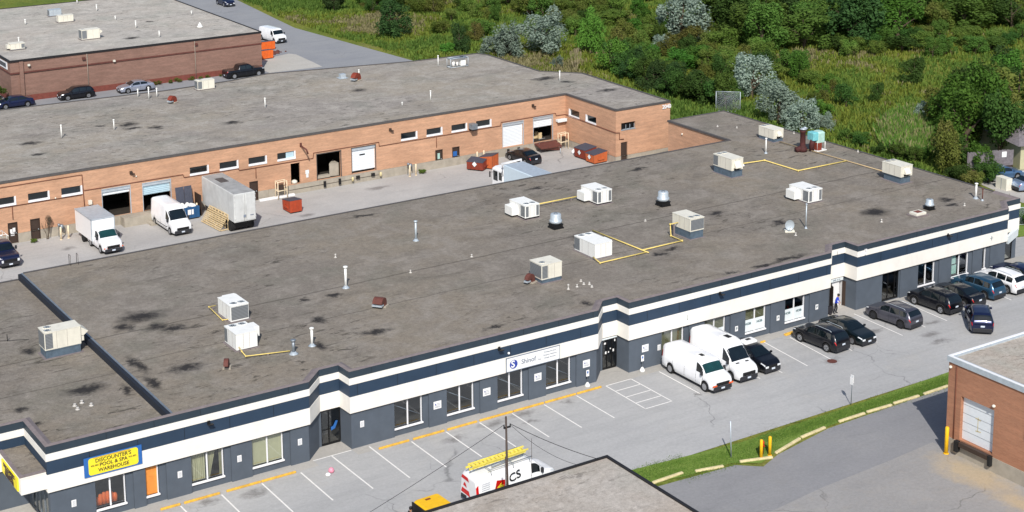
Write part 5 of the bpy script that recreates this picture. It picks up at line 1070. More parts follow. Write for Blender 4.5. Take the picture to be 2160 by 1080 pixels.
    if lights:
        for sg in (1,-1):
            patch('headlight', 'lens', L/2-.42, L/2-.06, 3.0, 4.3, sides=(sg,), merge=False, off=.014, nu=4, nv=3)
            patch('tail_light', 'red', -L/2+.015, -L/2+.17, 3.0, 4.1 if kind not in ('van','highvan') else 4.6, sides=(sg,), merge=False, off=.014, nu=3, nv=3)
    zf = interp(P['top'], L/2-.02)
    q = MB(); q.bbox(L/2-.10, L/2+.035, -W/2*.84, W/2*.84, zb0-.04, .44 if kind in ('sedan','suv','hatch') else .58, .03); q.build('front_bumper', bumpermat, o)
    q = MB(); q.bbox(-L/2-.04, -L/2+.10, -W/2*.82, W/2*.82, zb0, .55, .03); q.build('rear_bumper', bumpermat if kind in ('van','highvan','pickup','cab') else 'bumper', o)
    big_ = kind in ('van','highvan','cab','pickup'); zg = .50 if not big_ else .60
    q = MB(); q.box(L/2-.08, L/2+.02, -W*(.22 if not big_ else .30), W*(.22 if not big_ else .30), zg, zg+(.13 if not big_ else .26)); q.build('grille', 'black', o)
    for sg in (1,-1): q = MB(); ya, yb = sorted((sg*W*(.24 if not big_ else .31), sg*W*.41)); q.bbox(L/2-.1, L/2+.016, ya, yb, zg+.02, zg+(.16 if not big_ else .26), .02); q.build('headlight', 'lens', o)
    for s_, xx, zz in ((1,L/2+.04,.36),(-1,-L/2-.045,.66 if kind in ('sedan','suv','hatch') else .45)):
        q = MB(); q.box(min(xx,xx-s_*.02), max(xx,xx-s_*.02), -.16, .16, zz, zz+.13); q.build('licence_plate', 'plate', o)
    if mirrors:
        for sg in (1,-1):
            mx = P['wind'][1]-.22; mz = interp(P['belt'], mx)+.06; q = MB(); ym = W/2*.97
            q.bbox(mx-.09, mx+.07, min(sg*ym,sg*(ym+.19)), max(sg*ym,sg*(ym+.19)), mz, mz+(.14 if kind in ('sedan','suv','hatch') else .30), .03); q.build('mirror', paint if kind in ('sedan','suv','hatch') else 'bumper', o)
    if rack:
        for sg in (1,-1):
            q = MB(); yy = sg*W/2*P['tw']*.92; q.tube([(-1.6,yy,1.62),(-1.4,yy,1.71),(-.1,yy,1.75),(.1,yy,1.69)], .02, 6); q.build('roof_rail', rack, o)
    return o
def paint(nm, rgb, metal=.35, rough=.28):
    if nm in M: return nm
    t = NT(nm); p = t.pos(obj=True); n = t.noise(p, 1.2, 3); c = lin(rgb)
    col = t.mix(n, tuple(v*.85 for v in c), tuple(min(1,v*1.12) for v in c)); t.bsdf(col, rough, metal, .5, .6); M[nm] = t.m; return nm
paint('black_car_paint', (16,18,26)); paint('dark_green_black_paint', (18,30,34)); paint('charcoal_car_paint', (84,84,94), .5); paint('teal_blue_car_paint', (44,84,112), .5); paint('white_car_paint', (240,241,243), 0, .35)
paint('navy_car_paint', (24,34,70), .4); paint('silver_car_paint', (176,182,196), .6); paint('steel_blue_paint', (92,126,164), .6); paint('silver_blue_paint', (160,180,208), .6)
UP, DN = PI/2, -PI/2
gp = 'cars parked along the front wall'
v1 = car('cargo_van', 'white low roof cargo van with a small roof vent, leftmost vehicle along the front wall', 'van', 72.95, -3.7, DN-.01, 'van', 'white_car_paint', glass='greenglass', group=gp)
q = MB(); q.bbox(.35,1.1,-.35,.15,2.10,2.17,.02); rv = q.build('roof_vent', 'unitw', v1); q = MB(); q.box(.55,.95,-.28,.02,2.17,2.19); q.build('vent_opening', 'black', rv)
q = MB(); q.box(3.05,3.075,.55,.95,.60,.72); q.box(3.05,3.075,-.95,-.55,.60,.72); q.build('turn_signal', 'amber', v1)
v2 = car('cargo_van', 'white high roof van between the low roof van and the black car', 'van', 75.75, -3.4, DN-.0, 'highvan', 'white_car_paint', group=gp)
q = MB(); q.bbox(.0,1.0,-.5,.45,2.66,2.82,.05); rv = q.build('roof_box', 'unitw', v2); q = MB(); q.box(.25,.85,-.25,.15,2.82,2.835); q.build('fan_opening', 'black', rv)
q = MB(); q.box(2.1,2.25,.3,.6,1.33,1.35); q.box(2.1,2.25,-.6,-.3,1.33,1.35); q.build('bonnet_vents', 'black', v2)
v3 = car('parked_car', 'black car with a white box on its roof beside the white vans', 'car', 78.3, -3.9, DN+.02, 'hatch', 'black_car_paint', (1.03,1.03,1.03), group=gp)
q = MB(); q.bbox(-.95,-.15,-.62,.62,1.56,1.74,.10); rb = q.build('roof_box', 'white', v3); q = MB(); q.box(-.7,-.45,-.2,.2,1.74,1.77); q.build('box_vent', 'black', rb)
car('parked_car', 'black SUV with roof rails facing the wall beside the last yellow stop', 'car', 85.35, -3.85, UP+.08, 'suv', 'black_car_paint', rack='galv', group=gp)
car('parked_car', 'black sedan facing outwards next to the open third entrance', 'car', 88.15, -3.85, DN+.03, 'sedan', 'dark_green_black_paint', group=gp)
car('parked_car', 'charcoal grey crossover facing the wall right of the third entrance', 'car', 93.65, -3.55, UP+.10, 'suv', 'charcoal_car_paint', (1,1,.96), rack='galv', group=gp, rimmat='bumper')
car('parked_car', 'black SUV facing the wall between the charcoal crossover and the black sedan', 'car', 98.85, -3.1, UP+.05, 'suv', 'black_car_paint', rack='black', group=gp)
car('parked_car', 'black sedan with bright red tail lights facing the wall', 'car', 101.6, -3.05, UP+.05, 'sedan', 'black_car_paint', group=gp)
car('parked_car', 'teal blue crossover facing the wall beside the white SUV', 'car', 104.45, -2.8, UP+.05, 'suv', 'teal_blue_car_paint', group=gp)
car('parked_car', 'white SUV with roof rails facing the wall near the far end', 'car', 107.1, -2.95, UP+.04, 'suv', 'white_car_paint', rack='galv', group=gp)
car('parked_car', 'dark blue car at the far right end of the row, cut by the picture edge', 'car', 109.9, -2.4, UP+.04, 'sedan', 'navy_car_paint', group=gp)
car('moving_car', 'dark SUV driving away diagonally across the parking lot aisle', 'car', 98.75, -7.9, R(48), 'suv', 'navy_car_paint', rack='black')
c = car('service_van', 'white service van with yellow roof ladders and red decals, half hidden by the foreground roof', 'van', 51.65, -10.95, R(3), 'van', 'white_car_paint', glass='darkglass')
lad = empty('ladder', (51.15,-11.5,0), R(3), 'yellow double ladder strapped on the roof rack of the service van', 'ladder')
q = MB()
for yy in (.28,.66): q.box(-2.6,1.75,yy,yy+.05,2.42,2.54)
for k in range(15): xx = -2.45+k*.29; q.box(xx,xx+.035,.3,.7,2.45,2.49)
for yy in (.22,.72): q.box(-2.4,1.9,yy,yy+.04,2.56,2.66)
for k in range(14): xx = -2.3+k*.3; q.box(xx,xx+.035,.24,.74,2.60,2.64)
q.build('rails_and_rungs', 'ladder', lad)
q = MB()
for xx in (-1.9,-.2,1.1): q.tube([(xx,-.85,2.0),(xx,-.8,2.30),(xx,.8,2.36),(xx,.85,2.0)], .03, 6)
for yy in (-.78,.15,.78): q.tube([(-2.1,yy,2.34),(1.3,yy,2.34)], .028, 6)
q.tube([(-1.6,-.45,2.36),(1.0,-.25,2.36)], .05, 6); q.build('roof_rack', 'grey', c)
q = MB(); q.add([(-1.75,-1.008,1.0),(-1.0,-1.008,.92),(-.95,-1.008,1.5),(-1.6,-1.008,1.62)], [(0,1,2,3)]); dq = q.build('decal', 'red', c)
q = MB(); q.add([(-1.6,-1.014,1.12),(-1.12,-1.014,1.05),(-1.08,-1.014,1.2),(-1.3,-1.014,1.25),(-1.2,-1.014,1.42),(-1.5,-1.014,1.42)], [(0,1,2,3,4)]); q.build('decal_core', 'yellowsign', dq)
text_mesh('lettering', 'CS', .8, 'black', c, Matrix.Translation((-.2,-1.012,1.5)) @ Matrix.Rotation(PI/2, 4, 'X') @ Matrix.Rotation(R(12), 4, 'Z'), bold=.01, ext=.002)
q = MB()
for a, b, z0, z1 in ((-.1,.75,1.55,1.85),(.15,.55,1.1,1.4),(-.2,.8,.6,.98)): q.add([(-3.075,a,z0),(-3.075,b,z0+.08),(-3.06,b-.1,z1),(-3.06,a+.15,z1-.05)], [(0,1,2,3)])
q.build('rear_decals', 'red', c)
q = MB()
for k in range(6): q.box(-2.75,-2.1,-1.012,-1.006,.95+k*.14,.97+k*.14)
q.build('service_list', 'greytext', c)
# yellow box cart and the worker beside it
o = empty('utility_cart', (45.0,-12.8,0), R(2), 'yellow topped box trailer at the bottom edge, left of the service van', 'trailer')
q = MB(); q.bbox(-.85,.9,-1.0,.75,1.1,2.02,.10); q.build('yellow_cover', 'yellow', o)
q = MB(); q.box(-.9,.92,-1.04,.79,.45,1.12); q.box(-.93,-.86,-1.05,.8,.5,1.9); q.build('body', 'black', o)
for xx in (-.45,.45):
    for yy in (-1.0,.78): q = MB(); q.cylx(yy-.1, yy+.1, xx, .32, .32, 18); q.build('wheel', 'rubber', o)
q = MB(); q.box(-.25,.1,.25,.42,2.02,2.03); q.build('label_plate', 'brownred', o)
# back yard vehicles
t = car('pickup_truck', 'dark blue pickup with a white ladder rack at the left edge of the service yard', 'truck', 37.9, 52.6, DN+.02, 'pickup', 'navy_car_paint')
q = MB()
for xx in (-2.2,-1.0): q.tube([(xx,-.85,1.1),(xx,-.85,2.05),(xx,.85,2.05),(xx,.85,1.1)], .035, 6)
for yy in (-.85,0,.85): q.tube([(-2.4,yy,2.05),(-.3,yy,2.05)], .03, 6)
q.tube([(-2.2,-.4,2.1),(-.5,.3,2.12)], .06, 6); q.tube([(-2.1,.5,2.1),(-.5,-.3,2.12)], .05, 6); q.build('ladder_rack', 'unitw', t)
t = car('box_truck', 'white box truck with a grey roof parked in the service yard', 'truck', 46.95, 50.75, DN+.015, 'cab', 'white_car_paint', glass='greenglass', lights=True)
q = MB(); q.bbox(-4.7,-.28,-1.12,1.12,.72,2.80,.03); bx = q.build('cargo_box', 'white', t)
q = MB(); q.box(-4.66,-.32,-1.06,1.06,2.80,2.83); q.build('box_roof', 'galv', bx)
q = MB(); q.box(-4.72,-.26,-1.14,-1.09,2.72,2.84); q.box(-4.72,-.26,1.09,1.14,2.72,2.84); q.box(-.32,-.25,-1.14,1.14,2.72,2.84); q.box(-.34,-.25,-1.14,-1.06,.72,2.8); q.box(-.34,-.25,1.06,1.14,.72,2.8); q.build('edge_trim', 'galv', bx)
q = MB(); q.box(2.28,2.31,.50,.92,.62,.72); q.box(2.28,2.31,-.92,-.50,.62,.72); q.build('turn_signal', 'amber', t)
for yy in (-.95,.95): q = MB(); q.cylx(yy-.14, yy+.14, -2.9, .38, .38, 20); q.build('wheel', 'rubber', t)
q = MB(); q.box(-4.6,-.3,-.5,.5,.45,.72); q.build('frame_rail', 'black', t)
car('delivery_van', 'white high roof van parked by the pale blue shutter in the service yard', 'van', 54.35, 53.1, DN+.01, 'highvan', 'white_car_paint', (1.02,1,.96), bumpermat='bumper')
t = empty('semi_trailer', (59.78,51.6,0), 0, 'weathered white box trailer with a dirty roof parked beside the timber pallet rack', 'trailer')
q = MB(); q.bbox(-1.12,1.12,-3.85,4.0,1.1,3.88,.05); bd = q.build('box', 'trailer', t)
q = MB(); q.box(-1.06,1.06,-3.8,3.94,3.88,3.90); q.build('roof_skin', 'trailertop', bd); q = MB(); q.box(-.5,.35,.6,2.2,3.90,3.93); q.build('roof_patch', 'rim_dark', bd)
q = MB(); q.box(-1.02,-.02,-3.885,-3.86,1.2,3.75); q.box(.02,1.02,-3.885,-3.86,1.2,3.75)
for xx in (-.12,.12): q.tube([(xx,-3.90,1.2),(xx,-3.90,3.75)], .02, 6)
for xx in (-1.05,1.05):
    for zz in (1.4,2.0,2.6,3.2,3.6): q.box(xx-.06,xx+.06,-3.91,-3.88,zz,zz+.06)
q.build('rear_doors', 'trailer', bd); q = MB(); q.box(-.2,.05,-3.92,-3.89,1.5,1.75); q.box(.5,.85,-3.92,-3.89,1.6,1.68); q.build('marks', 'greytext', bd)
q = MB(); q.box(-1.1,1.1,-3.88,-3.7,1.0,1.1); q.box(-.5,.5,-3.7,3.9,.85,1.1); q.box(-.9,.9,-3.2,-3.1,.3,.9); q.build('underframe', 'black', t)
for yy in (-2.7,-1.6):
    for xx in (-.95,.95): q = MB(); q.cylx(xx-.22, xx+.22, yy, .5, .5, 20, axis='x'); wq = q.build('wheel', 'rubber', t)
q = MB(); q.tube([(-.7,2.6,0),(-.7,2.6,1.0)], .07); q.tube([(.7,2.6,0),(.7,2.6,1.0)], .07); q.build('landing_gear', 'black', t)
# cab-over truck behind the main roof
t = empty('delivery_truck', (87.3,41.0,0), 0, 'white delivery truck with a pale blue box, half hidden behind the main roof', 'truck')
q = MB(); q.bbox(-1.2,1.2,-6.0,2.0,1.0,3.62,.04); bd = q.build('cargo_box', 'palebox', t); q = MB(); q.box(-1.12,1.12,-5.9,1.92,3.62,3.64); q.build('box_roof', 'galv', bd)
q = MB(); q.bbox(-1.15,1.15,2.08,4.4,.5,2.95,.2); cb_ = q.build('cab', 'white', t)
q = MB(); q.box(-1.17,-1.14,2.4,2.95,1.8,2.6); q.box(-1.17,-1.14,3.2,4.0,1.6,2.6); q.box(-.95,.95,4.38,4.42,1.6,2.65); q.build('cab_window', 'darkglass', cb_)
q = MB(); q.tube([(-1.15,2.3,2.4),(-1.15,2.3,3.62),(1.1,2.3,3.75),(1.15,2.3,3.2)], .14, 8); q.build('wind_deflector', 'white', t)
q = MB(); q.box(-1.6,-1.5,4.0,4.1,1.9,2.5); q.tube([(-1.15,4.0,2.4),(-1.5,4.05,2.4)], .02); q.build('mirror', 'black', t)
for yy in (-4.2,3.0):
    for xx in (-.95,.95): q = MB(); q.cylx(xx-.15, xx+.15, yy, .45, .45, 18, axis='x'); q.build('wheel', 'rubber', t)
q = MB(); q.box(-.5,.5,-5.9,3.5,.6,1.0); q.build('frame_rail', 'black', t)
car('parked_car', 'black sedan parked nose to the wall before the far loading doors', 'car', 95.75, 53.95, UP+.10, 'sedan', 'black_car_paint', (.95,.98,1))
gb = 'cars parked along the brown building'
car('parked_car', 'dark car nearest the left end of the brown building, mostly hidden by the roof', 'car', 56.6, 112.2, PI, 'sedan', 'navy_car_paint', group=gb)
car('parked_car', 'dark wagon with a shining headlight beside the brown building', 'car', 64.7, 112.5, PI, 'suv', 'black_car_paint', (1,1,.94), group=gb)
car('parked_car', 'silver sedan beside the brown building', 'car', 72.6, 112.0, PI, 'sedan', 'silver_car_paint', group=gb)
car('pickup_truck', 'black pickup at the right corner of the brown building', 'truck', 88.1, 112.2, 0, 'pickup', 'black_car_paint', group=gb)
car('parked_van', 'white van parked behind the corner of the brown building', 'van', 102.1, 133.0, DN+.1, 'van', 'white_car_paint', (.9,1,1))
car('parked_car', 'dark blue SUV far up the back road at the top of the picture', 'car', 109.0, 167.0, DN, 'suv', 'navy_car_paint')
car('parked_car', 'steel blue sedan in front of the grey wooden fence', 'car', 133.7, 19.6, R(-14), 'sedan', 'steel_blue_paint')
car('parked_car', 'silver blue sedan behind the right end of the main roof', 'car', 133.4, 15.3, R(-10), 'sedan', 'silver_blue_paint')
# dumpsters
def dumpster(x, y, rz, lx, ly, h, mat, label, sign=None, lidm='lid', group='waste dumpsters in the service yard', openlid=False):
    o = empty('dumpster', (x,y,0), rz, label, 'dumpster', group); m = MB(); a, b = lx/2, ly/2
    vs = [(-a*.9,-b,.12),(a,-b,.12),(a,b,.12),(-a*.9,b,.12),(-a,-b,h*.82),(a,-b,h),(a,b,h),(-a,b,h*.82)]
    m.add(vs, [(3,2,1,0),(4,5,6,7),(0,1,5,4),(1,2,6,5),(2,3,7,6),(3,0,4,7)])
    for k in range(1,4):
        u = -b+ly*k/4; m.box(a-.005,a+.04,u-.03,u+.03,.15,h-.08); m.box(-a-.03,-a*.93+.01,u-.03,u+.03,.2,h*.78)
    for k in (-.45,0,.45):
        m.box(a*k-.03,a*k+.03,-b-.035,-b+.005,.15,h*.82)
    m.box(-a*.4,a*.5,-b-.12,-b,h*.35,h*.5); m.box(-a*.4,a*.5,b,b+.12,h*.35,h*.5); m.build('bin', mat, o)
    m = MB(); m.box(-a*.85,a*.95,-b*.9,b*.9,0,.13); m.build('skids', 'black', o)
    if not openlid:
        m = MB(); m.add([(-a-.03,-b-.02,h*.82+.01),(a+.02,-b-.02,h+.01),(a+.02,b+.02,h+.01),(-a-.03,b+.02,h*.82+.01),(-a-.03,-b-.02,h*.82+.06),(a+.02,-b-.02,h+.06),(a+.02,b+.02,h+.06),(-a-.03,b+.02,h*.82+.06)], [(4,5,6,7),(0,1,5,4),(1,2,6,5),(2,3,7,6),(3,0,4,7)]); m.build('lid', lidm, o)
    if sign == '-y': m = MB(); m.add([(-.28,-b-.045,.75),(0,-b-.045,.45),(.28,-b-.045,.75),(0,-b-.045,1.05)], [(0,1,2,3)]); m.build('warning_sign', 'film', o)
    if sign == '-x': m = MB(); m.add([(-a-.05,-.28,.75),(-a-.05,0,.45),(-a-.05,.28,.75),(-a-.05,0,1.05)], [(0,1,2,3)]); m.build('warning_sign', 'film', o)
    return o
dumpster(66.45,51.5,R(-90),1.8,1.3,1.3,'redorange','red orange dumpster with a dark lid alone in the middle of the yard')
dumpster(89.75,54.0,R(35),1.35,1.9,1.15,'brownred','dark red dumpster with a white diamond sign, left of the orange one','-x')
dumpster(91.3,54.0,R(-60),1.5,1.6,1.5,'orange','orange dumpster touching the dark red one near the black sedan')
dumpster(102.2,51.2,R(3),1.6,2.0,1.35,'brownred','rusty red dumpster in the inner corner of the yard','-x')
dumpster(102.2,49.1,R(3),1.9,1.5,1.25,'orange','orange brown dumpster nearest the brick wing','-x')
dumpster(95.7,121.8,R(-90),1.6,1.9,1.3,'orangeb','front orange dumpster behind the corner of the brown building', group='orange dumpsters behind the brown building')
dumpster(98.6,127.7,R(-90),1.6,2.2,1.3,'orangeb','rear orange dumpster behind the corner of the brown building', group='orange dumpsters behind the brown building')
# blue dumpster with heaped rubbish and open lid
o = dumpster(57.0,55.3,R(-90),1.6,1.75,1.25,'bluep','blue dumpster heaped with white bags, its black lid propped open', openlid=True)
m = MB()
rnd = random.Random(4)
for k in range(9):
    x, y = rnd.uniform(-.5,.5), rnd.uniform(-.6,.6); r_ = rnd.uniform(.2,.32); m.lathe(x,y,[(.02,1.0),(r_,1.12),(r_*.95,1.28),(r_*.5,1.42),(.02,1.46)],9)
tag(m.build('rubbish_bags','unitw',o), 'heap of white rubbish')
m = MB(); m.add([(-.75,-.85,1.05),(-.75,.02,1.05),(-1.05,.02,2.9),(-1.05,-.85,2.9)], [(0,1,2,3)]); m.add([(-.75,.05,1.05),(-.75,.85,1.05),(-1.05,.85,2.9),(-1.05,.05,2.9)], [(0,1,2,3)]); m.build('open_lid', 'lid', o)
m = MB(); m.box(.80,.82,-.35,.25,.5,1.0); m.build('white_sign', 'white', o)
# pallet rack / timber crate
o = empty('timber_crate', (58.62,51.2,0), R(4), 'pale timber pallet stack leaning beside the white trailer', 'pallets')
m = MB()
for k in range(9):
    zz = .08+k*.15; xx = -1.05+k*.10; m.add([(xx,-2.0,zz),(xx+.03,-2.0,zz+.12),(xx+.03,2.0,zz+.12),(xx,2.0,zz)], [(0,1,2,3)]); m.box(xx+.02,xx+.05,-2.0,2.0,zz+.0,zz+.11)
m.build('sloping_boards', 'wood', o); m = MB()
for yy in (-1.9,-1.25,-.6,.05,.7,1.35,1.9): m.box(-.15,-.05,yy-.05,yy+.05,0,1.5)
for zz in (.5,1.0,1.45): m.box(-.12,-.04,-2.0,2.0,zz,zz+.09)
for yy in (-1.9,0,1.9): m.box(-.9,-.1,yy-.04,yy+.04,.05,.13)
m.build('uprights', 'wood', o)
m = MB(); m.box(58.25,58.32,55.0,56.6,0,2.1); tag(m.build('leaning_board','doorbrown'), 'dark board leaning at the wall beside the trailer', 'board')
m = MB(); m.box(65.1,69.0,56.2,56.55,.0,.18); tag(m.build('timber_curb','frame'), 'long white timber beam along the wall behind the red orange dumpster', 'beam')
# bollards and gas meters by the wall
def bollard(x, y, h, r, mat, label, group, rz=0):
    m = MB(); m.lathe(0,0,[(r,0),(r,h-.05),(r*.7,h)],12); m.lathe(0,0,[(r*1.6,0),(r*1.2,.06)],10)
    o = m.build('bollard', mat, None, (x,y,0)); tag(o, label, 'bollard', group); return o
for x, y, t in ((44.3,55.4,'left of the box truck, left one'),(45.05,55.5,'left of the box truck, right one'),(82.3,55.65,'below the high windows, left one'),(83.1,55.75,'below the high windows, right one'),(91.2,56.3,'behind the dumpsters, left one'),(92.1,56.35,'behind the dumpsters, right one'),(58.0,55.5,'between the blue dumpster and the trailer, right one'),(57.4,56.2,'between the blue dumpster and the trailer, left one')):
    bollard(x, y, 1.25, .09, 'palecream', 'pale cream bollard at the brick wall, ' + t, 'pale bollards guarding the gas meters')
for x, t in ((44.7,'left of the box truck'),(82.75,'below the high windows'),(57.75,'beside the trailer')):
    m = MB(); m.tube([(x-.3,56.4,.0),(x-.3,56.4,.9),(x+.25,56.4,.9),(x+.25,56.4,.3)], .04, 6); m.lathe(x,56.3,[(.16,.8),(.2,.95),(.16,1.2)],10); m.lathe(x-.25,56.35,[(.12,1.05),(.14,1.3)],10); tag(m.build('gas_meter','grey'), 'grey gas meter at the brick wall between pale bollards '+t, 'gas meter')
def frame_stand(x, y, label, rz=0):
    o = empty('guard_frame', (x,y,0), rz, label, 'frame'); m = MB()
    for a in ((-.5,-.3),(.5,-.3),(.5,.3),(-.5,.3)): m.tube([(*a,0),(*a,1.9)], .045, 6)
    for z in (.9,1.85): 
        m.tube([(-.5,-.3,z),(.5,-.3,z),(.5,.3,z),(-.5,.3,z),(-.5,-.3,z)], .045, 6)
    m.build('posts', 'palecream', o); m = MB(); m.box(-.25,.25,-.1,.2,.95,1.45); m.build('valve_box', 'doorbrown', o)
frame_stand(67.4, 56.0, 'pale steel guard frame around a valve left of the small wall opening')
frame_stand(102.35, 55.7, 'pale steel guard frame beside the rusty loading ramp')
o = empty('loading_ramp', (100.4,55.3,0), 0, 'rusty brown steel ramp in front of the far loading door', 'ramp')
m = MB(); m.add([(-1.4,1.3,.95),(1.6,1.3,.95),(1.4,-.1,.62),(-1.4,-.1,.70),(-1.4,1.3,.8),(1.6,1.3,.8),(1.4,-.1,.47),(-1.4,-.1,.55)], [(0,1,2,3),(4,5,6,7),(3,2,6,7),(0,3,7,4),(1,2,6,5)]); m.add([(-1.4,-.1,.5),(1.4,-.1,.44),(1.4,.1,0),(.8,.1,.1),(-.2,.1,.3)], [(0,1,2,3,4)]); m.build('deck', 'rust', o)
m = MB(); m.tube([(.6,-1.0,0),(.6,-1.0,.6)], .05); m.tube([(-1.0,.9,.9),(-1.0,.9,1.5),(-.2,.9,1.5)], .03); m.build('supports', 'galv', o)
m = MB(); m.lathe(100.6,58.6,[(.3,1.0),(.35,1.2),(.2,1.7)],10); m.box(99.5,101.2,58.3,59.0,.98,1.25); m.box(100.5,100.9,57.9,58.2,1.0,1.7); tag(m.build('stacked_goods','wood'), 'pale boxes and goods inside the far loading door', 'goods')
m = MB(); m.prism([(73.6,57.4),(74.6,57.2),(74.6,58.6)], 1.02, 2.4); m.box(72.1,73.6,57.2,57.8,1.02,1.25); tag(m.build('tarp_heap','cbase'), 'grey tarpaulin heap inside the dark dock opening', 'heap')
m = MB(); m.lathe(69.4,57.1,[(.35,1.06),(.3,1.3),(.1,1.4)],9); tag(m.build('debris_bag','unit'), 'pale bag in the small wall opening', 'bag')
m = MB(); m.lathe(102.3,53.4,[(.35,0),(.38,.25),(.15,.5)],9); tag(m.build('rubbish_bag','white'), 'white rubbish bag beside the inner corner dumpsters', 'bag'); m = MB(); m.lathe(102.9,53.0,[(.3,0),(.33,.22),(.1,.4)],9); tag(m.build('rubbish_bag','black'), 'black rubbish bag beside the white one', 'bag')
o = empty('ac_debris', (0,0,0)) if 0 else None
# lower right bits
for x, y, t in ((68.05,-16.35,'left one of the pair on the grass verge'),(68.85,-16.3,'right one of the pair on the grass verge')): bollard(x, y, 1.35, .11, 'yellow', 'bright yellow bollard, '+t, 'bright yellow bollards')
bollard(78.75,-22.6,1.9,.13,'yellow','tall yellow bollard at the corner of the red brick building','bright yellow bollards')
m = MB(); m.lathe(68.55,-15.9,[(.09,.03),(.09,.7),(.14,.72),(.14,.9),(.05,1.0)],12); m.cylx(-16.1,-15.7,68.55,.65,.05,8); tag(m.build('fire_hydrant','red'), 'red fire hydrant between the two yellow bollards', 'hydrant')
o = empty('sign_post', (79.05,-13.5,.03), 0, 'thin post with two small white signs at the edge of the grass verge', 'sign'); m = MB(); m.tube([(0,0,0),(.02,-.02,2.15)], .03, 6); m.build('post','grey',o)
m = MB(); m.box(-.05,-.03,-.17,.13,1.55,2.1); m.box(.03,.05,-.15,.15,1.7,2.25); m.build('sign_plate','white',o)
o = empty('sign_post', (66.5,-15.15,.03), 0, 'leaning galvanized post standing alone on the grass verge', 'post'); m = MB(); m.tube([(0,0,0),(-.12,0,2.6)], .045, 6); m.build('post','galv',o)
m = MB(); m.lathe(83.65,-6.85,[(.38,.004),(.38,.02)],20); tag(m.build('manhole_cover','rust'), 'rusty manhole cover at the end of a parking line', 'manhole cover')
o = empty('rubbish_item', (43.35,-2.45,.01), R(20), 'pink and white helmet like litter on the parking space before the first entrance', 'litter')
m = MB(); m.lathe(.22,.08,[(.02,.0),(.18,.02),(.2,.15),(.14,.28),(.03,.34)],12); m.build('pink_part', 'pinkp', o) if 'pinkp' in M else (M.__setitem__('pinkp', plain('pink_plastic',(232,150,170),.4)), m.build('pink_part','pinkp',o))
m = MB(); m.lathe(-.22,-.05,[(.15,0),(.2,.06),(.12,.15),(.02,.17)],10); m.build('white_part','white',o)
# utility pole and wires
o = empty('utility_pole', (45.85,-20.0,0), 0, 'dark wooden utility pole behind the foreground roof', 'utility pole')
m = MB(); m.tube([(0,0,0),(-.15,0,9.95)], [.10,.055], 10); m.build('pole','doorbrown',o)
m = MB(); m.tube([(-.25,-.05,0),(-.25,-.05,7.6)], .02, 6); m.build('conduit','doorbrown',o); m = MB(); m.box(-.3,.15,-.04,.04,9.25,9.33); m.lathe(-.28,0,[(.03,9.33),(.04,9.45)],8); m.lathe(.13,0,[(.03,9.33),(.04,9.45)],8); m.build('bracket','black',o)
def wire(label, a, b, sag, r=.013):
    a, b = Vector(a), Vector(b); n = 16; pts = [a.lerp(b, i/n)-Vector((0,0,sag*4*(i/n)*(1-i/n))) for i in range(n+1)]
    m = MB(); m.tube(pts, r, 5); tag(m.build('overhead_wire','black'), label, 'wire', 'overhead wires from the utility pole')
wire('thin overhead wire running down to the left from the utility pole', (45.6,-20,9.5), (22.0,-20.0,3.0), .5)
wire('thick overhead wire from the utility pole to the foreground roof, right', (45.98,-20,9.45), (51.6,-20.7,6.1), .15, .017)
wire('thin sagging wire from the utility pole to the foreground roof', (45.98,-20,9.4), (50.2,-20.7,6.1), .35, .011)
m = MB(); m.tube([(47.45,-20.0,0),(47.4,-20.0,8.2)], .012, 5); tag(m.build('thin_mast','doorbrown'), 'very thin mast right of the utility pole', 'mast')
# right background
o = empty('wooden_fence', (131.3,22.2,0), math.atan2(-1.9,5.2), 'weathered grey wooden fence panel with a small white notice, behind the steel blue car', 'fence')
m = MB(); n = 34; rnd = random.Random(2)
for k in range(n): x = k*5.4/n; m.box(x,x+.145,-.02+rnd.uniform(-.008,.008),.02,.9,2.62+rnd.uniform(-.06,.05))
m.build('boards','woodgrey',o); m = MB()
for x in (0,1.8,3.6,5.3): m.box(x,x+.1,.03,.12,0,2.6)
for z in (1.1,2.2): m.box(0,5.4,.03,.07,z,z+.09)
m.build('posts','doorbrown',o); m = MB(); m.box(0.02,5.38,.03,.09,0,.9); m.build('fence_shadow_strip','doorbrown',o); m = MB(); m.box(4.0,4.55,-.06,-.03,1.85,2.45); m.build('notice','white',o)  # dark brown strip below the boards stands in for the car's shadow
o = empty('utility_cabinet', (130.6,16.9,0), R(-6), 'pale grey utility cabinets beside the silver blue car', 'cabinet'); m = MB(); m.bbox(-.1,.7,-.75,.8,0,1.25,.02); m.build('cabinet','unit',o); m = MB(); m.box(-.12,-.09,-.02,.02,.05,1.2); m.build('door_gap','greytext',o)
o = empty('small_house', (139,22,0), R(-20), 'small beige walled house with a dark roof at the right edge', 'house'); m = MB(); m.box(-.5,14,-1.5,8,0,2.9); m.build('wall','beige',o)
m = MB(); m.add([(-1.2,-2.2,2.8),(14.5,-2.2,2.8),(14.5,8.6,2.8),(-1.2,8.6,2.8),(2,3.2,5.0),(11,3.2,5.0)], [(0,1,5,4),(1,2,5),(2,3,4,5),(3,0,4),(0,1,2,3)]); m.build('roof','woodgrey',o)
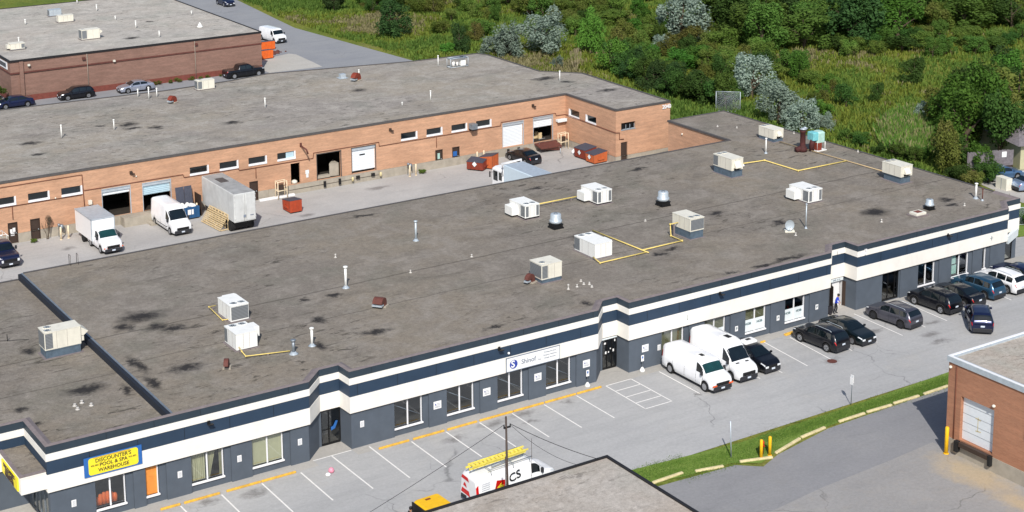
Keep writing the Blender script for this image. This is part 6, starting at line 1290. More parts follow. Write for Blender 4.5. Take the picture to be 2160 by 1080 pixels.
def chain_fence(label, x0, y0, x1, y1, h, z0=0):
    o = empty('chain_fence', (x0,y0,z0), math.atan2(y1-y0,x1-x0), label, 'fence'); L = math.hypot(x1-x0,y1-y0); m = MB()
    n = max(1, round(L/2.4))
    for k in range(n+1): m.tube([(L*k/n,0,0),(L*k/n,0,h)], .045, 6)
    m.tube([(0,0,h),(L,0,h)], .035, 6); m.tube([(0,0,.1),(L,0,.1)], .02, 5); m.build('posts','galv',o); m = MB(); s = .16; k = -h
    while k < L:
        a0, b0 = max(k,0), min(k+h,L)
        if b0 > a0: m.tube([(a0,0,a0-k),(b0,0,b0-k)], .009, 3); m.tube([(a0,.01,h-(a0-k)),(b0,.01,h-(b0-k))], .009, 3)
        k += s
    m.build('mesh','galv',o)
chain_fence('short chain link fence panel behind the rear corner of the main roof', 128.2,59.6,130.4,57.6, 2.6)
chain_fence('long chain link fence along the shrubs right of the main building', 118.6,9.5,127.5,5.0, 1.8)
sheet('car_court', [(128.5,12.5),(131,22.5),(150,17.5),(150,6),(131,9)], .004, 'walk')
sheet('fence_strip', [(116.4,6.3),(119,12.5),(128.2,11.9),(128.6,5.0),(121.5,5.0)], .002, 'turf')
m = MB()
rnd = random.Random(9); 
for k in range(40):
    a, r_ = rnd.uniform(0,2*PI), rnd.uniform(0,1.2); x, y = 98.4+r_*math.cos(a)*1.5, 124.4+r_*math.sin(a); s = rnd.uniform(.15,.35); m.lathe(x,y,[(s,0),(s*.8,s*.6),(s*.2,s)],6)
tag(m.build('leaf_pile','rust'), 'reddish brown debris pile beside the front orange dumpster behind the brown building', 'debris')

# ---------------------------------------------------------------- people
def person(label, loc, rz, joints, head, clothes, h=1.75, hair='black'):
    """joints: dict of name -> (x,y,z) in metres; grown with the skin modifier as one surface"""
    o = empty('person', loc, rz, label, 'person')
    names = ['pelvis','waist','chest','neck','headb','headt','shL','elL','haL','shR','elR','haR','hipL','knL','anL','toL','hipR','knR','anR','toR']
    rad = dict(pelvis=.15,waist=.135,chest=.165,neck=.06,headb=.085,headt=.095,shL=.075,elL=.05,haL=.04,shR=.075,elR=.05,haR=.04,hipL=.10,knL=.07,anL=.05,toL=.045,hipR=.10,knR=.07,anR=.05,toR=.045)
    E = [('pelvis','waist'),('waist','chest'),('chest','neck'),('neck','headb'),('headb','headt'),('chest','shL'),('shL','elL'),('elL','haL'),('chest','shR'),('shR','elR'),('elR','haR'),('pelvis','hipL'),('hipL','knL'),('knL','anL'),('anL','toL'),('pelvis','hipR'),('hipR','knR'),('knR','anR'),('anR','toR')]
    me = D.meshes.new('body'); me.from_pydata([joints[n] for n in names], [(names.index(a),names.index(b)) for a,b in E], []); me.update()
    ob = D.objects.new('body', me); COL.objects.link(ob); md = ob.modifiers.new('skin','SKIN'); md.use_smooth_shade = True
    for i, n in enumerate(names): sv = me.skin_vertices[0].data[i]; sv.radius = (rad[n], rad[n]*(.75 if n in ('chest','waist','pelvis') else 1)); sv.use_root = (i == 0)
    ob.modifiers.new('sub','SUBSURF').levels = 1
    dg = bpy.context.evaluated_depsgraph_get(); m2 = D.meshes.new_from_object(ob.evaluated_get(dg)); D.objects.remove(ob)
    for mm in ('skin', clothes[0], clothes[1], 'black'): m2.materials.append(M[mm])
    zn, zw = joints['neck'][2]+.01, joints['pelvis'][2]+.04
    for p in m2.polygons:
        c = p.center; p.use_smooth = True; near = min(names, key=lambda n: (Vector(joints[n])-c).length)
        p.material_index = 0 if near in ('haL','haR','headb','headt') or (near == 'neck' and c.z > zn) else (3 if near in ('toL','toR') else (1 if c.z > zw else 2))
    bo = D.objects.new('body', m2); COL.objects.link(bo); bo.parent = o
    ht = Vector(joints['headt']); m = MB(); m.lathe(ht.x-.01*0, ht.y, [(.10,ht.z-.06),(.115,ht.z+.02),(.09,ht.z+.09),(.03,ht.z+.115)],12); m.build('hair', hair, o)
    m = MB(); 
    for s in (-1,1):   # five fingers each hand: short tapered chains
        hnd = Vector(joints['haL' if s < 0 else 'haR'])
        for k in range(4): m.tube([hnd+Vector((-.03+.02*k,-.01,-.02)), hnd+Vector((-.03+.02*k,-.02,-.06-.005*(k in (1,2)))), hnd+Vector((-.03+.02*k,-.035,-.085))], [.010,.009,.007], 5)
        m.tube([hnd+Vector((.04*-s,-.02,.0)), hnd+Vector((.055*-s,-.04,-.035))], [.011,.008], 5)
    m.build('fingers','skin',o)
    m = MB(); hb = (Vector(joints['headb'])+ht)/2; f = head
    m.tube([hb+f*.085, hb+f*.115], [.016,.012], 5); side = Vector((-f.y,f.x,0))
    for s in (-1,1): m.lathe(*(hb+side*s*.095)[:2],[(.012,hb.z-.02),(.018,hb.z),(.01,hb.z+.025)],6)
    m.build('face','skin',o)
    return o
M['blueshirt'] = plain('royal_blue_shirt', (44,74,210), .8); M['darktrouser'] = plain('dark_trousers', (34,34,42), .85); M['denim'] = plain('dark_navy_clothes', (30,34,54), .85); M['blacktop'] = plain('black_vest', (40,38,44), .85)
person('person in a blue shirt and dark trousers bending at the open third entrance', (91.0,.35,.01), R(-60),
 dict(pelvis=(0,0,.93),waist=(.02,0,1.08),chest=(.10,0,1.30),neck=(.15,0,1.44),headb=(.18,0,1.52),headt=(.20,0,1.64),shL=(.10,.18,1.36),elL=(.16,.24,1.10),haL=(.32,.18,.95),shR=(.10,-.18,1.36),elR=(.16,-.24,1.10),haR=(.34,-.14,.95),hipL=(0,.10,.86),knL=(.08,.12,.48),anL=(0,.12,.09),toL=(.16,.13,.05),hipR=(0,-.10,.86),knR=(-.02,-.12,.48),anR=(-.14,-.12,.09),toR=(.02,-.13,.05)), Vector((1,0,0)), ('blueshirt','darktrouser'))
person('person in dark clothes standing at the left side of the yellow topped trailer', (43.75,-12.3,0), R(0),
 dict(pelvis=(0,0,.95),waist=(0,0,1.1),chest=(.02,0,1.34),neck=(.04,0,1.48),headb=(.06,0,1.56),headt=(.07,0,1.68),shL=(.02,.2,1.40),elL=(.12,.28,1.15),haL=(.35,.24,1.2),shR=(.02,-.2,1.40),elR=(.1,-.27,1.15),haR=(.34,-.22,1.15),hipL=(0,.1,.88),knL=(.03,.11,.48),anL=(0,.11,.09),toL=(.15,.12,.05),hipR=(0,-.1,.88),knR=(.03,-.11,.48),anR=(-.03,-.11,.09),toR=(.12,-.12,.05)), Vector((1,0,0)), ('blacktop','denim'))
m = MB(); m.bbox(90.35,90.85,.5,.85,.01,.62,.06); m.tube([(90.4,.5,.6),(90.35,.45,.95),(90.6,.7,1.0)], .02); m.lathe(90.45,.4,[(.12,.02),(.13,.15),(.05,.2)],8); tag(m.build('dark_bag','blacktop'), 'dark bag on the ground beside the person at the third entrance', 'bag')
TREES=[(119.2,125.9,6.0,3.1,'dark','dense dark green round tree at the edge of the road'),
(121.6,150.7,4.5,2.4,'dark','dark round tree at the top edge, left of the big dark round tree'),
(121.3,109.3,4.6,1.4,'dark','narrow dark green shrub left of the silvery bush'),
(125.5,102.2,5.2,3.2,'silver','left half of the big silvery bush behind the rear building'),
(130.8,101.8,6.6,3.9,'silver','tall right half of the big silvery bush behind the rear building'),
(124.9,105.1,3.4,2.3,'silver','low silvery bush at the left foot of the big silvery one'),
(119.1,110.0,1.8,1.6,'bright','low bright green bush at the roof corner of the rear building'),
(136.2,96.8,6.8,2.1,'bright','slender bright green tree right of the silvery bush'),
(130.8,84.8,5.4,2.3,'bright','bright green tree above the rear building roof edge'),
(127.7,88.9,3.6,1.5,'bare','bare pale branched shrub beside the rear roof edge'),
(127.3,93.0,1.5,1.3,'silver','small silvery shrub below the big silvery bush'),
(153.4,97.8,8.2,4.6,'silver','large pale crowned silvery tree at the top centre'),
(145.6,91.5,2.8,1.8,'silver','small pale silvery shrub in the middle of the thicket'),
(136.6,62.5,6.2,3.0,'silver','silvery topped shrub left of the tall pale bush near the roof'),
(130.3,50.5,5.4,3.0,'silver','tall silvery green bush behind the rooftop unit with the skirt'),
(130.5,46.9,4.2,2.4,'silver','second silvery bush, touching the tall one behind the roof edge'),
(133.0,45.8,2.0,1.6,'silver','low silvery bush behind the rusty rooftop machine'),
(130.3,24.5,6.0,2.2,'olive','olive green tree at the right edge of the main roof'),
(137.3,27.8,8.5,3.4,'bright2','tall green tree in the right group, above the wooden fence'),
(139.0,24.3,8.0,3.2,'dark2','dark green tree in the right group behind the wooden fence'),
(144.1,30.7,9.0,3.8,'bright2','tallest green tree of the right group'),
(150.7,31.4,9.0,3.8,'olive','yellow olive tree at the right edge of the picture'),
(141.3,23.9,6.0,2.4,'bright2','green tree over the small house roof'),
(142.2,34.6,7.5,3.2,'bright2','green tree at the left side of the right group'),
(153.9,40.6,6.5,2.8,'dark2','dark green tree behind the right group'),
(165.1,45.4,6.5,2.2,'dark','dark narrow tree standing in the far yellow meadow'),
(145.2,41.4,3.0,1.3,'silver','small pale shrub at the left foot of the right tree group'),
(143.4,52.4,3.0,1.4,'dark2','small dark green bush alone in the meadow'),
(148.4,52.0,2.6,1.3,'dark2','small green bush right of the lone dark one in the meadow'),
(160.6,57.0,3.5,1.8,'dark2','dark shrub at the far side of the meadow'),
(172.2,80.2,9.5,5.0,'dark','very dark tall tree at the far edge of the meadow'),
(128.6,19.1,2.0,1.5,'olive','low shrub between the roof edge and the wooden fence'),
(128.7,21.1,2.2,1.6,'dark2','low dark shrub beside the olive tree at the roof edge'),
(131.4,19.3,2.4,1.8,'dark2','dark shrub directly behind the wooden fence'),
(133.4,22.3,3.2,2.2,'bright2','green shrub at the foot of the tall right tree group'),
(134.4,26.2,3.6,2.2,'dark2','deep green shrub between the olive tree and the tall right tree group'),
(181.2,80.0,6.9,4.5,'bright2','@in the far woods along the top edge, right half'),
(189.1,85.5,7.0,4.2,'mid','@in the far woods along the top edge, right half'),
(167.5,103.9,5.2,3.8,'dark2','@in the far woods along the top edge, right half'),
(165.9,91.2,5.7,3.1,'mid','@in the far woods along the top edge, right half'),
(207.2,94.0,6.9,3.0,'dark2','@in the far woods along the top edge, right half'),
(193.4,105.4,7.4,2.8,'mid','@in the far woods along the top edge, right half'),
(157.8,84.7,7.1,3.3,'mid','@in the far woods along the top edge, right half'),
(179.6,84.3,5.1,4.5,'bright2','@in the far woods along the top edge, right half'),
(194.6,111.6,5.7,4.5,'mid','@in the far woods along the top edge, right half'),
(170.5,111.4,6.3,2.8,'bright2','@in the far woods along the top edge, right half'),
(208.1,99.2,5.6,3.4,'bright2','@in the far woods along the top edge, right half'),
(176.0,97.3,6.6,2.9,'dark','@in the far woods along the top edge, right half'),
(208.0,81.8,5.7,3.8,'mid2','@in the far woods along the top edge, right half'),
(175.3,92.6,4.5,2.9,'mid','@in the far woods along the top edge, right half'),
(174.6,111.7,7.0,3.6,'dark2','@in the far woods along the top edge, right half'),
(216.4,95.3,7.3,3.0,'mid','@in the far woods along the top edge, right half'),
(188.5,95.2,4.9,3.3,'bright2','@in the far woods along the top edge, right half'),
(191.7,95.8,5.5,3.1,'dark','@in the far woods along the top edge, right half'),
(184.7,104.4,6.5,3.1,'bright2','@in the far woods along the top edge, right half'),
(211.7,92.7,6.7,4.5,'bright2','@in the far woods along the top edge, right half'),
(203.7,81.6,5.0,3.5,'dark','@in the far woods along the top edge, right half'),
(205.7,87.0,5.9,4.6,'mid','@in the far woods along the top edge, right half'),
(168.4,100.4,7.4,4.0,'mid','@in the far woods along the top edge, right half'),
(189.4,98.7,5.7,3.1,'mid2','@in the far woods along the top edge, right half'),
(196.3,80.3,5.0,4.5,'mid','@in the far woods along the top edge, right half'),
(190.0,110.5,5.3,4.2,'mid','@in the far woods along the top edge, right half'),
(198.7,106.1,6.9,3.4,'dark2','@in the far woods along the top edge, right half'),
(171.4,88.7,5.3,3.7,'mid','@in the far woods along the top edge, right half'),
(159.7,89.6,5.9,4.2,'mid','@in the far woods along the top edge, right half'),
(192.2,87.0,7.0,4.0,'mid','@in the far woods along the top edge, right half'),
(164.2,82.3,5.7,4.5,'mid','@in the far woods along the top edge, right half'),
(183.3,89.5,5.0,4.3,'mid','@in the far woods along the top edge, right half'),
(176.6,85.8,6.7,4.1,'mid','@in the far woods along the top edge, right half'),
(173.3,95.3,7.1,3.3,'dark','@in the far woods along the top edge, right half'),
(199.9,97.9,6.8,3.1,'bright2','@in the far woods along the top edge, right half'),
(164.3,106.0,5.2,2.9,'mid','@in the far woods along the top edge, right half'),
(184.6,98.6,6.5,2.9,'mid','@in the far woods along the top edge, right half'),
(160.7,86.4,4.5,3.5,'mid','@in the far woods along the top edge, right half'),
(201.8,75.5,5.4,3.3,'dark2','@in the far woods along the top edge, right half'),
(170.7,83.8,6.4,3.5,'mid','@in the far woods along the top edge, right half'),
(172.1,105.5,5.9,3.2,'mid','@in the far woods along the top edge, right half'),
(193.2,92.5,7.2,2.8,'dark','@in the far woods along the top edge, right half'),
(196.5,88.4,7.1,3.1,'dark2','@in the far woods along the top edge, right half'),
(179.7,106.9,5.0,4.6,'mid','@in the far woods along the top edge, right half'),
(173.8,119.7,5.3,4.1,'dark2','@in the far woods along the top edge, right half'),
(191.1,80.8,4.6,3.3,'mid2','@in the far woods along the top edge, right half'),
(202.4,95.5,5.8,4.3,'dark2','@in the far woods along the top edge, right half'),
(176.5,107.4,7.0,2.9,'mid','@in the far woods along the top edge, right half'),
(163.3,94.8,7.2,4.6,'dark2','@in the far woods along the top edge, right half'),
(212.9,95.7,5.2,4.3,'mid','@in the far woods along the top edge, right half'),
(167.5,107.5,6.0,3.0,'dark','@in the far woods along the top edge, right half'),
(167.0,94.8,7.4,4.1,'mid','@in the far woods along the top edge, right half'),
(173.3,114.6,6.2,4.0,'bright2','@in the far woods along the top edge, right half'),
(178.6,120.5,6.2,4.1,'dark2','@in the far woods along the top edge, right half'),
(196.8,95.1,6.2,3.3,'mid','@in the far woods along the top edge, right half'),
(182.8,120.1,5.5,3.8,'dark','@in the far woods along the top edge, right half'),
(177.3,117.2,6.3,3.2,'mid2','@in the far woods along the top edge, right half'),
(164.2,97.9,5.6,3.2,'mid','@in the far woods along the top edge, right half'),
(200.5,85.8,6.7,3.4,'mid','@in the far woods along the top edge, right half'),
(185.1,85.9,6.7,3.5,'dark','@in the far woods along the top edge, right half'),
(179.2,98.1,5.4,4.5,'mid2','@in the far woods along the top edge, right half'),
(200.5,80.8,6.2,3.0,'mid','@in the far woods along the top edge, right half'),
(172.5,99.7,4.6,4.5,'mid','@in the far woods along the top edge, right half'),
(222.8,91.0,6.6,3.8,'bright2','@in the far woods along the top edge, right half'),
(145.1,100.4,4.2,1.9,'olive','@in the scrub between the pale crowned tree and the silvery bushes'),
(149.2,100.8,2.5,2.6,'mid2','@in the scrub between the pale crowned tree and the silvery bushes'),
(153.8,107.7,3.6,2.5,'bright2','@in the scrub between the pale crowned tree and the silvery bushes'),
(144.7,76.8,2.9,2.0,'mid2','@in the scrub between the pale crowned tree and the silvery bushes'),
(138.8,93.5,4.2,2.1,'olive','@in the scrub between the pale crowned tree and the silvery bushes'),
(152.2,72.3,2.8,2.4,'mid','@in the scrub between the pale crowned tree and the silvery bushes'),
(149.0,97.2,3.0,1.6,'mid','@in the scrub between the pale crowned tree and the silvery bushes'),
(149.8,79.2,2.7,1.8,'olive','@in the scrub between the pale crowned tree and the silvery bushes'),
(156.2,89.5,3.0,2.0,'mid2','@in the scrub between the pale crowned tree and the silvery bushes'),
(140.6,68.9,4.2,2.1,'mid2','@in the scrub between the pale crowned tree and the silvery bushes'),
(144.8,70.5,3.0,1.6,'mid','@in the scrub between the pale crowned tree and the silvery bushes'),
(142.8,80.1,3.8,2.6,'bright2','@in the scrub between the pale crowned tree and the silvery bushes'),
(152.7,104.6,3.1,1.6,'mid2','@in the scrub between the pale crowned tree and the silvery bushes'),
(136.0,85.5,3.8,1.5,'mid','@in the scrub between the pale crowned tree and the silvery bushes'),
(161.0,118.7,2.7,1.8,'bright2','@in the scrub between the pale crowned tree and the silvery bushes'),
(155.8,117.1,4.1,2.4,'mid2','@in the scrub between the pale crowned tree and the silvery bushes'),
(140.6,73.0,3.7,1.6,'dark2','@in the scrub between the pale crowned tree and the silvery bushes'),
(148.2,81.0,2.7,2.3,'mid2','@in the scrub between the pale crowned tree and the silvery bushes'),
(132.1,73.3,3.2,2.0,'mid2','@in the scrub between the pale crowned tree and the silvery bushes'),
(144.2,95.4,3.3,1.5,'mid2','@in the scrub between the pale crowned tree and the silvery bushes'),
(136.6,72.2,3.1,1.7,'olive','@in the scrub between the pale crowned tree and the silvery bushes'),
(141.3,76.6,3.8,1.9,'mid2','@in the scrub between the pale crowned tree and the silvery bushes'),
(151.5,76.4,4.0,1.6,'mid2','@in the scrub between the pale crowned tree and the silvery bushes'),
(153.9,114.0,2.6,2.3,'mid2','@in the scrub between the pale crowned tree and the silvery bushes'),
(147.7,72.8,3.3,2.0,'dark2','@in the scrub between the pale crowned tree and the silvery bushes'),
(147.8,84.4,2.7,1.9,'olive','@in the scrub between the pale crowned tree and the silvery bushes'),
(151.2,88.4,3.4,2.3,'mid2','@in the scrub between the pale crowned tree and the silvery bushes'),
(149.4,67.6,4.1,2.3,'bright2','@in the scrub between the pale crowned tree and the silvery bushes'),
(132.8,70.2,2.4,2.3,'mid2','@in the scrub between the pale crowned tree and the silvery bushes'),
(147.1,102.7,3.4,2.3,'bright2','@in the scrub between the pale crowned tree and the silvery bushes'),
(141.5,65.7,3.5,2.1,'mid2','@in the scrub between the pale crowned tree and the silvery bushes'),
(156.3,93.2,2.4,1.9,'mid2','@in the scrub between the pale crowned tree and the silvery bushes'),
(154.0,100.5,3.9,2.5,'bright2','@in the scrub between the pale crowned tree and the silvery bushes'),
(156.1,103.8,3.5,2.5,'mid2','@in the scrub between the pale crowned tree and the silvery bushes'),
(138.0,86.3,3.4,2.2,'bright2','@in the scrub between the pale crowned tree and the silvery bushes'),
(152.0,93.7,3.4,2.5,'olive','@in the scrub between the pale crowned tree and the silvery bushes'),
(144.2,89.3,3.4,2.0,'olive','@in the scrub between the pale crowned tree and the silvery bushes'),
(146.4,75.5,2.5,2.0,'dark2','@in the scrub between the pale crowned tree and the silvery bushes'),
(142.5,70.8,3.3,1.6,'mid2','@in the scrub between the pale crowned tree and the silvery bushes'),
(153.8,81.1,3.2,1.9,'mid2','@in the scrub between the pale crowned tree and the silvery bushes'),
(147.0,88.1,3.1,1.6,'dark2','@in the scrub between the pale crowned tree and the silvery bushes'),
(138.4,80.1,3.3,2.5,'bright2','@in the scrub between the pale crowned tree and the silvery bushes'),
(156.5,96.3,3.7,2.5,'mid2','@in the scrub between the pale crowned tree and the silvery bushes'),
(144.0,74.6,2.6,1.6,'mid2','@in the scrub between the pale crowned tree and the silvery bushes'),
(134.7,75.7,3.3,1.6,'mid2','@in the scrub between the pale crowned tree and the silvery bushes'),
(145.1,68.1,2.8,2.0,'mid2','@in the scrub between the pale crowned tree and the silvery bushes'),
(130.7,62.2,3.5,2.6,'dark2','@in the dark hedge row behind the number 2040 corner'),
(130.8,78.6,3.3,2.1,'mid','@in the dark hedge row behind the number 2040 corner'),
(132.6,65.9,2.9,2.3,'dark2','@in the dark hedge row behind the number 2040 corner'),
(134.7,87.4,4.0,2.0,'mid','@in the dark hedge row behind the number 2040 corner'),
(133.2,81.1,4.2,1.8,'dark','@in the dark hedge row behind the number 2040 corner'),
(130.0,71.1,4.5,2.0,'dark','@in the dark hedge row behind the number 2040 corner'),
(132.9,75.9,2.9,1.6,'dark','@in the dark hedge row behind the number 2040 corner'),
(133.7,84.1,3.3,2.5,'dark2','@in the dark hedge row behind the number 2040 corner'),
(131.4,82.3,3.6,2.4,'dark2','@in the dark hedge row behind the number 2040 corner'),
(128.5,68.7,3.9,1.7,'dark2','@in the dark hedge row behind the number 2040 corner'),
(131.5,67.9,3.3,2.1,'dark','@in the dark hedge row behind the number 2040 corner'),
(129.5,73.6,4.0,2.1,'dark','@in the dark hedge row behind the number 2040 corner'),
(129.8,66.6,3.1,2.1,'dark2','@in the dark hedge row behind the number 2040 corner'),
(132.8,62.8,3.2,2.3,'mid','@in the dark hedge row behind the number 2040 corner'),
(129.8,64.6,4.0,2.4,'dark2','@in the dark hedge row behind the number 2040 corner'),
(129.8,76.5,3.8,2.1,'dark2','@in the dark hedge row behind the number 2040 corner'),
(133.1,86.0,4.1,2.1,'dark2','@in the dark hedge row behind the number 2040 corner'),
(130.3,60.2,4.5,1.7,'mid','@in the dark hedge row behind the number 2040 corner'),
(132.7,78.6,4.1,1.9,'mid','@in the dark hedge row behind the number 2040 corner'),
(135.0,89.8,3.7,1.9,'dark2','@in the dark hedge row behind the number 2040 corner'),
(131.3,74.9,3.4,2.6,'mid','@in the dark hedge row behind the number 2040 corner'),
(130.3,80.4,2.9,1.6,'dark','@in the dark hedge row behind the number 2040 corner'),
(140.4,149.9,2.9,1.9,'mid2','@between the dark round tree and the big silvery bush'),
(126.8,117.6,2.2,1.4,'mid','@between the dark round tree and the big silvery bush'),
(138.3,144.0,2.0,1.5,'olive','@between the dark round tree and the big silvery bush'),
(134.3,145.0,2.8,1.6,'olive','@between the dark round tree and the big silvery bush'),
(143.1,144.3,2.2,2.0,'mid2','@between the dark round tree and the big silvery bush'),
(146.8,140.5,2.4,2.2,'olive','@between the dark round tree and the big silvery bush'),
(132.2,140.7,2.8,2.2,'mid2','@between the dark round tree and the big silvery bush'),
(135.8,149.6,2.3,1.9,'mid','@between the dark round tree and the big silvery bush'),
(138.8,127.1,2.7,1.4,'mid','@between the dark round tree and the big silvery bush'),
(139.2,130.3,2.0,1.9,'olive','@between the dark round tree and the big silvery bush'),
(130.5,117.6,2.4,1.9,'mid','@between the dark round tree and the big silvery bush'),
(137.3,145.7,2.6,2.0,'mid2','@between the dark round tree and the big silvery bush'),
(138.0,132.1,2.5,1.8,'mid2','@between the dark round tree and the big silvery bush'),
(143.8,137.7,2.9,1.6,'mid2','@between the dark round tree and the big silvery bush'),
(140.1,139.3,2.9,2.0,'mid','@between the dark round tree and the big silvery bush'),
(133.3,131.9,2.2,1.6,'mid2','@between the dark round tree and the big silvery bush'),
(127.4,114.7,2.9,1.7,'olive','@between the dark round tree and the big silvery bush'),
(125.9,123.0,2.4,1.8,'mid2','@between the dark round tree and the big silvery bush'),
(142.2,133.2,2.8,1.6,'mid','@between the dark round tree and the big silvery bush'),
(139.3,136.7,2.8,1.9,'mid2','@between the dark round tree and the big silvery bush'),
(130.8,119.6,2.7,1.6,'mid2','@between the dark round tree and the big silvery bush'),
(134.3,138.9,2.9,2.3,'olive','@between the dark round tree and the big silvery bush'),
(146.5,132.1,3.3,1.6,'olive','@behind the big silvery bush'),
(155.5,134.8,3.3,2.2,'mid2','@behind the big silvery bush'),
(148.9,132.2,3.5,1.9,'mid','@behind the big silvery bush'),
(145.0,115.5,3.3,2.1,'mid2','@behind the big silvery bush'),
(144.3,112.9,2.7,1.6,'mid2','@behind the big silvery bush'),
(149.3,119.1,3.5,2.2,'mid2','@behind the big silvery bush'),
(146.0,120.2,2.6,1.8,'olive','@behind the big silvery bush'),
(146.5,124.8,3.7,2.2,'mid','@behind the big silvery bush'),
(157.4,121.0,3.3,2.2,'mid2','@behind the big silvery bush'),
(153.5,138.9,4.1,2.2,'olive','@behind the big silvery bush'),
(161.7,130.4,3.1,2.5,'dark2','@behind the big silvery bush'),
(148.8,116.5,2.5,1.9,'dark2','@behind the big silvery bush'),
(170.3,127.9,2.2,2.6,'dark2','@behind the big silvery bush'),
(151.4,127.5,2.9,2.3,'mid2','@behind the big silvery bush'),
(157.6,125.7,2.9,2.3,'mid2','@behind the big silvery bush'),
(150.5,114.3,2.3,2.8,'mid2','@behind the big silvery bush'),
(148.5,129.1,3.2,2.1,'mid2','@behind the big silvery bush'),
(153.4,120.5,3.8,2.7,'mid2','@behind the big silvery bush'),
(148.6,138.6,3.6,2.1,'mid','@behind the big silvery bush'),
(142.7,110.3,2.9,2.0,'mid2','@behind the big silvery bush'),
(152.5,117.5,3.0,1.9,'mid2','@behind the big silvery bush'),
(151.8,122.4,2.8,2.6,'mid2','@behind the big silvery bush'),
(162.4,134.2,2.3,1.9,'dark2','@behind the big silvery bush'),
(145.8,127.8,3.7,2.7,'mid2','@behind the big silvery bush'),
(155.9,128.5,2.8,2.3,'olive','@behind the big silvery bush'),
(161.3,127.2,4.2,1.7,'olive','@behind the big silvery bush'),
(149.0,134.8,4.2,2.4,'olive','@behind the big silvery bush'),
(148.5,122.7,3.5,2.0,'mid2','@behind the big silvery bush'),
(128.0,152.8,2.2,1.5,'mid','@near the dark round trees beside the back road'),
(130.1,154.3,3.0,2.0,'olive','@near the dark round trees beside the back road'),
(127.2,149.4,1.8,1.5,'olive','@near the dark round trees beside the back road'),
(127.8,143.5,2.5,1.5,'dark2','@near the dark round trees beside the back road'),
(127.5,159.6,2.6,1.4,'olive','@near the dark round trees beside the back road'),
(129.8,150.8,2.4,1.8,'mid','@near the dark round trees beside the back road'),
(132.5,148.1,2.1,1.6,'dark2','@near the dark round trees beside the back road'),
(126.0,145.4,2.7,1.3,'dark2','@near the dark round trees beside the back road'),
(132.8,153.8,2.0,1.9,'olive','@near the dark round trees beside the back road'),
(184.8,65.2,2.3,2.5,'mid','@along the far edge of the meadow'),
(187.5,72.2,2.5,2.6,'mid2','@along the far edge of the meadow'),
(165.5,74.4,2.8,1.8,'mid2','@along the far edge of the meadow'),
(169.3,72.5,2.5,1.5,'mid2','@along the far edge of the meadow'),
(175.3,67.4,3.1,1.6,'mid','@along the far edge of the meadow'),
(182.0,65.5,2.8,1.9,'mid','@along the far edge of the meadow'),
(174.5,72.6,2.4,2.5,'dark2','@along the far edge of the meadow'),
(177.0,77.4,2.7,1.9,'mid','@along the far edge of the meadow'),
(178.8,72.5,2.7,2.3,'mid2','@along the far edge of the meadow'),
(190.9,69.2,2.4,2.3,'mid2','@along the far edge of the meadow'),
(185.7,75.6,3.0,1.6,'mid','@along the far edge of the meadow'),
(183.0,76.2,2.5,1.8,'mid2','@along the far edge of the meadow'),
(166.7,77.5,2.3,1.9,'dark2','@along the far edge of the meadow'),
(181.0,77.3,2.4,2.1,'dark2','@along the far edge of the meadow'),
(168.9,76.3,2.3,2.1,'mid2','@along the far edge of the meadow'),
(195.4,68.2,2.7,1.8,'mid','@along the far edge of the meadow'),
(179.9,75.2,2.6,1.7,'dark2','@along the far edge of the meadow'),
(177.7,67.2,2.9,1.9,'mid','@along the far edge of the meadow'),
(190.5,66.8,2.5,1.9,'dark2','@along the far edge of the meadow'),
(170.0,79.6,2.1,2.4,'mid','@along the far edge of the meadow'),
(184.8,68.6,3.2,2.1,'mid2','@along the far edge of the meadow'),
(172.9,77.6,2.4,1.7,'dark2','@along the far edge of the meadow'),
(159.1,42.8,6.2,3.2,'dark2','@inside the tall right tree group'),
(145.1,38.0,6.3,2.4,'olive','@inside the tall right tree group'),
(147.4,29.9,5.3,3.2,'olive','@inside the tall right tree group'),
(158.1,38.0,6.2,3.0,'dark2','@inside the tall right tree group'),
(141.4,29.0,6.4,3.3,'olive','@inside the tall right tree group'),
(152.2,35.2,6.7,2.6,'bright2','@inside the tall right tree group'),
(149.8,34.6,5.3,2.9,'dark2','@inside the tall right tree group'),
(154.9,36.2,6.1,3.2,'dark2','@inside the tall right tree group'),
(156.3,40.0,5.7,3.3,'olive','@inside the tall right tree group'),
(161.5,42.3,6.7,2.4,'bright2','@inside the tall right tree group'),
(149.4,60.5,1.7,1.0,'mid2','@between the silvery bushes and the meadow'),
(137.2,50.1,2.2,1.6,'bright','@between the silvery bushes and the meadow'),
(144.5,57.9,2.0,1.4,'bright','@between the silvery bushes and the meadow'),
(147.9,63.7,2.2,1.7,'mid2','@between the silvery bushes and the meadow'),
(140.6,55.1,1.9,1.1,'mid2','@between the silvery bushes and the meadow'),
(143.2,56.1,1.4,1.3,'olive','@between the silvery bushes and the meadow'),
(150.6,62.7,1.5,1.3,'bright','@between the silvery bushes and the meadow'),
(148.4,65.3,2.1,1.0,'mid2','@between the silvery bushes and the meadow'),
(147.1,58.3,2.0,1.0,'olive','@between the silvery bushes and the meadow'),
(130.7,31.5,1.6,1.5,'mid','@low along the right edge of the main roof'),
(130.9,29.2,1.6,1.6,'mid','@low along the right edge of the main roof'),
(130.8,37.4,1.4,1.2,'dark2','@low along the right edge of the main roof'),
(130.2,33.9,1.3,1.2,'dark2','@low along the right edge of the main roof'),
(132.1,33.9,1.3,1.0,'dark2','@low along the right edge of the main roof'),
(132.2,29.6,1.5,1.2,'mid','@low along the right edge of the main roof'),
(132.0,30.9,1.1,1.6,'dark2','@low along the right edge of the main roof'),
(132.3,38.8,1.2,1.5,'mid','@low along the right edge of the main roof'),
(131.3,40.0,1.4,1.2,'mid','@low along the right edge of the main roof')]
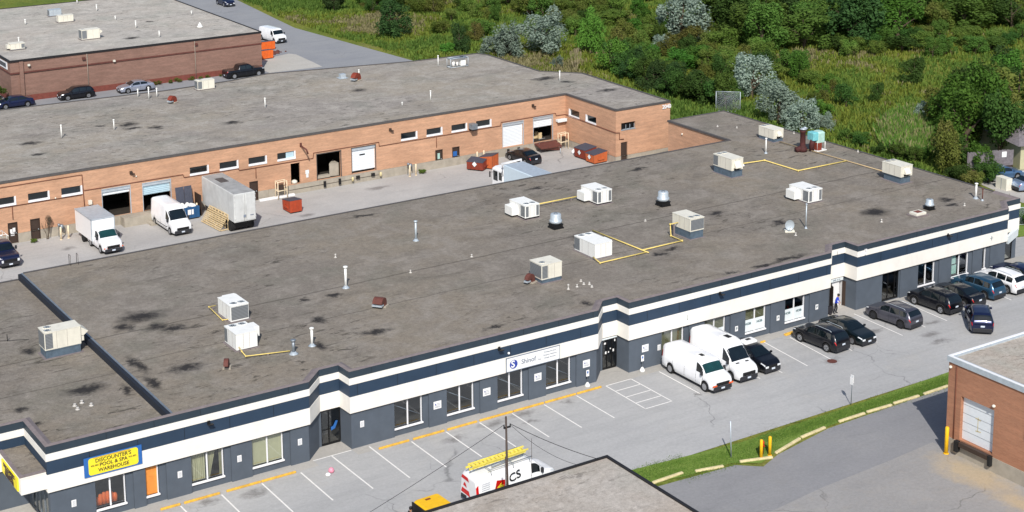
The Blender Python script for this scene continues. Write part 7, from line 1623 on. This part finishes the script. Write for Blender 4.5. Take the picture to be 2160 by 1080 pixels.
# ---------------------------------------------------------------- vegetation
LM = {
 'dark': leafmat('dark_foliage', (.034,.075,.024), (.065,.125,.034)), 'dark2': leafmat('deep_green_foliage', (.045,.10,.022), (.085,.165,.035)),
 'mid': leafmat('mid_green_foliage', (.075,.15,.026), (.13,.225,.045)), 'mid2': leafmat('yellow_green_foliage', (.10,.175,.03), (.18,.26,.05), (.24,.24,.07)),
 'bright': leafmat('bright_green_foliage', (.09,.21,.03), (.15,.31,.05)), 'bright2': leafmat('fresh_green_foliage', (.06,.145,.022), (.11,.235,.036)),
 'olive': leafmat('olive_foliage', (.11,.14,.028), (.20,.22,.05), (.24,.20,.07)), 'silver': leafmat('silvery_foliage', (.20,.27,.21), (.34,.42,.34)),
 'bare': plain('pale_twigs', (150,138,112), .9, var=.2)}
M['bark'] = plain('bark', (86,74,60), .95, var=.3)
def crown_mesh(seed, nleaf, leaf, mat, shape='round', lobes=14):
    """crown in a unit frame: radius 1, z 0..1 ; many small leaf faces on scattered boughs"""
    rnd = random.Random(seed); vs = []; fs = []; L = []
    for i in range(lobes):
        a = rnd.uniform(0, 2*PI); z = rnd.uniform(.12,.85); prof = math.sin(PI*min(.98,max(.02,z*.78+.2)))**.6 if shape == 'round' else (1.05-z)**.8
        rr = prof*rnd.uniform(.30,.85); L.append((rr*math.cos(a), rr*math.sin(a), z, rnd.uniform(.16,.40), rnd.uniform(.10,.26)))
    L.append((0,0,.45,.48,.32))
    for k in range(nleaf):
        cx, cy, cz, lr, lz = L[rnd.randrange(len(L))]
        d = Vector((rnd.gauss(0,1), rnd.gauss(0,1), rnd.gauss(.25,1))).normalized(); q = rnd.uniform(.72,1.08) if rnd.random() < .8 else rnd.uniform(.3,1.25)
        p = Vector((cx+d.x*lr*q, cy+d.y*lr*q, cz+d.z*lz*q))
        if p.z < .02: p.z = rnd.uniform(.02,.12)
        n = (d + Vector((rnd.gauss(0,.55), rnd.gauss(0,.55), rnd.gauss(.15,.55)))).normalized(); u = n.cross(Vector((rnd.gauss(0,1),rnd.gauss(0,1),rnd.gauss(0,1)))).normalized(); v = n.cross(u)
        s = leaf*rnd.uniform(.6,1.35); s2 = s*rnd.uniform(.45,.8); o = len(vs)
        zz = .42
        for a, b in ((-s,0),(0,-s2),(s,0),(0,s2)):
            w_ = u*a+v*b; vs.append((p.x+w_.x, p.y+w_.y, max(.0,p.z+w_.z*zz)))
        fs.append((o,o+1,o+2,o+3))
    for k in range(70):   # ragged sprigs sticking out of the outline
        cx, cy, cz, lr, lz = L[rnd.randrange(len(L))]; d = Vector((rnd.gauss(0,1), rnd.gauss(0,1), abs(rnd.gauss(.3,.8)))).normalized(); p0 = Vector((cx+d.x*lr, cy+d.y*lr, cz+d.z*lz)); ln = rnd.uniform(.08,.26)
        for j in range(9):
            p = p0+Vector((d.x*ln*j/8, d.y*ln*j/8, d.z*ln*.6*j/8+.02)); s = leaf*rnd.uniform(.4,.9)*(1-.5*j/8); u = Vector((rnd.gauss(0,1),rnd.gauss(0,1),rnd.gauss(0,1))).normalized(); v = u.cross(d).normalized(); o = len(vs)
            for a, b in ((-s,0),(0,-s*.6),(s,0),(0,s*.6)):
                w_ = u*a+v*b; vs.append((p.x+w_.x, p.y+w_.y, max(0,p.z+w_.z*.42)))
            fs.append((o,o+1,o+2,o+3))
    me = D.meshes.new('crown'); me.from_pydata(vs, [], fs); me.materials.append(mat); me.update(); return me
def bare_mesh(seed):
    rnd = random.Random(seed); m = MB()
    def grow(p, d, l, r_, k):
        q = p+d*l; m.tube([p,q], [r_,r_*.6], 4)
        if k: 
            for i in range(3): grow(q, (d+Vector((rnd.gauss(0,.45),rnd.gauss(0,.45),rnd.uniform(0,.3)))).normalized(), l*.72, r_*.6, k-1)
    for i in range(5): grow(Vector((rnd.uniform(-.1,.1),rnd.uniform(-.1,.1),0)), Vector((rnd.gauss(0,.4),rnd.gauss(0,.4),1)).normalized(), .34, .03, 4)
    me = D.meshes.new('crown'); me.from_pydata(m.v, [], m.f); me.materials.append(LM['bare']); me.update(); return me
def trunk_mesh(seed):
    rnd = random.Random(seed); m = MB(); m.tube([(0,0,0),(rnd.uniform(-.05,.05),rnd.uniform(-.05,.05),.35),(0,0,.8)], [.075,.05,.015], 7)
    for i in range(6):
        a = rnd.uniform(0,2*PI); z = rnd.uniform(.15,.45); m.tube([(0,0,z),(.3*math.cos(a),.3*math.sin(a),z+.18),(.55*math.cos(a),.55*math.sin(a),z+.3)], [.03,.018,.006], 5)
    me = D.meshes.new('trunk'); me.from_pydata(m.v, [], m.f); me.materials.append(M['bark']); me.update(); return me
NL = {'dark':5200,'dark2':4600,'mid':4600,'mid2':4200,'bright':3800,'bright2':5600,'olive':4200,'silver':5200}
CR = {k: [crown_mesh(hash(k)%97*0+ord(k[0])*7+i*13+len(k), NL[k], {'silver':.050,'bright':.062,'bright2':.052}.get(k,.058), LM[k], 'round', 16 if k != 'silver' else 22) for i in range(2 if k in ('dark','olive','bright') else 3)] for k in NL}
CR['bare'] = [bare_mesh(3)]
TR = [trunk_mesh(i) for i in range(3)]
KL = {'dark':'dark green','dark2':'deep green','mid':'mid green','mid2':'yellowish green','bright':'bright green','bright2':'fresh green','olive':'olive coloured'}
rt = random.Random(11)
for (x, y, h, r_, kind, lab) in TREES:
    big = r_ > 2.4; grp = None
    if lab and lab[0] == '@': kn = 'tree' if h > 3 else 'shrub'; grp = KL[kind]+' '+kn+'s '+lab[1:]; lab = KL[kind]+' '+kn+' '+lab[1:]
    o = empty('bare_shrub' if kind == 'bare' else ('tree' if h > 3 else 'shrub'), (x,y,-.02), rt.uniform(0,6.28), lab, 'tree' if h > 3 else 'shrub', grp)
    o.rotation_euler.x = rt.uniform(-.10,.10); o.rotation_euler.y = rt.uniform(-.10,.10)
    c = D.objects.new('crown', rt.choice(CR[kind])); COL.objects.link(c); c.parent = o
    lift = h*(.04 if big else .0); c.location = (0,0,lift); c.scale = (r_*rt.uniform(.82,1.2), r_*rt.uniform(.82,1.2), h-lift)
    if kind != 'bare':
        t_ = D.objects.new('trunk', rt.choice(TR)); COL.objects.link(t_); t_.parent = o; t_.scale = (r_,r_,h)
# leafless climber, hedges near buildings
o = empty('bare_bush', (43.3,56.3,0), 0, 'dark leafless bush climbing the brick wall between a brown door and the bollards', 'bush')
c = D.objects.new('branches', bare_mesh(8)); COL.objects.link(c); c.parent = o; c.scale = (.9,.5,2.6); c.data.materials[0] = M['bark']
for x, y, h, r_, kind, lab in ((54.9,116.0,2.6,1.9,'mid','green bush at the left end of the brown building'),(118.2,9.4,1.8,1.3,'bright2','green shrub nearest the main building corner, right edge'),(120.6,8.7,1.6,1.3,'mid','green shrub behind the chain link fence, middle one'),(123.2,8.0,1.7,1.4,'bright2','green shrub behind the chain link fence, right one'),(84.0,55.9,.5,.5,'mid2','tiny weed tuft beside the pale bollards'),(41.9,56.0,.4,.4,'mid2','tiny weed tuft by the brown door')):
    o = empty('shrub', (x,y,0), 1.0, lab, 'shrub'); c = D.objects.new('crown', CR[kind][0]); COL.objects.link(c); c.parent = o; c.scale = (r_,r_,h); t_ = D.objects.new('trunk', TR[0]); COL.objects.link(t_); t_.parent = o; t_.scale = (r_,r_,h*.7)
rnd = random.Random(21)
for k in range(10):
    x = 76.5+k*1.5+rnd.uniform(-.4,.4); o = empty('weed_tuft', (x,113.9,0), k, 'dry weed tuft at the foot of the brown building wall', 'weeds', 'dry weeds along the brown building wall'); c = D.objects.new('leaves', CR['olive'][k%2]); COL.objects.link(c); c.parent = o; s = rnd.uniform(.4,.8); c.scale = (s,s*.7,s*.9)
# meadow grass, tall weeds and reeds: one mass nobody could count
def tufts(name, label, pts, hgt, wd, mats, seed, pick):
    rnd = random.Random(seed); m_v = []; m_f = []; mi = []
    for (x, y) in pts:
        h = rnd.uniform(*hgt); k = pick(x, y, rnd)
        for b in range(5):
            a = rnd.uniform(0,2*PI); l = rnd.uniform(.1,.55)*h; w_ = rnd.uniform(*wd); ox, oy = x+rnd.gauss(0,.28), y+rnd.gauss(0,.28); ca, sa = math.cos(a), math.sin(a); o = len(m_v)
            m_v += [(ox-sa*w_,oy+ca*w_,0),(ox+sa*w_,oy-ca*w_,0),(ox+ca*l+sa*w_*.6,oy+sa*l-ca*w_*.6,h*rnd.uniform(.6,1)),(ox+ca*l-sa*w_*.6,oy+sa*l+ca*w_*.6,h*rnd.uniform(.6,1))]
            m_f.append((o,o+1,o+2,o+3)); mi.append(k)
    me = D.meshes.new(name); me.from_pydata(m_v, [], m_f)
    for q in mats: me.materials.append(q)
    me.polygons.foreach_set('material_index', mi); me.update(); o = D.objects.new(name, me); COL.objects.link(o); tag(o, label, name.replace('_',' '), kind='stuff'); return o
def inside(x, y):
    if y > 205 or y < 5: return False
    if y > 92: lim = 112.9 if y < 125 else 113.2-(.0 if y > 160 else 2.6*max(0,1-abs(y-141)/25))
    elif y > 42.5: lim = 112.3 if y > 64 else 111.6
    else: lim = 115.0
    if y > 4 and y < 24 and x < 150 and x > 128 : return False
    if y < 12.5: return False
    return x > lim+.3
from mathutils import noise as mn
rnd = random.Random(5); gp_, rp_ = [], []
while len(gp_) < 52000:
    y = rnd.uniform(12,205); x = 112+ (rnd.random()**1.35)*125
    if y > 60 and x > 125+ (205-y)*.9+10: continue
    if inside(x,y): gp_.append((x,y))
def pick(x, y, r):
    n = mn.noise(Vector((x*.045,y*.045,0)))+.5*mn.noise(Vector((x*.2,y*.2,3)))+r.gauss(0,.12)
    if 20 < y < 40 and 118 < x < 152 and abs((x-116)*.52+(y-49)*.85) < 5.5: n += .45   # goldenrod strip beyond the roof
    return 0 if n < -.22 else 1 if n < .06 else 2 if n < .38 else 3
GM = [leafmat('green_weeds',(.085,.165,.028),(.135,.225,.045)), leafmat('fresh_weeds',(.13,.21,.034),(.20,.29,.055)), leafmat('goldenrod_weeds',(.15,.20,.030),(.23,.27,.045)), leafmat('straw_weeds',(.24,.22,.10),(.33,.30,.16))]
tufts('meadow_grass', 'tall mixed meadow weeds in greens and yellows behind the buildings', gp_, (.25,.75), (.05,.12), GM, 6, pick)
rp_ = []
while len(rp_) < 2600:
    x = rnd.uniform(122,152); y = rnd.uniform(26,54); u = (x-122)/30
    # reed bed: a band right of the roof edge
    cx, cy = 139.5, 37.5; a = ((x-cx)*.75+(y-cy)*.66)/10.5; b = (-(x-cx)*.66+(y-cy)*.75)/3.6
    if a*a+b*b < 1: rp_.append((x,y))
tufts('reed_bed', 'tall dry and green reeds right of the main roof', rp_, (.9,1.9), (.02,.055), GM, 8, lambda x,y,r: 3 if (r.random() < .28) else (1 if r.random() < .5 else 0))
sh = [(rnd.uniform(58,110), 0) for k in range(0)]
gr = []
for k in range(9000):
    x = rnd.uniform(52,95); lo = -14.9-(1.1 if 62<x<70 else 0); gr.append((x, rnd.uniform(lo,-13.9 if x>64 else -13.15)))
tufts('verge_grass', 'short mown grass on the verge between the lots', gr, (.03,.07), (.01,.025), [GM[0],GM[1]], 3, lambda x,y,r: r.random() < .5 and 1 or 0).location.z = .03
